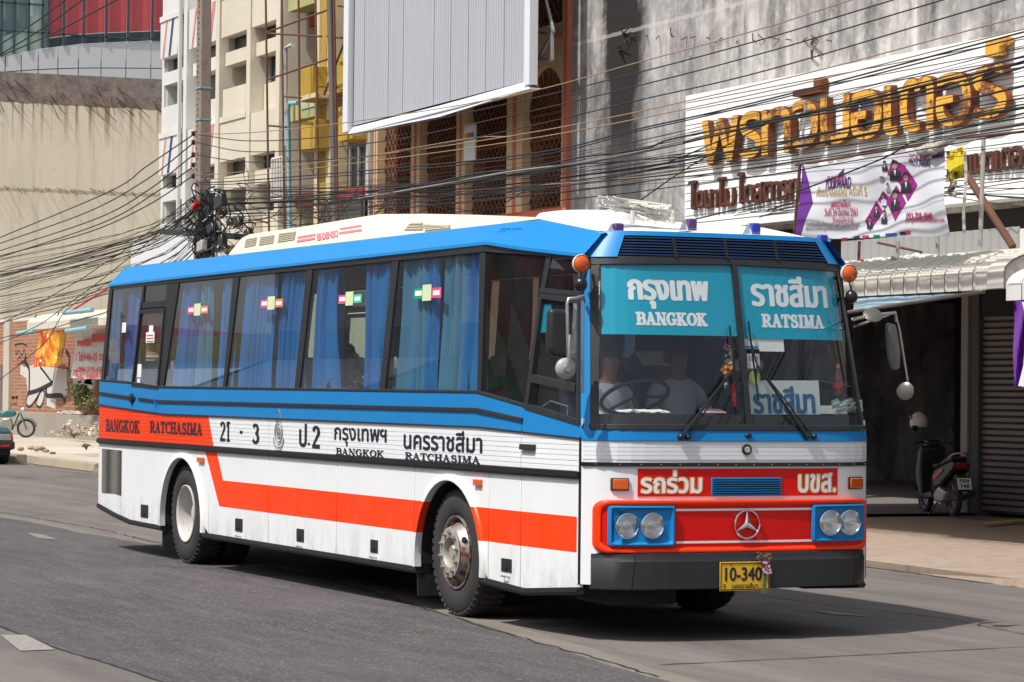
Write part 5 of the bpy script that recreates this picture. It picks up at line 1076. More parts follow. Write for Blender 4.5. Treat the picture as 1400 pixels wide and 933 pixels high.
for a, c_ in (((366, 109), (452, 80)), ((364, 45), (448, 14)), ((366, 46), (440, 50)), ((388, 132), (412, 134)), ((436, 118), (462, 120)), ((367, 172), (392, 174)), ((443, 130), (470, 60)), ((447, 50), (468, 52)), ((462, 8), (474, 10)), ((350, 300), (366, 305))):
    b = MB(); b.tube([on(*a, Y=12.0), on(*c_, Y=12.0)], .025, 5); b.build('brace', m_rust, sf)
pole_('blue_drain_pipe', 'pale blue plastic drain pipe running down between the white and yellow shophouses', [(407, 141), (396, 141), (394, 150), (396, 330)], .055, m_bpipe, 12.5, 'pipe')
pole_('white_drain_pipe', 'short white drain pipe against the cream shophouse wall beside the blue pipe', [(400, 62), (390, 66), (390, 200)], .06, m_wwall, 12.5, 'pipe')
b = MB(); p0, p1 = on(372, 218, Y=12.4), on(386, 272, Y=12.4)
for i in range(5): xx = lerp(p0.x, p1.x, i/4); b.tube([(xx, 12.4, p1.z), (xx, 12.4, p0.z)], .03, 5)
for zz in (p0.z, p1.z): b.tube([(p0.x, 12.4, zz), (p1.x, 12.4, zz)], .03, 5)
setp(b.build('white_window_cage', m_wwall), 'small white barred cage over the lowest window between the scaffold uprights', 'window cage')
# --- big beige wall far behind and the mall beyond
n = NT('beige_stained_wall'); P_ = n.sep(True); mt = n.math; f1 = n.noise(.5, (1, 1, .8), 8, .65, world=True); f2 = n.noise(3.2, (1, 1, .05), 6, .7, world=True); f3 = n.noise(1.8, (1, 1, 1.2), 9, .75, world=True)
c = n.mix(f1, (.68, .60, .45), (.80, .73, .58)); c = n.mix(n.ramp(f2, .5, .75, (0,)*3, (.5,)*3), c, (.34, .31, .26)); c = n.mix(n.ramp(f3, .56, .75, (0,)*3, (.45,)*3), c, (.36, .32, .26))
topb = mt('GREATER_THAN', mt('ADD', P_[2], mt('MULTIPLY', mt('SUBTRACT', f3, .5), .35)), 13.55); ft = n.mix(n.ramp(f3, .3, .7), (.11, .10, .095), (.36, .30, .25)); c = n.mix(topb, c, ft)
wv = n.noise(2.8, (0, 1, 0), 2, .5, world=True); wl = n.noise(1.2, (0, 1, 0), 2, .5, world=True); dr = mt('MULTIPLY', n.ramp(wv, .52, .60), n.ramp(mt('MULTIPLY_ADD', P_[2], .5, -5.85), 0, 1)); dr = mt('MULTIPLY', dr, mt('LESS_THAN', P_[2], 13.62)); c = n.mix(mt('MULTIPLY', dr, .85), c, (.20, .085, .03))
s2 = mt('LESS_THAN', mt('ABSOLUTE', mt('SUBTRACT', mt('ADD', P_[2], mt('MULTIPLY', f3, .3)), 10.1)), .07); c = n.mix(mt('MULTIPLY', s2, .45), c, (.20, .14, .09)); m_beige = n.set(c, .95, spec=.15); n.bump(f3, .2, .05)
bw = thing('beige_wall_building', 'windowless beige concrete building with rust streaks under its dark parapet', 'building', (-95, 25, 0))
b = MB(); b.hexa([(-95, 12, 0), (-95, 45, 0), (-97, 45, 0), (-97, 12, 0)], [(-95, 12, 14.75), (-95, 45, 15.05), (-97, 45, 15.05), (-97, 12, 14.75)]); b.build('wall', m_beige, bw); b = MB(); b.box(-112, -97, 12.0, 45, 0, 14.6); b.build('rear_block', m_beige, bw)
r_ = random.Random(9); b = MB()
for i in range(60): y = 16+r_.random()*10; z = 13.6+r_.random()*.9; p = Vector((-94.98, y, z)); b.tube([p, p+Vector((.15, r_.uniform(.1, .9), r_.uniform(-.9, -.1)))], .014, 4, cap=False)
for i in range(50): y = 16+i*.2+r_.random()*.15; p = Vector((-94.98, y, 10.0+r_.random()*.12)); b.tube([p, p+Vector((.18, r_.uniform(-.1, .25), r_.uniform(-.3, 0)))], .014, 4, cap=False)
b.build('rebar_ends', m_rust, bw, weld=False, kind='stuff')
m_panel = mat('grey_cladding_panel', (.60, .61, .62), .4, .1, .03, 1); ML = thing('shopping_mall', 'modern mall with grey cladding panels and red film behind its glass front', 'building', (-142, 35, 0))
def mY(px, py=30): return on(px, py, X=-140).y
def mZ(px, py): return on(px, py, X=-140).z
zg = pw([(mY(-10), mZ(-10, 80)), (mY(30), mZ(30, 72)), (mY(60), mZ(60, 66)), (mY(120), mZ(120, 59)), (mY(218), mZ(218, 55)), (mY(300), mZ(300, 53))])
cols = [-40, -15, 8, 30, 53, 80, 108, 139, 173, 207, 240, 275]
for a, c_ in zip(cols, cols[1:]):
    y0_, y1_ = mY(a), mY(c_)
    for r0_, r1_ in ((0, .5), (.5, 1.0)):
        zA_, zB_ = [lerp(19.0, zg(yy), r0_) for yy in (y0_, y1_)], [lerp(19.0, zg(yy), r1_) for yy in (y0_, y1_)]
        b = MB(); b.slab([(-140, y0_+.03, zA_[0]+.03), (-140, y1_-.03, zA_[1]+.03), (-140, y1_-.03, zB_[1]-.03), (-140, y0_+.03, zB_[0]-.03)], (-.15, 0, 0)); b.build('cladding_panel', m_panel, ML)
b = MB(); b.box(-142, -140.2, mY(-40), mY(275), 0, 21); b.build('core_wall', m_panel, ML)
m_rfilm = mat('red_window_film', (.58, .09, .10), .4, 0, .15, .6); m_mglass = mat('teal_glass', (.16, .24, .24), .08, 0, .3, .8, coat=.3); m_mint = mat('mint_film', (.45, .62, .54), .4, 0, .08, 1); m_dgl = mat('dark_teal_glass', (.04, .06, .07), .08, 0, .3, 1)  # the red is washed paler, distance haze mixed into its colour
gc = [-40, -18, 2, 19.5, 39, 58, 66, 87, 114, 145, 175, 208, 240, 275]
for i, (a, c_) in enumerate(zip(gc, gc[1:])):
    y0_, y1_ = mY(a), mY(c_); za_, zb2 = zg(y0_), zg(y1_)
    if c_ <= 66:
        b = MB(); b.slab([(-140.15, y0_+.04, za_), (-140.15, y1_-.04, zb2), (-140.15, y1_-.04, 30), (-140.15, y0_+.04, 30)], (-.05, 0, 0)); b.build('glass_panel', m_mint if c_ == 58 else m_mglass, ML)
        if 2 <= a < 58: zz = mZ(c_, {19.5: 45, 39: 38, 58: 18}.get(c_, 40)); b = MB(); b.slab([(-140.1, y0_+.04, za_), (-140.1, y1_-.04, zb2), (-140.1, y1_-.04, zz), (-140.1, y0_+.04, zz-.3)], (-.03, 0, 0)); b.build('mint_film', m_mint, ML)
    else:
        b = MB(); b.slab([(-140.15, y0_+.04, za_), (-140.15, y1_-.04, zb2), (-140.15, y1_-.04, zb2+.55), (-140.15, y0_+.04, za_+.55)], (-.05, 0, 0)); b.build('glass_panel', m_dgl, ML)
        b = MB(); b.slab([(-140.15, y0_+.04, za_+.58), (-140.15, y1_-.04, zb2+.58), (-140.15, y1_-.04, 30), (-140.15, y0_+.04, 30)], (-.05, 0, 0)); b.build('red_glass_panel', m_rfilm, ML)
    b = MB(); b.box(-140.05, -139.9, y0_-.06, y0_+.06, za_, 30); b.build('mullion', m_dgl, ML)
b = MB(); b.box(-139.98, -139.9, mY(-40), mY(275), zg(mY(100))+.52, zg(mY(100))+.6); b.box(-139.98, -139.9, mY(-40), mY(60), 23.9, 24); b.build('transom', m_dgl, ML)
# off-camera row across the street, seen only in the reflections
opp = random.Random(4)
for i in range(13):
    x0_ = -165+i*17.0; h_ = 5+opp.random()*7; col = [(.55, .42, .12), (.30, .30, .30), (.50, .46, .40), (.35, .06, .10)][i % 4]
    o_ = thing('street_house', 'shophouse across the street behind the photographer, %s in the row' % ('first second third fourth fifth sixth seventh eighth ninth tenth eleventh twelfth last'.split()[i]), 'building', (x0_+8, -30, 0))
    fb(o_, 'wall', mat('opposite_wall_%d' % (i % 4), col, .8, 0, .15, 1, .3), x0_, x0_+16.6, 0, h_, -36, -27); fb(o_, 'shop_front', m_void, x0_+.5, x0_+15.8, .1, 3, -27.0, -26.96)
    b = MB(); b.hexa([(x0_+.2, -27, 4.4), (x0_+16.4, -27, 4.4), (x0_+16.4, -23.8, 3.0), (x0_+.2, -23.8, 3.0)], [(x0_+.2, -27, 4.46), (x0_+16.4, -27, 4.46), (x0_+16.4, -23.8, 3.06), (x0_+.2, -23.8, 3.06)]); b.build('sloping_awning', mat('opposite_awning_%d' % (i % 5), [(.6, .6, .58), (.05, .25, .08), (.5, .04, .05), (.6, .45, .05), (.45, .5, .55)][i % 5], .6), o_)
    for k in range(2):
        for q in range(3): fb(o_, 'window', m_wdark, x0_+.8+q*5, x0_+3.6+q*5, 4+k*3, 5.5+k*3, -27.0, -26.97) if 5.5+k*3 < h_ else None
# ================================================================== STREET THINGS
# --- corrugated quarter-round awnings
m_awn = mat('weathered_aluminium', (.60, .56, .48), .8, .0, .12, 1.5, .4, (.22, .19, .16)); m_awnw = mat('white_awning_sheet', (.66, .65, .61), .6, 0, .08, 2, .4, (.3, .26, .2))
def awning(x0, x1, Yf, Yb, zb, zt, lab, px_w=.13, m=m_awn, endcap=True, roof=True):
    t = thing('curved_awning', lab, 'awning', ((x0+x1)/2, Yb, zb)); nseg = max(1, round((x1-x0)/.29)); w_ = (x1-x0)/nseg
    def prof(v, d):
        if v < .22: return (Yf-d, lerp(zb, zb+.22*(zt-zb)*1.6, v/.22))
        th = (v-.22)/.78*pi/2; z0_ = zb+.352*(zt-zb); return (lerp(Yf, Yb, 1-cos(th))-d*cos(th), z0_+(zt-z0_)*sin(th)+d*sin(th))
    for i in range(nseg):
        xa = x0+i*w_; b = MB(); vv = [0, .11, .22]+[.22+.78*k/20 for k in range(1, 21)]; us = [(0, 0), (.08, .03), (.16, .0), (.35, .004), (.55, 0), (.75, .004), (.92, 0), (1.02, .03)]
        rows = []
        for k, v in enumerate(vv):
            rib = .012 if (k % 2 and v > .22) else 0; row = []
            for u, d in us: y, z = prof(v, d+rib*(.16 <= u <= .92)); row.append((xa+u*w_, y, z))
            rows.append(row)
        b.raw([p for r in rows for p in r], [(a*8+c, a*8+c+1, (a+1)*8+c+1, (a+1)*8+c) for a in range(len(vv)-1) for c in range(7)]); b.build('awning_strip', m, t)
    if endcap:
        b = MB(); pts = [prof(v/14, .005) for v in range(15)]; b.hexa([(x1-.02, y, z) for y, z in pts]+[(x1-.02, Yb, zb+.3)], [(x1+.03, y, z) for y, z in pts]+[(x1+.03, Yb, zb+.3)]); b.build('end_cap', m_awnw, t)
        b = MB(); b.raw([(x1+dx, y-.02, z+.01) for dx in (-.28, .04) for y, z in pts], [(i, i+1, 16+i, 15+i) for i in range(14)]); b.build('end_trim', m_awn, t, solid=.01)
    b = MB(); b.tube([(x0, Yf+.03, zb+.02), (x1, Yf+.03, zb+.02)], .02, 6); b.tube([(x0, Yb, zt-.05), (x1, Yb, zt-.05)], .025, 6)
    for k in range(5): xx = lerp(x0+.1, x1-.1, k/4); b.tube([(xx, Yf+.05, zb+.05), (xx, FYP, zb+.5)], .02, 6)
    b.build('awning_frame', m_rust, t)
    if roof: b = MB(); b.box(x0, x1, Yb-.02, FYP, zt+.0, zt+.03); b.build('roof_sheet', m_awn, t)
    return t
AY = 7.6; xr = on(1372, 394, Y=AY).x; zb1 = on(1300, 399, Y=AY).z; zt1 = on(1300, 352, Y=AY+1.3).z
awning(-18.5, xr, AY, AY+1.3, zb1, zt1, 'long weathered aluminium awning with a curved ribbed front over the open shop')
A2 = 6.9; x2 = on(1377, 410, Y=A2).x; awning(x2, x2+5, A2, A2+1.2, on(1385, 411, Y=A2).z, on(1385, 363, Y=A2+1.0).z, 'paler curved ribbed awning at the right edge of the photograph', endcap=False, m=m_awnw)
# torn white sheets on top of the awning
b = MB(); r_ = random.Random(3)
for i in range(46):
    px = 1160+r_.random()*135; py = 352+r_.random()*14-(px-1160)*.045; p = on(px, py, Y=AY+.9-r_.random()*.4); a = Vector((r_.uniform(.1, .28), r_.uniform(-.05, .05), r_.uniform(-.03, .05))); c_ = Vector((r_.uniform(-.08, .08), r_.uniform(-.1, .1), r_.uniform(-.10, -.03))); b.poly([p, p+a, p+a+c_*r_.uniform(.5, 1), p+c_])
setp(b.build('torn_plastic_sheet', m_paper, solid=.004), 'torn white plastic sheeting lying along the top of the long awning', 'plastic sheet')
b = MB(); p = on(1160, 362, Y=AY+.6); b.slab([p, p+Vector((.35, 0, .05)), p+Vector((.3, .1, -.08)), p+Vector((.02, .1, -.07))], (0, 0, .01)); setp(b.build('red_rag', mat('red_rag', (.55, .06, .03), .8)), 'small red rag lying on the left end of the long awning', 'rag')
# blue tarpaulin hung under it
n = NT('blue_tarpaulin'); m_tarp = n.set(n.mix(n.noise(2, (1, 1, .3)), (.17, .27, .36), (.36, .46, .52)), .5)
def tarp(u, v):
    a, c_ = on(1166, 404, Y=AY+.05), on(1334, 400, Y=AY+.05); d, e = on(1166, 425, Y=AY-.15), on(1334, 402.5, Y=AY-.1)
    p = a.lerp(c_, u).lerp(d.lerp(e, u), v); p.y += .02*sin(u*13+v*3)*v+.006*sin(u*31); return p
b = MB(); b.grid(tarp, 60, 8); t = b.build('blue_tarpaulin', m_tarp, smooth=80); setp(t, 'pale blue tarpaulin stretched under the long awning', 'tarpaulin')
b = MB(); a, c_ = on(1160, 427, Y=AY-.15), on(1345, 399, Y=AY-.1); b.tube([a, c_], .022, 8); setp(b.build('tarpaulin_rod', m_rpole, smooth=60), 'thin metal rod along the lower edge of the blue tarpaulin', 'rod')
# --- scrap metal frame holding the banner
m_pale = mat('pale_steel_pole', (.46, .44, .42), .5, .3, .15, 4, .4, (.2, .08, .04)); BYb = 7.45
def fpole(lab, pts, r, m, Yp=BYb+.06): pole_('frame_pole', lab, pts, r, m, Yp, 'pole')
fpole('thin pale steel pole left of the white banner', [(1102, 138), (1094, 225)], .018, m_pale); fpole('rusty upright holding the left edge of the white banner', [(1094, 222), (1085, 335)], .022, m_rust)
fpole('pale vertical steel pole in front of the sign, right of the banner', [(1345, 186), (1340, 338)], .026, m_pale, 7.9); fpole('thick rusty beam leaning diagonally right of the banner', [(1308, 218), (1385, 338)], .045, m_rust, 8.6)
fpole('thin rusty rail running level to the right above the second row of letters', [(1285, 192), (1420, 178)], .016, m_rust, 7.8); fpole('rusty horizontal rail along the top of the banner', [(1088, 226), (1180, 211), (1295, 193)], .016, m_rust)
fpole('short rusty post under the banner, nearest the bus', [(1175, 330), (1174, 358)], .02, m_rust, 8.2); fpole('short grey post under the middle of the banner', [(1228, 330), (1227, 352)], .022, m_pale, 8.2); fpole('short grey post under the right end of the banner', [(1282, 320), (1282, 348)], .026, m_pale, 8.2)
fpole('rusty brace running down to the right under the banner', [(1200, 332), (1260, 345)], .016, m_rust, 8.3)
b = MB(); r_ = random.Random(8)
for i in range(9): p = on(1262+i*4.5, 205-i*1.8+r_.random()*6, Y=BYb-.05); b.ball(p, .10+.05*r_.random(), .05, .06, 8, 5)
setp(b.build('knotted_cloth', mat('dirty_white_cloth', (.48, .44, .40), .8, 0, .2, 6), smooth=70), 'dirty white cloth knotted at the top right corner of the banner', 'cloth')
b = MB(); a = on(1319, 214, Y=7.5); b.grid(lambda u, v: on(1317+4*u+1.5*sin(6*v), 208+112*v, Y=7.5+.02*sin(9*v)), 2, 16); setp(b.build('hanging_strip', mat('dirty_white_cloth', (1, 1, 1)), solid=.004), 'long dirty cloth strip hanging down right of the banner', 'cloth strip')
b = MB(); b.grid(lambda u, v: on(1297+10*u+2*sin(7*v), 245+24*v, Y=7.6+.05*sin(9*v+4*u)), 3, 6); setp(b.build('hanging_rag', mat('dirty_white_cloth', (1, 1, 1)), solid=.004), 'small crumpled rag hanging beside the right edge of the banner', 'rag')
# grey corrugated screen above the awning
b = MB(); x0_, x1_ = on(1150, 340, Y=9.6).x, on(1400, 340, Y=9.6).x; zA_, zB_ = on(1200, 362, Y=9.6).z, on(1200, 326, Y=9.6).z; k = int((x1_-x0_)/.1)
xs_ = [(x0_+i*.1, .03*(i % 2)) for i in range(k+1)]; b.raw([(x, 9.6+d, zA_-.3) for x, d in xs_]+[(x, 9.6+d, zB_) for x, d in xs_], [(i, i+1, k+2+i, k+1+i) for i in range(k)]); setp(b.build('grey_sheet_screen', mat('dull_grey_sheet', (.30, .30, .30), .6, .1, .1, 1, .3)), 'dull grey corrugated screen behind the banner posts, above the long awning', 'screen')
b = MB(); b.box(on(1292, 320, Y=10.5).x, on(1420, 320, Y=10.5).x, 10.4, 10.6, on(1300, 350, Y=10.5).z, on(1300, 322, Y=10.5).z); setp(b.build('white_gutter_board', m_wwall), 'whitish weathered board above the right part of the awning, crossed by cables', 'board')
# --- the banner
m_ban = mat('white_vinyl', (.72, .73, .77), .5, 0, .04, 1); m_pur = mat('purple_vinyl', (.16, .035, .30), .5, 0, .06, 1); m_mag = mat('magenta_print', (.33, .02, .22), .5); m_sil = mat('dark_portrait_print', (.035, .03, .04), .5); m_skinp = mat('portrait_skin_print', (.42, .28, .22), .5); m_grp = mat('grey_portrait_print', (.30, .27, .30), .5)
m_redp = mat('banner_red_print', (.50, .03, .12), .5); m_gold = mat('banner_gold_print', (.55, .35, .12), .5); m_vio = mat('banner_violet_print', (.10, .03, .18), .5)
bn = thing('advertising_banner', 'white vinyl banner with a purple left edge and a diamond pattern of portraits', 'banner', (on(1190, 330, Y=BYb)))
Q = [on(1098, 225, Y=BYb), on(1290, 199, Y=BYb), on(1296, 322, Y=BYb), on(1089, 328, Y=BYb)]
def bp(u, v, d=0):
    """u to the right, v downwards 0..1, soft folds"""
    p = Q[0].lerp(Q[1], u).lerp(Q[3].lerp(Q[2], u), v); w_ = .022*sin(u*8+v*6)*(.3+v)+.008*sin(u*21-v*5)+.05*sin(pi*u)*v; p.y += w_-d; p.z -= .035*sin(pi*((u*2.6) % 1))*(1-v)*(1-v); return p
b = MB(); b.grid(lambda u, v: bp(u, v), 60, 30); b.build('banner_cloth', m_ban, bn, smooth=80, weld=False)
def bpoly(pts, m, name='banner_print', d=.006):
    """pts in (u, v), triangulated over the folds"""
    b = MB(); c_ = (sum(p[0] for p in pts)/len(pts), sum(p[1] for p in pts)/len(pts)); N = len(pts); K = 6
    for i in range(N):
        a, e = pts[i], pts[(i+1) % N]
        for r in range(K):
            t0, t1 = r/K, (r+1)/K
            for s_ in range(K):
                u0, u1 = s_/K, (s_+1)/K; f_ = lambda t, u: bp(lerp(c_[0], lerp(a[0], e[0], u), t), lerp(c_[1], lerp(a[1], e[1], u), t), d); b.poly([f_(t0, u0), f_(t1, u0), f_(t1, u1), f_(t0, u1)] if r else [f_(t0, u0), f_(t1, u0), f_(t1, u1)])
    return b.build(name, m, bn, weld=False)
bpoly([(0, 0), (.005, 0), (.105, .52), (.02, .99), (0, .99)], m_pur)
def pxb(px, py): # photo pixel -> banner uv (approx bilinear inverse)
    u = (px-1094)/198; 
    for _ in range(4): vt = lerp(225, 199, u); vb = lerp(328, 322, u); v = (py-vt)/(vb-vt); u = (px-lerp(1098, 1089, v))/(lerp(1290, 1296, v)-lerp(1098, 1089, v))
    return (u, v)
def bd(cx_, cy_, rx, ry, m=m_mag): bpoly([pxb(cx_, cy_-ry), pxb(cx_+rx, cy_), pxb(cx_, cy_+ry), pxb(cx_-rx, cy_)], m)
bpoly([pxb(x, y) for x, y in ((1224, 214), (1240, 226), (1232, 250), (1217, 236))], m_mag); bpoly([pxb(x, y) for x, y in ((1240, 228), (1255, 252), (1243, 275), (1231, 250))], m_mag); bd(1227, 277, 14, 25); bd(1209.5, 272, 9, 13); bd(1198, 288, 8.5, 15); bd(1190, 302, 8, 14)
def portrait(px, py, s, sm=m_sil):
    bpoly([pxb(px+x*s, py+y*s) for x, y in ((-1, 3.4), (-.95, 1.7), (-.3, 1.1), (.3, 1.1), (.95, 1.7), (1, 3.4))], sm, d=.010)
    bpoly([pxb(px+.5*s*cos(a*.6283), py+.2*s+.8*s*sin(a*.6283)) for a in range(10)], m_skinp, d=.012); bpoly([pxb(px+x*s, py+y*s) for x, y in ((-.55, .1), (-.5, -.6), (0, -.9), (.5, -.6), (.55, .1), (.3, -.25), (-.3, -.25))], m_sil, d=.014)
    bpoly([pxb(px+x*s, py+y*s) for x, y in ((-.22, 1.2), (.22, 1.2), (0, 2.4))], m_ban, d=.014)
portrait(1226, 264, 7); portrait(1240, 240, 7); portrait(1227, 222, 7); portrait(1209, 266, 4.2, m_ban); portrait(1198, 282, 4.4); portrait(1190, 299, 4.0); portrait(1210, 290, 4.6); portrait(1215, 219, 3.6); portrait(1217, 251, 3.2, m_grp)
def btext(txt, px0, py0, px1, py1, m, bold=.0008, lc=0, **k):
    (u0, v0), (u1, v1) = pxb(px0, py0), pxb(px1, py1); W_ = 4.0*(u1-u0); H_ = 1.35*(v1-v0); vv0 = pxb(px0, py1)[1]; vv1 = pxb(px1, py1)[1]
    letter('banner_lettering', txt, lambda u, v, d: bp(u0+u/W_*(u1-u0), lerp(vv0, vv1, u/W_)-v/1.35, .008), W_, H_, m, bn, bold=bold, res=26, **k)
btext('YOURWARD', 1130, 245, 1168, 257, m_vio, .004); btext('THE NEXT', 1133, 241, 1160, 247, m_redp); btext('สัมมนาออนไลน์ ครั้งที่ 5', 1118, 258, 1187, 267, m_gold); btext('นครราชสีมา', 1139, 274, 1165, 283, m_redp, .002); btext('วันที่ 24 มีนาคม 2561', 1130, 285, 1173, 295, m_redp, .001); btext('โรงแรมสีมาธานี', 1139, 297, 1166, 304, m_redp)
btext('MILLIONAIRE', 1245, 219, 1274, 226, m_vio); btext('YOUNG', 1246, 212, 1272, 217, m_redp); btext('093-708-4840', 1243, 292, 1277, 300, m_redp, .002); btext('youngselfmadewillionaire.com', 1242, 299, 1292, 306, m_redp, .001)
btext('ขอเชิญผู้สนใจทุกท่านเข้าร่วมงานสัมมนา', 1106, 306, 1175, 311, m_grp, .002); btext('สอบถามข้อมูลเพิ่มเติมได้ที่เจ้าหน้าที่', 1104, 311, 1172, 316, m_grp, .002); btext('»', 1207, 239, 1214, 247, m_grp, .01)
bpoly([pxb(x, y) for x, y in ((1150, 236), (1158, 228), (1157, 242), (1154, 240), (1151, 244))], m_vio); bpoly([pxb(x, y) for x, y in ((1275, 207), (1290, 204), (1289, 211), (1275, 214))], m_vio)
for x, y, m_, w_ in ((1148, 328, m_redp, 8), (1166, 326, m_text, 10), (1180, 325, m_redp, 10), (1196, 324, m_grn, 9), (1213, 322, mat('logo_blue', (.05, .15, .45), .5), 16), (1234, 320, m_text, 8), (1242, 319, m_redp, 6), (1125, 329, mat('logo_sky', (.25, .5, .7), .5), 9)):
    bpoly([pxb(x, y-3), pxb(x+w_, y-3.4), pxb(x+w_, y+1), pxb(x, y+1.4)], m_, 'sponsor_mark')
# second small poster right of it, purple flag at the edge
b = MB(); b.grid(lambda u, v: on(lerp(1294, 1318, u), lerp(208, 200, u)+v*42, Y=7.7+.04*sin(8*u+3*v)), 8, 8); n = NT('garish_poster'); f = n.noise(6, det=3); c = n.mix(n.ramp(f, .42, .5), (.02, .02, .02), (.70, .55, .02)); c = n.mix(n.ramp(n.noise(8), .6, .64), c, (.5, .03, .02)); ps = b.build('small_poster', n.set(c, .5)); setp(ps, 'small crumpled yellow and black poster at the right edge of the white banner', 'poster')
ORG[ps.name] = Matrix.Identity(4); a, c_ = on(1295, 236, Y=7.6), on(1316, 232, Y=7.6); letter('poster_lettering', 'บันเทิง', lambda u, v, d: Vector((a.x+u, 7.62-d, a.z+v)), c_.x-a.x, .25, mat('poster_yellow', (.8, .65, .03), .5), ps, bold=.012, res=24)
def flag(u, v): p = on(lerp(1386, 1412, u)+1.0*sin(8*v), lerp(412, 530, v), Y=A2-.05+.05*sin(9*u+5*v)); return p
b = MB(); b.grid(flag, 10, 20); fl = b.build('purple_flag', m_pur, smooth=80); setp(fl, 'purple and white banner hanging from the paler awning at the right edge', 'banner'); ORG[fl.name] = Matrix.Identity(4)
b = MB(); pts = [(1400, 412), (1412, 412), (1412, 530), (1388, 530)]; b.poly([on(1397, 413, Y=A2-.12), on(1412, 413, Y=A2-.12), on(1412, 530, Y=A2-.12), on(1392, 528, Y=A2-.12), on(1399, 500, Y=A2-.12), on(1404, 440, Y=A2-.12)]); b.build('white_print', m_ban, fl)
# yellow line painted on the shop apron
b = MB(); b.poly([on(1345, 714.5, Z=.13), on(1400, 709.5, Z=.13), on(1400, 711.5, Z=.13), on(1345, 716.5, Z=.13)]); b.build('yellow_floor_line', mat('yellow_line_paint', (.55, .42, .06), .6), kind='structure', weld=False)
# --- utility pole
n = NT('pole_concrete'); c = n.mix(n.noise(4, (1, 1, .3), 8), (.20, .16, .13), (.32, .26, .21)); c = n.mix(n.ramp(n.noise(9, (1, 1, .5), 8), .55, .75, (0,)*3, (.7,)*3), c, (.08, .065, .055)); m_pole = n.set(c, .95, spec=.15)
PY = 6.6; PXc = on(278, 250, Y=PY).x; up_ = thing('utility_pole', 'weathered concrete utility pole wrapped in tangled black cables behind the bus roof', 'utility pole', (PXc, PY, 0))
def pcx(z): return on(277+ (4 if z < 6 else 0), 250, Y=PY).x
b = MB(); b.hexa([(PXc-.19+.02, PY-.13, 0), (PXc+.19+.02, PY-.13, 0), (PXc+.19+.02, PY+.13, 0), (PXc-.19+.02, PY+.13, 0)], [(PXc-.13-.10, PY-.10, 11), (PXc+.13-.10, PY-.10, 11), (PXc+.13-.10, PY+.10, 11), (PXc-.13-.10, PY+.10, 11)]); b.build('pole_shaft', m_pole, up_, bev=.02)
b = MB(); r_ = random.Random(6)
for i in range(40):
    z = 5.2+i*.105; b.obox((PXc+.0-.10*z/11+r_.choice((-.03, .03)), PY-.13+.03*z/11-.002, z), (.013, 0, 0), (0, .01, 0), (0, 0, .016))
b.build('bolt_hole', m_dark, up_)
for py in (121, 164):
    z = on(278, py, Y=PY).z; xx = PXc-.10*z/11+.01; b = MB(); b.box(xx-.155, xx+.155, PY-.125, PY+.125, z-.018, z+.009); b.build('blue_band', m_bpipe, up_)
a, c_ = on(222, 317, Y=PY-.25), on(345, 325, Y=PY-.25); b = MB(); b.beam(a, c_, .10, .11); b.build('crossarm', m_trim, up_)
for py in (183, 195, 212, 226, 241):
    p = on(265, py, Y=PY-.05); b = MB(); b.lathe([(-.05, .02), (-.04, .05), (-.01, .055), (.0, .03), (.01, .055), (.04, .05), (.05, .02)], p, (0, 0, 1), 10); b.box(p.x, p.x+.15, p.y-.02, p.y+.02, p.z-.02, p.z+.02); b.build('insulator', m_trim, up_, smooth=50)
# tangle: loops, splice boxes
b = MB(); r_ = random.Random(12)
for i in range(84):
    cxp, cyp = (r_.gauss(284, 10), r_.uniform(262, 345)) if i < 44 else (r_.uniform(245, 345), r_.gauss(312, 17)); p = on(cxp, cyp, Y=PY-.2-r_.random()*.25); rx, rz = r_.uniform(.04, .2), r_.uniform(.12, .6); ph = r_.random()*6; sw = r_.uniform(.2, .75)
    b.tube([p+Vector((rx*cos(ph+2*pi*sw*k/12), .1*sin(3*k/12*pi+ph), rz*sin(ph+2*pi*sw*k/12))) for k in range(13)], r_.choice((.006, .009, .015)), 5, cap=False)
for i in range(26):
    p = on(r_.gauss(284, 6), 262+r_.random()*10, Y=PY-.3); b.tube([p, p+Vector((r_.uniform(-.2, .2), -.05, -.35)), p+Vector((r_.uniform(-.3, .35), 0, -.8)), p+Vector((r_.uniform(-.1, .25), .0, -1.2))], .016, 5, cap=False)
b.build('cable_tangle', m_trim, up_, weld=False, kind='stuff')
for (a0, a1, c0, c1) in ((244, 311, 258, 322), (283, 303, 297, 321), (300, 318, 309, 346), (320, 295, 332, 312), (311, 298, 320, 309), (335, 311, 345, 328), (292, 262, 310, 290), (292, 335, 315, 346)):
    p, q = on(a0, c1 if c1 > a1 else a1, Y=PY-.45), on(c0, a1, Y=PY-.45); b = MB(); cc = (p+q)/2; b.obox(cc, ((q.x-p.x)*.28, 0, .03), (0, .06, 0), (-.05, 0, (q.z-p.z)*.36)); b.build('splice_box', m_trim, up_, bev=.02)
b = MB(); p = on(268, 281, Y=PY-.5); b.obox(p, (.12, 0, .05), (0, .05, 0), (0, 0, .03)); b.build('red_tag', mat('red_tag', (.6, .02, .02), .5), up_)
p = on(276, 337, Y=PY-.45); b = MB(); b.obox(p, (.16, 0, .02), (0, .06, 0), (0, 0, .10)); b.build('grey_splice_box', mat('grey_box', (.4, .4, .4), .6), up_, bev=.02)
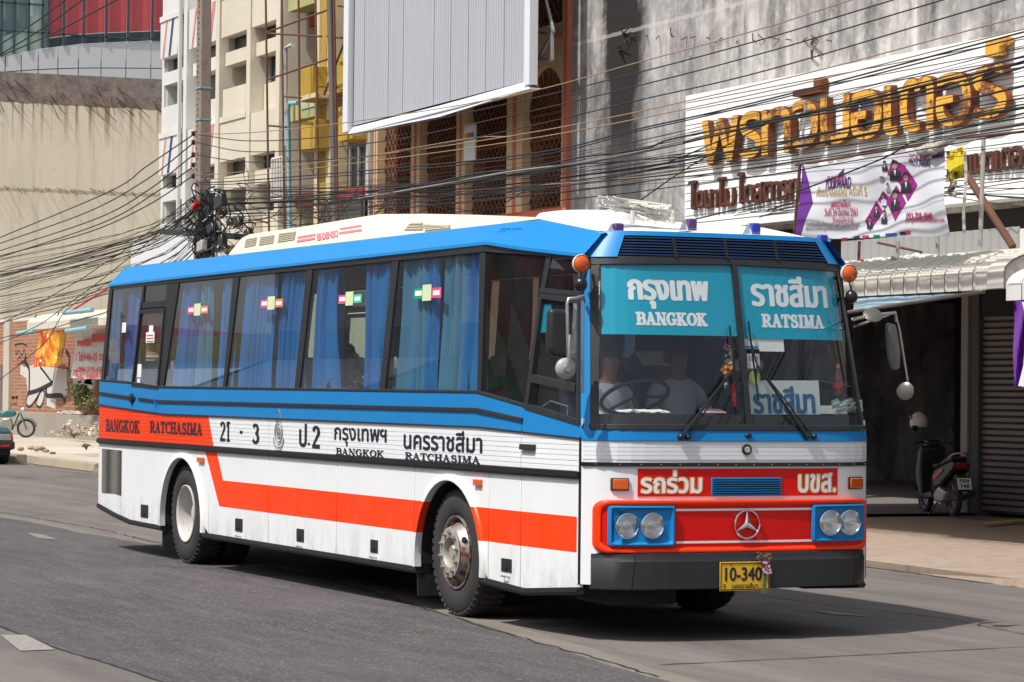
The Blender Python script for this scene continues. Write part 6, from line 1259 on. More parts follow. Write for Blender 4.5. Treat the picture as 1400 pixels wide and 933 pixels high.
# --- overhead cables
m_cab = mat('black_cable', (.022, .022, .023), .7); m_cabt = mat('tan_cable', (.30, .20, .11), .7); m_cabg = mat('grey_cable', (.22, .21, .20), .7)
def smooth_pts(P, n=10):
    P = [P[0]*2-P[1]]+P+[P[-1]*2-P[-2]]; out = []
    for i in range(1, len(P)-2):
        for k in range(n):
            t = k/n; a, b_, c_, d = P[i-1], P[i], P[i+1], P[i+2]; out.append(.5*((2*b_)+(-a+c_)*t+(2*a-5*b_+4*c_-d)*t*t+(-a+3*b_-3*c_+d)*t**3))
    return out+[P[-2]]
def cable(px, r, m, Yp, lab, grp, jit=0, seed=0):
    r_ = random.Random(seed); P = [on(x, y, Y=Yp) for x, y in px]
    # continue the ends past the frame towards the next poles
    P = [P[0]+(P[0]-P[1])*.35]+P if px[0][0] < 5 else P; P = P+((lambda dd, tt: [P[-1]+dd*tt*.5, P[-1]+dd*tt+Vector((0, 0, -.02*tt*dd.x))])((P[-1]-P[-2]), (18-P[-1].x)/max(1, (P[-1]-P[-2]).x))) if (px[-1][0] > 1100 or px[-1][1] < 5) and px[0][0] > 170 else P
    pts = smooth_pts(P, 8)
    if jit: pts = [p+Vector((0, 0, jit*sin(i*1.3+seed)*r_.random())) for i, p in enumerate(pts)]
    b = MB(); b.tube(pts, r, 5, cap=False); o = b.build('overhead_cable', m, smooth=60); setp(o, lab, 'cable', grp)
LR = 'thin black cable in the bundle running right from the utility pole'; GR = 'black cables right of the pole'
LT = 'light brown overhead cable running up to the right above the black ones'; LL = 'thin black cable sagging left from the utility pole across the beige wall'; GL_ = 'black cables left of the pole'
for i, px in enumerate([[(268, 184), (350, 181), (480, 167), (700, 131), (875, 85), (1050, 37), (1165, 0)], [(268, 240), (350, 233), (700, 186), (1050, 113), (1400, 22)], [(268, 246), (350, 240), (700, 194), (1050, 125), (1400, 40)], [(620, 262), (700, 256), (900, 240), (1050, 215)], [(500, 215), (640, 190), (700, 187)]]):
    cable(px, .008, m_cabt, 6.4, ('uppermost light brown cable, above all the black ones', 'light brown cable just below the three separate black ones', 'lower of the two close light brown cables over the sign', 'short light brown cable low over the grey wall left of the sign', 'short light brown cable across the grilles under the billboard')[i], 'light brown cables')
for i, (px, r) in enumerate([([(268, 184), (350, 193), (500, 181), (700, 141), (875, 99), (1050, 52), (1222, 0)], .009), ([(268, 195), (350, 208), (520, 194), (700, 158), (875, 117), (1050, 71), (1290, 0)], .009), ([(268, 212), (350, 222), (520, 212), (700, 178), (875, 137), (1050, 96), (1375, 0)], .009), ([(268, 250), (350, 246), (700, 214), (875, 176), (1050, 136), (1400, 44)], .011), ([(268, 252), (350, 250), (700, 218), (875, 179), (1050, 139), (1400, 50)], .009),
        ([(290, 275), (500, 262), (700, 234), (790, 216), (880, 204), (920, 190), (1050, 165), (1200, 138), (1327, 108), (1400, 84)], .013), ([(290, 280), (500, 268), (700, 239), (880, 208), (1050, 169), (1200, 143), (1327, 114), (1400, 92)], .013), ([(700, 232), (860, 220), (940, 214), (1100, 198), (1250, 170), (1400, 143)], .009),
        ([(690, 278), (740, 250), (800, 240), (900, 226), (990, 190), (1050, 168)], .009), ([(870, 278), (935, 233), (1010, 190), (1060, 165), (1120, 150)], .009), ([(930, 305), (1060, 272), (1200, 220), (1260, 190), (1400, 155)], .01), ([(300, 290), (350, 286), (480, 275), (640, 240), (700, 233)], .014), ([(300, 260), (400, 262), (560, 262), (700, 252), (900, 225), (1100, 188), (1400, 118)], .012)]):
    cable(px, r, m_cab, 6.4, LR, GR)
cable([(490, 272), (600, 253), (700, 235), (800, 222), (935, 196)], .016, m_cabg, 6.3, 'thick pale grey cable rising to the right below the billboard', None)
cr = random.Random(21)
for i in range(28):
    t = cr.random(); s = (t*2.2) % 1; yr = lerp(60, 205, t)+cr.uniform(-6, 6); y0 = lerp(258, 318, s)+cr.uniform(-6, 6); ym = lerp(236, 292, s)*.55+.45*lerp(212, 282, t)+cr.uniform(-5, 5); y3 = lerp(ym, yr, .5)+lerp(3, 10, cr.random())
    cable([(288, y0), (470, lerp(y0, ym, .45)+4), (700, ym), (1050, y3), (1400, yr)], cr.choice((.0035, .004, .0045, .006, .007)), m_cab, 6.2+cr.random()*.5, LR, GR, .01, i)
for i in range(12):
    t = cr.random(); cable([(1000+cr.random()*60, 290+cr.uniform(-8, 8)), (1200, 262+cr.uniform(-12, 12)), (1400, 205+80*t)], .007, m_cab, 8.8+cr.random()*2, 'black cable sagging behind the white banner', 'cables behind the banner', .02, i)
for i in range(20):
    a = cr.uniform(290, 520); cable([(a, 275+cr.uniform(-15, 40)), (a+cr.uniform(25, 60), 290+cr.uniform(-30, 35)), (a+cr.uniform(70, 150), 285+cr.uniform(-35, 25))], .007, m_cab, 6.9, 'loose black wire drooping just above the bus roof', 'loose wires above the bus', .02, i)
for i, px in enumerate([[(-5, 64), (45, 33), (90, 0)], [(-5, 78), (60, 38), (113, 0)], [(-5, 79), (70, 47), (160, 0)]]): cable(px, .018, m_cab, 6.5, ('uppermost black cable crossing the top left corner', 'middle black cable crossing the top left corner', 'lowest black cable crossing the top left corner')[i], 'cables in the top left corner')
for i, px in enumerate([[(262, 186), (200, 228), (150, 262), (0, 325)], [(262, 198), (200, 246), (120, 290), (0, 333)], [(262, 214), (200, 262), (130, 300), (0, 343)], [(262, 230), (215, 262), (140, 305), (0, 352)], [(262, 242), (200, 282), (120, 318), (0, 350)]]): cable(px, .013, m_cab, 6.5, LL, GL_)
for i in range(40):
    t = cr.random(); y0 = lerp(262, 340, t)+cr.uniform(-5, 5); yl_ = lerp(352, 445, t*.9+.1*cr.random())+cr.uniform(-4, 4); ym = lerp(y0, yl_, .5)+lerp(8, 22, cr.random())
    cable([(272, y0), (225, lerp(y0, ym, .5)+3), (140, ym), (0, yl_)], cr.choice((.005, .006, .007, .008, .011)), m_cab, 6.3+cr.random()*.6, LL, GL_, .02, 50+i)
for px in ([(272, 262), (200, 320), (110, 382), (0, 445)], [(270, 270), (180, 350), (60, 440), (0, 470)], [(150, 425), (60, 452), (0, 462)], [(140, 392), (90, 425), (60, 470), (0, 520)]): cable(px, .010, m_cab, 6.8, LL, GL_, .02, 3)
# --- brick shop with graffiti at the left
n = NT('brick_wall'); co_ = n.co((1, 1, 1), True); mp_ = n.n('CombineXYZ'); S_ = n.n('SeparateXYZ', Vector=co_).outputs; n.put(mp_.inputs[0], S_[0]); n.put(mp_.inputs[1], S_[2])
bk = n.n('TexBrick', Vector=mp_.outputs[0], Color1=(.36, .145, .07), Color2=(.27, .10, .05), Mortar=(.33, .27, .21), Scale=1.0, Mortar__Size=.012); bk.inputs['Brick Width'].default_value = .36; bk.inputs['Row Height'].default_value = .12
n.bump(bk.outputs['Fac'], .4, .02); m_brick = n.set(n.mix(n.ramp(n.noise(1.5, det=7, world=True), .5, .8, (0,)*3, (.5,)*3), bk.outputs['Color'], (.22, .13, .09)), .95)
BRY = 14.3; bs = thing('brick_shed', 'low brick building with graffiti and a concrete post at its left end', 'building', (-70, BRY, 0))
fb(bs, 'wall', m_brick, -80, -56, .1, 4.1, BRY, BRY+.25); fb(bs, 'concrete_post', m_walk2, on(8, 500, Y=BRY).x, on(16, 500, Y=BRY).x, 0, 4.2, BRY-.1, BRY+.1); fb(bs, 'plinth', conc('grey_plinth', (.30, .27, .23), 0), -77.5, -56, .1, .95, BRY-.5, BRY)
fb(bs, 'side_door', mat('dim_door', (.12, .10, .09), .6), -79.2, -78.2, .1, 2.6, BRY-.02, BRY); fb(bs, 'roof', m_awn, -80, -56, 4.1, 4.2, BRY, BRY+12); fb(bs, 'plaster_wall', m_beige, -90, -80.02, 0, 5.0, BRY, BRY+.3)
# graffiti: white fill with a black outline, painted flat on the bricks
m_gw = mat('white_spray_paint', (.52, .50, .47), .8, 0, .1, 3, .4, (.36, .2, .13)); m_gb = mat('black_spray_paint', (.015, .015, .017), .8)
def wp(px, py, d=.004): p = on(px, py, Y=BRY); p.y -= d; return p
def gfill(pts, m, d): b = MB(); b.poly([wp(x, y, d) for x, y in pts]); return b.build('graffiti_fill', m, bs, weld=False)
def gline(pts, wd, m, d, nm='graffiti_line'):
    P = smooth_pts([wp(x, y, d) for x, y in pts], 5); b = MB(); vs = []
    for i, p in enumerate(P): t = P[min(i+1, len(P)-1)]-P[max(i-1, 0)]; nn = Vector((-t.z, 0, t.x)).normalized()*wd*.30; vs += [p-nn, p+nn]
    b.raw(vs, [(2*i, 2*i+1, 2*i+3, 2*i+2) for i in range(len(P)-1)]); return b.build(nm, m, bs, weld=False)
shapes = [[(34, 495), (40, 500), (70, 502), (94, 506), (93, 530), (90, 545), (66, 542), (62, 525), (55, 533), (38, 538)], [(36, 545), (46, 535), (60, 528), (50, 545), (42, 556), (37, 554)], [(50, 553), (56, 535), (62, 530), (60, 548), (54, 556)]]
for q in shapes:
    b = MB(); P = [wp(x, y, .004) for x, y in q]; me_ = P; bmx = bmesh.new(); vs_ = [bmx.verts.new(p) for p in P]; bmx.faces.new(vs_); bmesh.ops.triangulate(bmx, faces=bmx.faces); b.raw([tuple(v.co) for v in bmx.verts], [tuple(v.index for v in f.verts) for f in bmx.faces]) if bmx.verts.index_update() is None else None; bmx.free(); b.build('graffiti_fill', m_gw, bs, weld=False)
for q, w_ in (([(36, 487), (34, 495), (40, 505), (40, 535)], .30), ([(38, 538), (52, 534), (72, 524)], .26), ([(72, 524), (60, 508), (55, 502)], .16), ([(72, 524), (76, 503)], .14), ([(64, 530), (64, 541), (84, 541), (88, 549), (90, 541)], .26), ([(93, 503), (92, 520), (95, 535)], .14), ([(38, 540), (36, 552), (41, 556), (48, 548), (58, 532)], .14), ([(58, 532), (49, 550), (55, 557), (60, 546), (61, 532)], .14), ([(90, 480), (95, 488), (94, 505)], .28), ([(104, 505), (140, 508)], .12), ([(118, 528), (122, 545), (135, 548)], .14), ([(20, 472), (30, 470), (37, 473)], .10), ([(22, 478), (22, 485), (26, 480), (30, 486), (33, 478), (35, 484)], .08), ([(24, 492), (28, 488), (30, 495), (36, 489)], .08), ([(24, 498), (36, 495)], .06)):
    gline(q, w_, m_gb, .008)
for q in ([(28, 505), (36, 511)], [(64, 548), (76, 553)], [(100, 515), (130, 520)], [(100, 530), (128, 524)]): gline(q, .55, m_gw, .003, 'white_paint_smudge')
# awning over it, pipes, posters
ab0, ab1 = on(40, 450, Y=12.6), on(150, 440, Y=12.6)
awning(on(38, 450, Y=12.6).x, -58, 12.6, 13.9, on(90, 448, Y=12.6).z, on(90, 432, Y=12.9).z+.15, 'sagging grey corrugated awning above the graffiti wall', endcap=False, roof=False)
for i, (a, c_) in enumerate((((24, 456), (47, 453)), ((88, 428), (126, 424)), ((91, 453), (120, 449)))): pole_('blue_pipe', ('short pale blue pipe at the left end of the graffiti wall awning', 'pale blue pipe lying on top of the graffiti wall awning', 'pale blue pipe under the awning between the two posters')[i], [a, c_], .07, m_bpipe, 12.4, 'pipe')
pole_('red_rod', 'thin rusty red rod rising to the right above the grey awning', [(98, 425), (147, 395)], .03, m_redink, 12.4, 'rod')
n = NT('orange_poster_print'); P_ = n.sep(True); f = n.noise(1.4, (1, 1, 1), 4, .6, world=True); c = n.mix(n.ramp(f, .42, .60), (.45, .02, .01), (.85, .45, .02)); c = n.mix(n.ramp(n.noise(3.5, (1, 1, 1), 4, world=True), .60, .66), c, (.05, .02, .02)); c = n.mix(n.ramp(n.noise(2.6, (.6, 1, 2), 2, world=True), .62, .66), c, (.75, .72, .6)); m_orp2 = n.set(c, .6)
def sheet_(name, q, Yp, m, wav=.06):
    b = MB(); b.grid(lambda u, v: (lambda p: Vector((p.x, p.y+wav*sin(9*u+2*v)+wav*.5*sin(5*v), p.z)))(on(lerp(lerp(q[0][0], q[1][0], u), lerp(q[3][0], q[2][0], u), v), lerp(lerp(q[0][1], q[1][1], u), lerp(q[3][1], q[2][1], u), v), Y=Yp)), 16, 12); return b.build(name, m, smooth=80)
o = sheet_('food_poster', ((53, 453), (90, 451), (88, 499), (43, 503)), 13.6, m_orp2); setp(o, 'creased orange, yellow and red poster hanging on the brick wall', 'poster')
o = sheet_('phone_banner', ((102, 454), (145, 448), (142, 519), (95, 517)), 13.5, mat('dingy_white_vinyl', (.66, .64, .61), .6)); setp(o, 'white banner with red phone numbers hanging on the brick wall', 'banner'); ORG[o.name] = Matrix.Identity(4)
def ptxt(txt, px0, py0, px1, py1, bold, m=m_redink, dy=0, **k):
    A_ = on(px0, py1, Y=13.3); B_ = on(px1, py1, Y=13.3); zt = on(px0, py0, Y=13.3).z; letter('banner_lettering', txt, lambda u, v, d: Vector((A_.x+u, 13.38-d, A_.z+v)), B_.x-A_.x, zt-A_.z, m, o, off=0, bold=bold, res=22, **k)
ptxt('ขายที่ดิน', 102, 463, 121, 474, .03); ptxt('1 ไร่ 446-15 ตรว', 100, 481, 142, 494, .018); ptxt('094-209-4514', 103, 502, 142, 509, .012); ptxt('081-760-9767', 102, 511, 142, 518, .012); ptxt('ขาย', 97, 505, 101.5, 515, .014)
b = MB(); A_, B_ = on(121, 468, Y=13.3), on(144, 456, Y=13.3); b.box(A_.x, B_.x, 13.39, 13.40, A_.z, B_.z); b.build('red_bar', m_redink, o)
# bush, weeds, rubbish
m_leaf = mat('dusty_leaves', (.09, .13, .03), .7, 0, .5, 4); m_leaf2 = mat('yellow_green_leaves', (.20, .20, .05), .7, 0, .4, 4); m_twig = mat('twig', (.16, .11, .07), .9)
def bush(name, cx_, cy_, wpx, hpx, Yp, lab, cat, nl, seed, m=(m_leaf, m_leaf2)):
    r_ = random.Random(seed); base = on(cx_, cy_+hpx/2, Y=Yp); t = thing(name, lab, cat, base); s = (on(cx_, cy_, Y=Yp)-Vector((CX, CY, CZ))).length/FPX; W_, H_ = wpx*s*1.25, hpx*s*.9
    B = [MB(), MB()]; tw = MB(); cl = []
    for i in range(14):
        tip = base+Vector((r_.uniform(-.5, .5)*W_, r_.uniform(-.4, .4)*W_*.6, H_*r_.uniform(.4, 1))); mid = base.lerp(tip, .5)+Vector((r_.uniform(-.05, .05), 0, .05)); tw.tube([base, mid, tip], [.016, .010, .005], 5); cl += [tip, mid.lerp(tip, .5), mid]
    for i in range(nl):
        c = r_.choice(cl)+Vector((r_.gauss(0, .12)*W_, r_.gauss(0, .09)*W_, r_.gauss(0, .08)*H_)); a = Vector((r_.gauss(0, 1), r_.gauss(0, 1), r_.gauss(0, 1))).normalized(); q = a.cross(Vector((r_.gauss(0, 1), r_.gauss(0, 1), r_.gauss(0, 1)))).normalized(); k = r_.uniform(.04, .10)*min(1, H_+.3); k2 = k*.4
        B[0 if r_.random() < .6 else 1].poly([c, c+a*k*.5+q*k2, c+a*k, c+a*k*.5-q*k2])
    for j in (0, 1): o_ = B[j].build('leaves', m[j], t, weld=False); o_['kind'] = 'stuff'
    tw.build('stems', m_twig, t)
bush('bush', 110, 543, 26, 36, 13.7, 'small dusty green bush growing by the graffiti wall', 'bush', 1700, 1); bush('dry_shrub', 122, 553, 30, 26, 13.6, 'dry brownish shrub just right of the green bush', 'shrub', 700, 2, (m_leaf2, m_twig))
bush('weed_clump', 101, 595, 20, 8, 11.0, 'low clump of green weeds on the vacant lot', 'weeds', 300, 3); bush('weed_clump', 118, 611, 14, 8, 8.2, 'green weeds growing near the kerb beside the rear of the bus', 'weeds', 250, 4); bush('weed_clump', 72, 621, 9, 4, 8.0, 'tiny tuft of weeds by the kerb left of the larger ones', 'weeds', 90, 5)
m_trash = mat('pale_rubbish', (.50, .43, .36), .9, 0, .3, 3, .5, (.25, .15, .1)); b = MB(); r_ = random.Random(14)
for i in range(190):
    px = min(137, max(66, r_.gauss(108, 16))); py = 596-abs(r_.gauss(0, 9))*(1 if px > 85 else .5); p = on(px, py, Y=13.3-r_.random()*.6); p.z = max(.17, p.z); k = r_.uniform(.05, .15); a = Vector((r_.gauss(0, 1), r_.gauss(0, 1), r_.gauss(0, 1))).normalized()*k; q = Vector((r_.gauss(0, 1), r_.gauss(0, 1), r_.gauss(0, 1))).normalized()*k; b.poly([p, p+a, p+a*.8+q, p+q*.9]); b.ball(p, k*.4, k*.35, k*.2, 6, 4)
setp(b.build('rubbish_heap', m_trash, weld=False), 'heap of pale litter and rags at the foot of the graffiti wall', 'rubbish', kind='stuff')
b = MB(); r_ = random.Random(15)
for i in range(40): px = r_.gauss(97, 7); py = 519-abs(r_.gauss(0, 1.2)); p = on(px, 562, Y=13.9); p.z = .97+.12*r_.random()*max(.2, 1-abs(px-97)/16); b.ball(p, .16*r_.random()+.05, .12, .07, 6, 4)
setp(b.build('rubble_heap', m_trash, weld=False), 'small heap of white rubble lying on the ledge of the graffiti wall', 'rubble', kind='stuff')
b = MB(); p = on(34, 617, Z=.2)+Vector((0, 0, .12)); r_ = random.Random(2)
for i in range(7): b.ball(p+Vector((r_.uniform(-.1, .3), r_.uniform(-.1, .5), r_.uniform(-.12, -.0))), .10*r_.uniform(.4, 1), .10, .06, 6, 4)
setp(b.build('litter_pile', mat('brownish_bag', (.34, .24, .19), .8, 0, .3, 4), smooth=60), 'crumpled brownish bag of litter on the kerb beside the dark car', 'litter')
b = MB(); p = on(86, 638, Z=.02); b.ball(p, .3, .12, .04, 8, 5); setp(b.build('red_rag_on_road', m_redink), 'flattened red scrap lying at the drain gap in the far kerb', 'litter')
b = MB(); p = on(121, 600, Z=.17); b.box(p.x-.5, p.x+.9, p.y-.05, p.y+.05, .17, 1.1); setp(b.build('leaning_board', m_walk2), 'pale grey board standing on the lot just behind the rear of the bus', 'board')

b = MB(); b.poly([(-29.2, 10.2, .128), (-15.9, 10.2, .128), (-15.9, 21.2, .128), (-29.2, 21.2, .128)]); b.build('shade_dark_shop_floor', m_shadefl, kind='structure')  # dark sheet laid over the pavement to deepen the shade in the shop
# ================================================================== THINGS ON WHEELS
def bike(name, lab, base, d, body, accent, scooter=True, k=1.0):
    """two-wheeler in profile: l forward, s to its left, h up"""
    d = Vector((d[0], d[1], 0)).normalized(); nrm = Vector((-d.y, d.x, 0)); base = Vector(base); t = thing(name, lab, 'motorcycle' if not scooter else 'motor scooter', base)
    P = lambda l, s, h: base+d*l*k+nrm*s*k+Vector((0, 0, h*k))
    def prof(nm, pts, hw, m, par=t, bev=.02, hw2=None, s0=0):
        b = MB(); hw2 = hw if hw2 is None else hw2; b.hexa([P(l, s0-hw, h) for l, h in pts], [P(l, s0+hw, h) for l, h in pts]); return b.build(nm, m, par, bev=bev, seg=3)
    def tb(nm, pts, r, m, par=t): b = MB(); b.tube([P(*p) for p in pts], [x*k for x in r] if isinstance(r, list) else r*k, 8); return b.build(nm, m, par, smooth=50)
    R = .27 if scooter else .29; wb = 1.22
    for l in (0, wb):
        b = MB(); b.lathe([(x*k, r*k) for x, r in ((-.035, R-.07), (-.045, R-.03), (-.03, R-.005), (0, R), (.03, R-.005), (.045, R-.03), (.035, R-.07))], P(l, 0, R), nrm, 32); w_ = b.build('wheel', m_tyre, t, smooth=40)
        b = MB(); b.lathe([(x*k, r*k) for x, r in ((-.03, R-.075), (-.035, R-.06), (.035, R-.06), (.03, R-.075), (-.03, R-.075))], P(l, 0, R), nrm, 32)
        for i in range(10 if scooter else 24): a = 2*pi*i/(10 if scooter else 24); rd = d*cos(a)+Vector((0, 0, sin(a))); c = P(l, 0, R); b.beam(c+rd*.04*k, c+rd*(R-.07)*k, .014 if scooter else .006, .014 if scooter else .006)
        b.lathe([(-.05*k, 0), (-.05*k, .04*k), (.05*k, .04*k), (.05*k, 0)], P(l, 0, R), nrm, 14); b.build('rim', m_steel, w_, smooth=40)
    ft = lambda a, r: (wb+r*cos(a), R+r*sin(a))
    b = MB(); N = 12; A_ = [(-.1+pi*.9*i/N+.25) for i in range(N+1)]
    b.raw([P(*(lambda q: (q[0], s, q[1]))(ft(a, R+.03+(.02 if s == 0 else 0)))) for a in A_ for s in (-.07, 0, .07)], [(i*3+j, i*3+j+1, (i+1)*3+j+1, (i+1)*3+j) for i in range(N) for j in (0, 1)]); b.build('front_mudguard', body, t, smooth=70, solid=.01)
    for s in (-.08, .08): tb('fork', [(wb, s, R), (wb-.19, s, .78)], .02, m_steel)
    if scooter:
        prof('leg_shield', [(wb-.12, .42), (wb-.05, .60), (wb-.17, .92), (wb-.30, 1.0), (wb-.34, .95), (wb-.27, .6), (wb-.32, .32), (wb-.40, .24), (wb-.34, .22), (wb-.22, .28)], .19, body, bev=.03)
        prof('handlebar_cowl', [(wb-.20, .93), (wb-.16, 1.0), (wb-.24, 1.08), (wb-.36, 1.06), (wb-.36, .98)], .11, body, bev=.03)
        prof('headlamp', [(wb-.155, .82), (wb-.125, .88), (wb-.17, .97), (wb-.21, .93)], .09, g_lamp, bev=.01)
        prof('floor_board', [(wb-.32, .22), (wb-.32, .30), (.52, .34), (.48, .24)], .17, body); prof('centre_cover', [(.55, .28), (wb-.34, .30), (wb-.42, .50), (.62, .60), (.45, .62)], .07, body)
        prof('rear_body', [(.52, .36), (.60, .55), (.52, .66), (.2, .72), (-.22, .80), (-.36, .76), (-.30, .66), (-.05, .55), (.25, .42)], .13, body, bev=.04)
        prof('seat', [(.60, .66), (.55, .74), (.30, .745), (.15, .80), (-.15, .86), (-.24, .84), (-.22, .80), (.2, .72)], .125, m_black, bev=.03)
        for s in (-.135, .135):
            b = MB(); b.slab([P(.56, s, .52), P(.50, s, .58), P(.1, s, .69), P(.08, s, .65), P(.40, s, .53)], nrm*.006); b.build('side_stripe', accent, t)
        prof('tail_lamp', [(-.33, .68), (-.38, .76), (-.30, .78), (-.24, .70)], .08, mat('tail_lens', (.35, .01, .01), .2), bev=.01); tb('grab_rail', [(-.1, -.12, .84), (-.3, -.1, .90), (-.38, 0, .91), (-.3, .1, .90), (-.1, .12, .84)], .014, m_steel)
        prof('rear_mudguard', [(-.12, .55), (-.3, .62), (-.44, .40), (-.40, .36), (-.28, .52)], .08, m_black)
    else:
        prof('fuel_tank', [(.38, .62), (.45, .74), (.62, .86), (.85, .84), (.93, .74), (.85, .64)], .12, body, bev=.05); prof('seat', [(.42, .68), (.44, .76), (.05, .80), (-.25, .84), (-.28, .78), (0, .70)], .12, m_black, bev=.04)
        b = MB(); b.lathe([(-.1*k, 0), (-.1*k, .05*k), (0, .09*k), (.02*k, .085*k), (.03*k, 0)], P(wb-.08, 0, .86), d, 20); b.build('headlamp', m_chrome, t, smooth=40)
        prof('engine', [(.42, .22), (.38, .42), (.52, .58), (.75, .60), (.82, .40), (.78, .22)], .11, m_steel, bev=.03); prof('side_cover', [(.15, .50), (.1, .66), (.4, .66), (.36, .5)], .10, body, bev=.03)
        tb('frame', [(.0, 0, R), (.35, 0, .35), (.8, 0, .25), (wb-.22, 0, .75)], .022, m_trim); tb('swing_arm', [(0, .1, R), (.4, .1, .35)], .02, m_trim); prof('rear_mudguard', [(.1, .62), (-.25, .66), (-.42, .46), (-.36, .44), (-.2, .58)], .07, m_trim)
    prof('engine_block', [(.0, .22), (-.03, .36), (.25, .42), (.45, .32), (.42, .2), (.15, .18)], .08, m_steel, s0=.08, bev=.03)
    tb('exhaust', [(.5, -.1, .22), (.25, -.13, .22), (.05, -.15, .26), (-.35, -.16, .34)], [.018, .03, .045, .045], m_trim)
    tb('handlebar', [(wb-.42, -.33, 1.02), (wb-.34, -.2, 1.04), (wb-.30, 0, 1.0), (wb-.34, .2, 1.04), (wb-.42, .33, 1.02)], .014, m_trim)
    for s in (-1, 1): tb('mirror_stalk', [(wb-.34, s*.2, 1.04), (wb-.36, s*.28, 1.2)], .007, m_trim); b = MB(); b.ball(P(wb-.36, s*.30, 1.24), .02, .06, .045, 10, 8); b.build('mirror', m_trim, t, smooth=60)
    tb('side_stand', [(.35, .08, .25), (.28, .28, 0)], .012, m_trim); tb('shock_absorber', [(0, -.11, R), (.12, -.11, .62)], .03, m_steel)
    b = MB(); q = [P(-.46, -.10, .40), P(-.46, .10, .40), P(-.41, .10, .56), P(-.41, -.10, .56)]; b.slab(q, -d*.006); pl_ = b.build('number_plate', m_paper, t)
    ex_ = (q[1]-q[0]); ey = (q[3]-q[0]); o_ = q[1] if True else q[0]
    for tx, v0, v1 in (('กขษ', .6, .9), ('748', .1, .45)):
        W_, H_ = ex_.length*.7, ey.length*(v1-v0); letter('plate_lettering', tx, lambda u, v, dd: q[1]-ex_*(.15+u/ex_.length)+ey*(v0+v/ey.length)-d*(.008+dd), W_, H_, m_text, pl_, res=16, bold=.002)
    return t, P
sc_, SPt = bike('motor_scooter', 'black motor scooter with a red side stripe parked in the shade of the open shop', (-15.22, 12.05, .115), (-1.2, .30), mat('black_bike_plastic', (.012, .012, .015), .4), mat('red_white_decal', (.5, .06, .05), .4), True, 1.0)
# helmet hung on the scooter's mirror
hp = on(1256, 578, Y=12.2); b = MB(); b.grid(lambda u, v: hp+Vector((.135*cos(2*pi*u)*sin(pi*.64*v+.001), .12*sin(2*pi*u)*sin(pi*.64*v+.001), .15*cos(pi*.64*v))), 24, 12); hm = b.build('helmet', mat('white_helmet_shell', (.62, .62, .62), .3, coat=.4), smooth=60, solid=.012); setp(hm, 'white crash helmet with a red mark resting on the handlebar of the scooter', 'helmet')
ORG[hm.name] = Matrix.Identity(4); b = MB(); b.grid(lambda u, v: hp+Vector((.115*cos(2*pi*u)*sin(pi*.6*v+.001), .10*sin(2*pi*u)*sin(pi*.6*v+.001), .13*cos(pi*.6*v)-.01)), 16, 8); b.build('helmet_lining', m_black, hm, smooth=60)
b = MB(); b.ball(hp+Vector((-.03, -.115, .07)), .045, .012, .035, 10, 6); b.build('red_mark', m_redink, hm, smooth=60)
pb = on(33, 594, Y=12.9); bike('motorcycle', 'old teal motorcycle parked beside the brick wall at the left edge', (pb.x-.55, 11.8, .17), (.45, 1), mat('teal_bike_paint', (.02, .16, .17), .3, coat=.5), m_paper, False, 1.05)
# --- dark green car, only its nose in view
cr_ = thing('parked_car', 'dark green old car with a black bumper standing by the kerb at the left edge', 'car', (-47, 5.8, 0))
m_cgreen = mat('dark_green_car_paint', (.025, .06, .055), .25, 0, .1, 3, .2, (.12, .11, .09), coat=.5); m_cglass = mat('car_window', (.02, .025, .03), .05, coat=.5)
X0, YA, YB = -45.8, 4.72, 6.26; ym = (YA+YB)/2; hw = (YB-YA)/2
def sec(x, w, zb, zs, zt, wt): return [(x, ym-w, zb), (x, ym-w-.02, zs*.55+zb*.45), (x, ym-w, zs), (x, ym-wt, zt), (x, ym+wt, zt), (x, ym+w, zs), (x, ym+w+.02, zs*.55+zb*.45), (x, ym+w, zb)]
def loft(S_, nm, m, bev=.03): b = MB(); n_ = len(S_[0]); b.raw([p for r in S_ for p in r], [(i*n_+k, i*n_+(k+1) % n_, (i+1)*n_+(k+1) % n_, (i+1)*n_+k) for i in range(len(S_)-1) for k in range(n_)]+[tuple(range(n_)), tuple(range((len(S_)-1)*n_, len(S_)*n_))[::-1]]); return b.build(nm, m, cr_, bev=bev)
loft([sec(X0+.02, hw-.05, .38, .70, .76, hw-.12), sec(X0-.10, hw-.01, .34, .76, .84, hw-.10), sec(X0-.5, hw, .32, .80, .89, hw-.10), sec(X0-1.15, hw, .30, .86, .96, hw-.08), sec(X0-3.4, hw, .30, .88, .96, hw-.08), sec(X0-4.2, hw-.03, .36, .84, .92, hw-.10)], 'body', m_cgreen)
loft([sec(X0-1.0, hw-.10, .90, .94, .97, hw-.12), sec(X0-1.65, hw-.16, .90, 1.28, 1.36, hw-.26), sec(X0-2.8, hw-.16, .90, 1.30, 1.38, hw-.26), sec(X0-3.4, hw-.10, .90, .98, 1.0, hw-.12)], 'cabin', m_cgreen, .02)
b = MB(); b.slab([(X0-1.08, ym-hw+.2, 1.0), (X0-1.08, ym+hw-.2, 1.0), (X0-1.6, ym+hw-.3, 1.31), (X0-1.6, ym-hw+.3, 1.31)], (.03, 0, .02)); b.build('windscreen', m_cglass, cr_)
b = MB(); b.box(X0-.02, X0+.10, YA+.0, YB-.0, .36, .54); b.build('front_bumper', m_bump, cr_, bev=.03); b = MB(); b.box(X0-.02, X0+.05, YA+.1, YB-.1, .22, .36); b.build('valance', m_dark, cr_)
b = MB(); b.box(X0+.01, X0+.035, ym-.34, ym+.34, .57, .70); gr_ = b.build('grille', m_trim, cr_)
for i in range(4): b = MB(); b.box(X0+.03, X0+.045, ym-.33, ym+.33, .59+i*.028, .60+i*.028); b.build('grille_bar', m_steel, gr_)
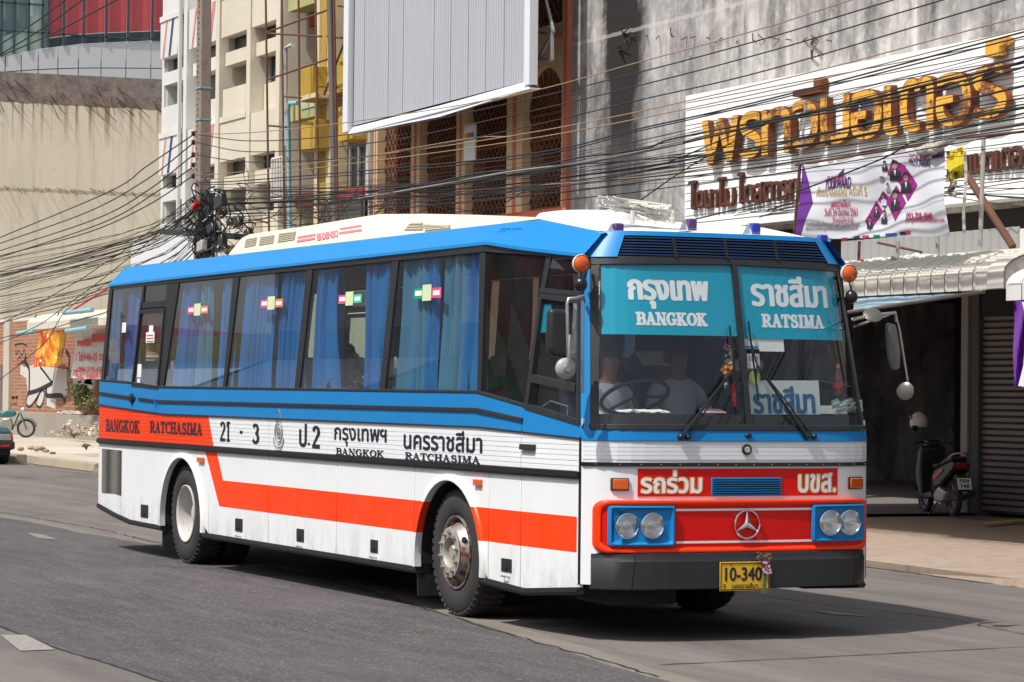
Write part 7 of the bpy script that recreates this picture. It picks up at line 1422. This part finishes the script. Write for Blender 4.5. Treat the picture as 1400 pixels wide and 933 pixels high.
for s in (-1, 1):
    yc = ym+s*.53; b = MB(); b.box(X0-.0, X0+.04, yc-.15, yc+.15, .56, .72); h_l = b.build('headlamp', m_chrome, cr_, bev=.01); b = MB(); b.box(X0+.04, X0+.055, yc-.13, yc+.13, .575, .705); b.build('headlamp_lens', mat('car_lamp_glass', (.35, .36, .34), .15, coat=.5), h_l, bev=.01)
    b = MB(); b.box(X0-.06, X0+.03, yc+s*.155, yc+s*.20, .57, .71); b.build('indicator', m_amber, cr_, bev=.01); b = MB(); b.box(X0+.10, X0+.11, yc-.1, yc+.1, .42, .47); b.build('bumper_lamp', m_redink, cr_)
    for xw in (X0-.75, X0-3.3): b = MB(); b.lathe([(-.1, .2), (-.1, .29), (-.07, .31), (.07, .31), (.1, .29), (.1, .2), (.08, .17), (.06, 0)], (xw, ym+s*(hw-.08), .31), (0, s, 0), 28); b.build('wheel', m_tyre, cr_, smooth=40)
# ================================================================== PEOPLE
def person(name, lab, hip, arms, shirt, skin, hair, head_tilt=(0, 0), k=1.0, hair_long=False, yaw=0):
    """seated figure grown from one joint graph; head, torso, arms with fingers and legs are one surface"""
    F = Vector((cos(yaw), sin(yaw), 0)); Lf = Vector((-sin(yaw), cos(yaw), 0)); hip = Vector(hip)
    P = lambda f, l, h: hip+(F*f+Lf*l+Vector((0, 0, h)))*k
    V, E, Rr = [], [], []
    def add(p, r, par=None): V.append(p); Rr.append(r*k); i = len(V)-1; (E.append((par, i)) if par is not None else None); return i
    pel = add(P(0, 0, .05), .15); ab = add(P(-.02, 0, .22), .135, pel); ch = add(P(-.03, 0, .40), .155, ab); un = add(P(-.03, 0, .50), .10, ch); nk = add(P(-.015, 0, .57), .055, un)
    hx, hy = head_tilt; jaw = add(P(.025+hx, hy, .645), .068, nk); cr0 = add(P(.0+hx*1.5, hy*1.4, .72), .092, jaw); add(P(-.01+hx*1.6, hy*1.5, .77), .072, cr0); hc_ = V[cr0]
    hands = []
    for s, tgt in ((-1, arms[0]), (1, arms[1])):
        sh = add(P(-.03, s*.17, .47), .068, un); el = add(P(*tgt[0]), .045, sh); wr = add(P(*tgt[1]), .030, el); dv = (Vector(tgt[1])-Vector(tgt[0])).normalized(); dv = (F*dv.x+Lf*dv.y+Vector((0, 0, dv.z))); pm = add(V[wr]+dv*.06*k, .034, wr); hands.append(V[wr]); sd = dv.cross(Vector((0, 0, 1))).normalized()
        for j, (o_, L_) in enumerate(((-.028, .06), (-.010, .07), (.009, .066), (.027, .05))):
            a = add(V[pm]+(sd*o_+dv*.03)*k, .010, pm); b_ = add(V[a]+(dv*L_*.5-Vector((0, 0, .012)))*k, .009, a); add(V[b_]+(dv*L_*.4-Vector((0, 0, .03)))*k, .008, b_)
        a = add(V[pm]+(sd*-.04*s-dv*.0)*k, .012, pm); add(V[a]+(dv*.035-sd*.012*s)*k, .010, a)
        PW_ = lambda f, l, h: hip+Vector((f, l, h))*k; kn = add(PW_(.40, s*.12, .08), .075, add(PW_(.12, s*.1, .03), .10, pel)); an_ = add(PW_(.42, s*.12, -.34), .045, kn); add(PW_(.55, s*.12, -.40), .035, an_)
    me = bpy.data.meshes.new('person'); me.from_pydata([tuple(v) for v in V], E, []); ob = bpy.data.objects.new('tmp', me); COL.objects.link(ob); md = ob.modifiers.new('k', 'SKIN')
    for i, sv in enumerate(me.skin_vertices[0].data): sv.radius = (Rr[i], Rr[i]*(1.0 if i > 5 else (1.25 if i in (0, 1, 2) else 1.0))); sv.use_root = i == 0
    md.use_smooth_shade = True; s2 = ob.modifiers.new('s', 'SUBSURF'); s2.levels = 1; s2.render_levels = 1
    dg = bpy.context.evaluated_depsgraph_get(); m2 = bpy.data.meshes.new_from_object(ob.evaluated_get(dg)); bpy.data.objects.remove(ob); m2.name = 'body'
    zn = V[un].z+.02*k
    for m_ in (shirt, skin, mat('dark_trousers', (.03, .03, .04), .8)): m2.materials.append(m_)
    for f_ in m2.polygons: c = f_.center; f_.material_index = 1 if (c.z > zn and (Vector(c)-V[nk]).length < .30*k) or min((Vector(c)-h).length for h in hands) < .16*k else (2 if c.z < V[pel].z+.02*k and (Vector(c)-V[pel]).dot(F) > .02 else 0); f_.use_smooth = True
    t = bpy.data.objects.new(name, None); COL.objects.link(t); ORG[t.name] = Matrix.Identity(4); t.location = hip; ORG[t.name] = Matrix.Translation(hip); setp(t, lab, 'person')
    for v in m2.vertices: v.co -= hip
    bo_ = bpy.data.objects.new('body', m2); COL.objects.link(bo_); bo_.parent = t; ORG[bo_.name] = ORG[t.name]
    H = lambda f, l, h: hc_+(F*f+Lf*l+Vector((0, 0, h)))*k
    b = MB(); hb = -.13 if hair_long else -.055
    def hr(u, v):
        a = 2*pi*u; th = pi*(.02+.60*v); fr = cos(a); drop = hb if fr < .35 else .045; z = lerp(.115, drop, v); r = sin(min(pi/2, th))*(.103+(.0 if fr < .3 else .0)); return H(r*fr*1.06-.012, r*sin(a)*.93, z)
    b.grid(hr, 20, 8); b.build('hair', hair, bo_, smooth=80)
    for s in (-1, 1):
        b = MB(); b.ball(H(.083, s*.032, .002), .013, .015, .009, 10, 6); b.build('eye', mat('eye_white', (.5, .48, .46), .3), bo_, smooth=80); b = MB(); b.ball(H(.093, s*.032, .002), .006, .007, .007, 8, 5); b.build('pupil', m_dark, bo_, smooth=80)
        b = MB(); b.beam(H(.09, s*.018, .022), H(.082, s*.05, .024), .008, .006); b.build('eyebrow', hair, bo_); b = MB(); b.ball(H(-.005, s*.088, -.012), .018, .010, .028, 10, 6); b.build('ear', skin, bo_, smooth=80)
    b = MB(); b.raw([H(.085, 0, .005), H(.112, -.002, -.03), H(.088, -.018, -.035), H(.088, .018, -.035), H(.085, 0, -.04)], [(0, 2, 1), (0, 1, 3), (1, 2, 4), (1, 4, 3)]); b.build('nose', skin, bo_, smooth=120)
    b = MB(); b.ball(H(.088, 0, -.058), .010, .024, .007, 12, 6); b.build('mouth', mat('lips', (.25, .07, .06), .5), bo_, smooth=80); return t
m_sk1 = mat('tan_skin', (.36, .19, .12), .55, 0, .05, 5); m_sk2 = mat('brown_skin', (.22, .11, .07), .55, 0, .05, 5); m_hair = mat('black_hair', (.012, .010, .010), .5); m_shw = mat('pale_shirt', (.58, .61, .66), .8, 0, .08, 3); m_shc = mat('white_shirt', (.48, .46, .48), .8, 0, .08, 3)
n = NT('dotted_blouse'); v_ = n.n('TexVoronoi', Vector=n.co((1, 1, 1)), Scale=38.0); m_dot = n.set(n.mix(n.ramp(v_.outputs['Distance'], .22, .28), (.6, .6, .5), (.012, .012, .015)), .8)
n = NT('striped_shirt'); wv = n.n('TexWave', Vector=n.co((1, 1, 1)), Scale=6.0, _bands_direction='Z'); m_str = n.set(n.mix(n.ramp(wv.outputs[0], .4, .6), (.55, .53, .48), (.10, .07, .06)), .8)
def hipfor(px, py, Y, Xh): # put the head centre at this pixel on the plane y = Y
    p = on(px, py, Y=Y); return p
def seat_at(px, py, X, k=1.0): p = on(px, py, X=X); return (p.x, p.y, p.z-.70*k)
person('person', 'driver in a pale shirt behind the windscreen with both hands on the steering wheel', seat_at(833, 497, -.93), (((.10, -.26, .24), (.36, -.16, .28)), ((.10, .24, .22), (.36, .14, .30))), m_shw, m_sk1, m_hair)
person('person', 'man in a white open-necked shirt sitting in the middle behind the windscreen', seat_at(926, 490, -1.05, 1.08), (((.08, -.27, .2), (.30, -.12, .12)), ((.08, .27, .2), (.30, .14, .12))), m_shc, m_sk2, m_hair, (0.0, .0), 1.08)
p = on(476, 486, Y=-1.0); person('person', 'woman in a black dotted blouse looking out between the curtains of the third large window', (p.x, -.99, p.z-.70), (((-.02, -.25, .2), (.06, -.14, .06)), ((-.02, .24, .2), (.06, .12, .06))), m_dot, m_sk1, m_hair, (0, 0), .97, True, -.7)
p = on(206, 478, Y=-.84); person('person', 'passenger in a striped shirt leaning by the hinged rear side window', (p.x, -.84, p.z-.60), (((.0, -.24, .22), (.10, -.16, .02)), ((.08, .24, .2), (.2, .12, .08))), m_str, m_sk1, m_hair, (-.02, 0), 1.0, False, -.5)
p = on(371, 510, Y=-.80); person('person', 'passenger in a yellow shirt, barely seen between the curtains of the second large window', (p.x, -.80, p.z-.62), (((.08, -.24, .2), (.25, -.16, .08)), ((.08, .24, .2), (.25, .12, .08))), mat('yellow_shirt', (.7, .42, .02), .8), m_sk2, m_hair, (0, 0), .95)
# ================================================================== SMALL THINGS ON THE BUS
# cardboard destination sheet leaning behind the windscreen
def dplane(px, py, off): y, z = FY(px, py, off); return FP(y, z, off)
b = MB(); q = [dplane(1024, 567, -.10), dplane(1122, 567, -.10), dplane(1119, 520.5, -.05), dplane(1021, 520.5, -.05)]; b.slab(q, (-.006, 0, 0)); cb = b.build('destination_card', mat('pale_card', (.66, .74, .72), .6, 0, .03)); setp(cb, 'large pale card with blue Thai lettering leaning behind the right half of the windscreen', 'sign'); ORG[cb.name] = Matrix.Identity(4)
ux = (q[1]-q[0]); vz = (q[3]-q[0]); u0, v0_ = .07, .02; W_, H_ = ux.length*.86, vz.length*.82
letter('card_lettering', 'ราชสีมา', lambda u, v, d: q[0]+ux*(u0+u/ux.length)+vz*(v0_+v/vz.length)+Vector((.003, 0, 0)), W_, H_, mat('blue_card_ink', (.01, .12, .30), .5), cb, bold=.006, aniso=.7)
def dthing(name, lab, cat, px, py, X=.0): p = on(px, py, X=X); return thing(name, lab, cat, p), p
# flower garland hanging from the divider
gt_, p = dthing('flower_garland', 'hanging garland of marigolds, orchids and red ribbon beside the windscreen divider', 'garland', 996, 545, .02); r_ = random.Random(4)
m_mar = mat('marigold_petals', (.85, .26, .01), .6, 0, .2, 20); m_jas = mat('cream_buds', (.55, .52, .38), .7, 0, .2, 20); m_orc = mat('orchid_petals', (.42, .04, .35), .6, 0, .3, 20); m_grn2 = mat('lime_ribbon', (.35, .45, .05), .6)
def blob(nm, m, px, py, rx, rz, cnt, r0): 
    b = MB()
    for i in range(cnt): a = r_.random()*6.28; p = on(px+rx*cos(a)*r_.random()**.5, py+rz*sin(a)*r_.random()**.5, X=-.03+r_.uniform(-.02, .04)); b.ball(p, r0*r_.uniform(.6, 1.2), None, None, 6, 4)
    return b.build(nm, m, gt_, weld=False)
blob('orchids', m_orc, 993, 470, 4, 9, 16, .012); blob('leaves', m_grn2, 999, 475, 3, 12, 12, .012); blob('jasmine_strand', m_jas, 997, 489, 5, 16, 46, .012); blob('marigolds', m_mar, 996, 505, 9, 9, 50, .014); blob('jasmine_strand', m_jas, 992, 524, 2, 9, 14, .010)
b = MB(); b.tube([on(1002, 525, X=-.02), on(1004, 540, X=-.02), on(1005, 556, X=-.02)], [.012, .02, .010], 8); b.build('red_ribbon', m_redink, gt_, smooth=60); b = MB(); b.tube([on(997, 455, X=-.08), on(996, 505, X=-.04)], .003, 4); b.build('string', m_jas, gt_)
# drink bottles, bag and papers on the dashboard
def lathe_thing(nm, lab, cat, px, pyb, X, parts):
    t, p = dthing(nm, lab, cat, px, pyb, X)
    for pn, prf, m_ in parts: b = MB(); b.lathe(prf, p, (0, 0, 1), 16); b.build(pn, m_, t, smooth=50)
m_cola = mat('red_brown_drink', (.16, .02, .02), .2, coat=.5)
lathe_thing('drink_bottle', 'plastic drink bottle with an orange cap beside the right windscreen pillar', 'bottle', 1145, 540, -.12, (('bottle', [(0, 0), (0, .036), (.06, .034), (.10, .038), (.15, .036), (.19, .014), (.21, .013)], m_cola), ('bottle_label', [(.05, .0365), (.10, .0395)], m_redink), ('bottle_cap', [(.205, .016), (.235, .016), (.235, 0)], m_mar)))
b = MB(); r_ = random.Random(5)
for i in range(26): p = on(r_.uniform(1136, 1170), r_.uniform(553, 567), X=-.1+r_.random()*.06); b.poly([p, p+Vector((.0, .07, .02)), p+Vector((.02, .05, .05)), p+Vector((.02, -.01, .03))])
setp(b.build('plastic_bag', mat('pale_plastic_bag', (.5, .6, .55), .3), solid=.003), 'crumpled pale plastic bag at the right end of the dashboard', 'bag')
b = MB(); a, c_ = on(1122, 566, X=-.05), on(1158, 555, X=-.05); b.slab([(a.x, a.y, a.z), (a.x, c_.y, a.z), (a.x, c_.y, c_.z), (a.x, a.y, c_.z)], (-.01, 0, 0)); setp(b.build('paper_packet', m_paper), 'white packet lying between the destination card and the plastic bag', 'packet')
b = MB(); r_ = random.Random(7)
for i in range(9): p = on(848+i*7, 565-r_.random()*3, X=-.02); b.poly([p, p+Vector((-.02, .09, .003)), p+Vector((-.08, .08, .018)), p+Vector((-.07, -.01, .015))])
setp(b.build('dashboard_papers', m_paper, solid=.004), 'loose white papers on the dashboard in front of the driver', 'papers')
b = MB(); p = on(958, 565, X=-.05); b.slab([p, p+Vector((0, .22, 0)), p+Vector((-.06, .2, .025)), p+Vector((-.06, .02, .03))], (0, 0, .006)); setp(b.build('small_flag_cloth', mat('pink_white_cloth', (.6, .35, .38), .7)), 'small folded pink and white cloth on the dashboard left of the divider', 'cloth')
# bouquet tied over the number plate
fb_ = thing('flower_bouquet', 'withered orchid bouquet hanging over the right end of the yellow number plate', 'bouquet', on(1045, 785, X=xp+.04)); r_ = random.Random(11)
m_stem = mat('dry_stems', (.14, .17, .06), .8, 0, .3, 10); m_orw = mat('white_petals', (.65, .58, .58), .6); m_orp3 = mat('purple_petals', (.32, .02, .25), .6, 0, .2, 20); m_dry = mat('dry_buds', (.16, .09, .05), .9)
b = MB()
for i in range(16): b.tube([on(1039+r_.random()*11, 757+r_.random()*8, X=xp+.03), on(1043+r_.random()*5, 785, X=xp+.035), on(1041+r_.random()*7, 808+r_.random()*4, X=xp+.03)], .0035, 5)
b.build('stems', m_stem, fb_)
for i in range(9):
    c = on(1042+r_.random()*11, 768+r_.random()*18, X=xp+.045); 
    for mm, nm, k_ in ((m_orp3, 'purple_petals', 1.0), (m_orw, 'white_petals', .6)):
        b = MB()
        for j in range(5): a = 6.28*j/5+r_.random()*.5; u = Vector((.25, cos(a), sin(a)))*.021*k_; w_ = Vector((0, -sin(a), cos(a)))*.009*k_; cc = c+Vector((.006*(k_ < 1), 0, 0)); b.poly([cc, cc+u*.6+w_, cc+u, cc+u*.6-w_])
        b.build(nm, mm, fb_, weld=False)
b = MB()
for i in range(26): b.ball(on(1035+r_.random()*20, 756+r_.random()*11, X=xp+.03+r_.random()*.02), .008, .008, .011, 6, 4)
b.build('dry_buds', m_dry, fb_, weld=False)
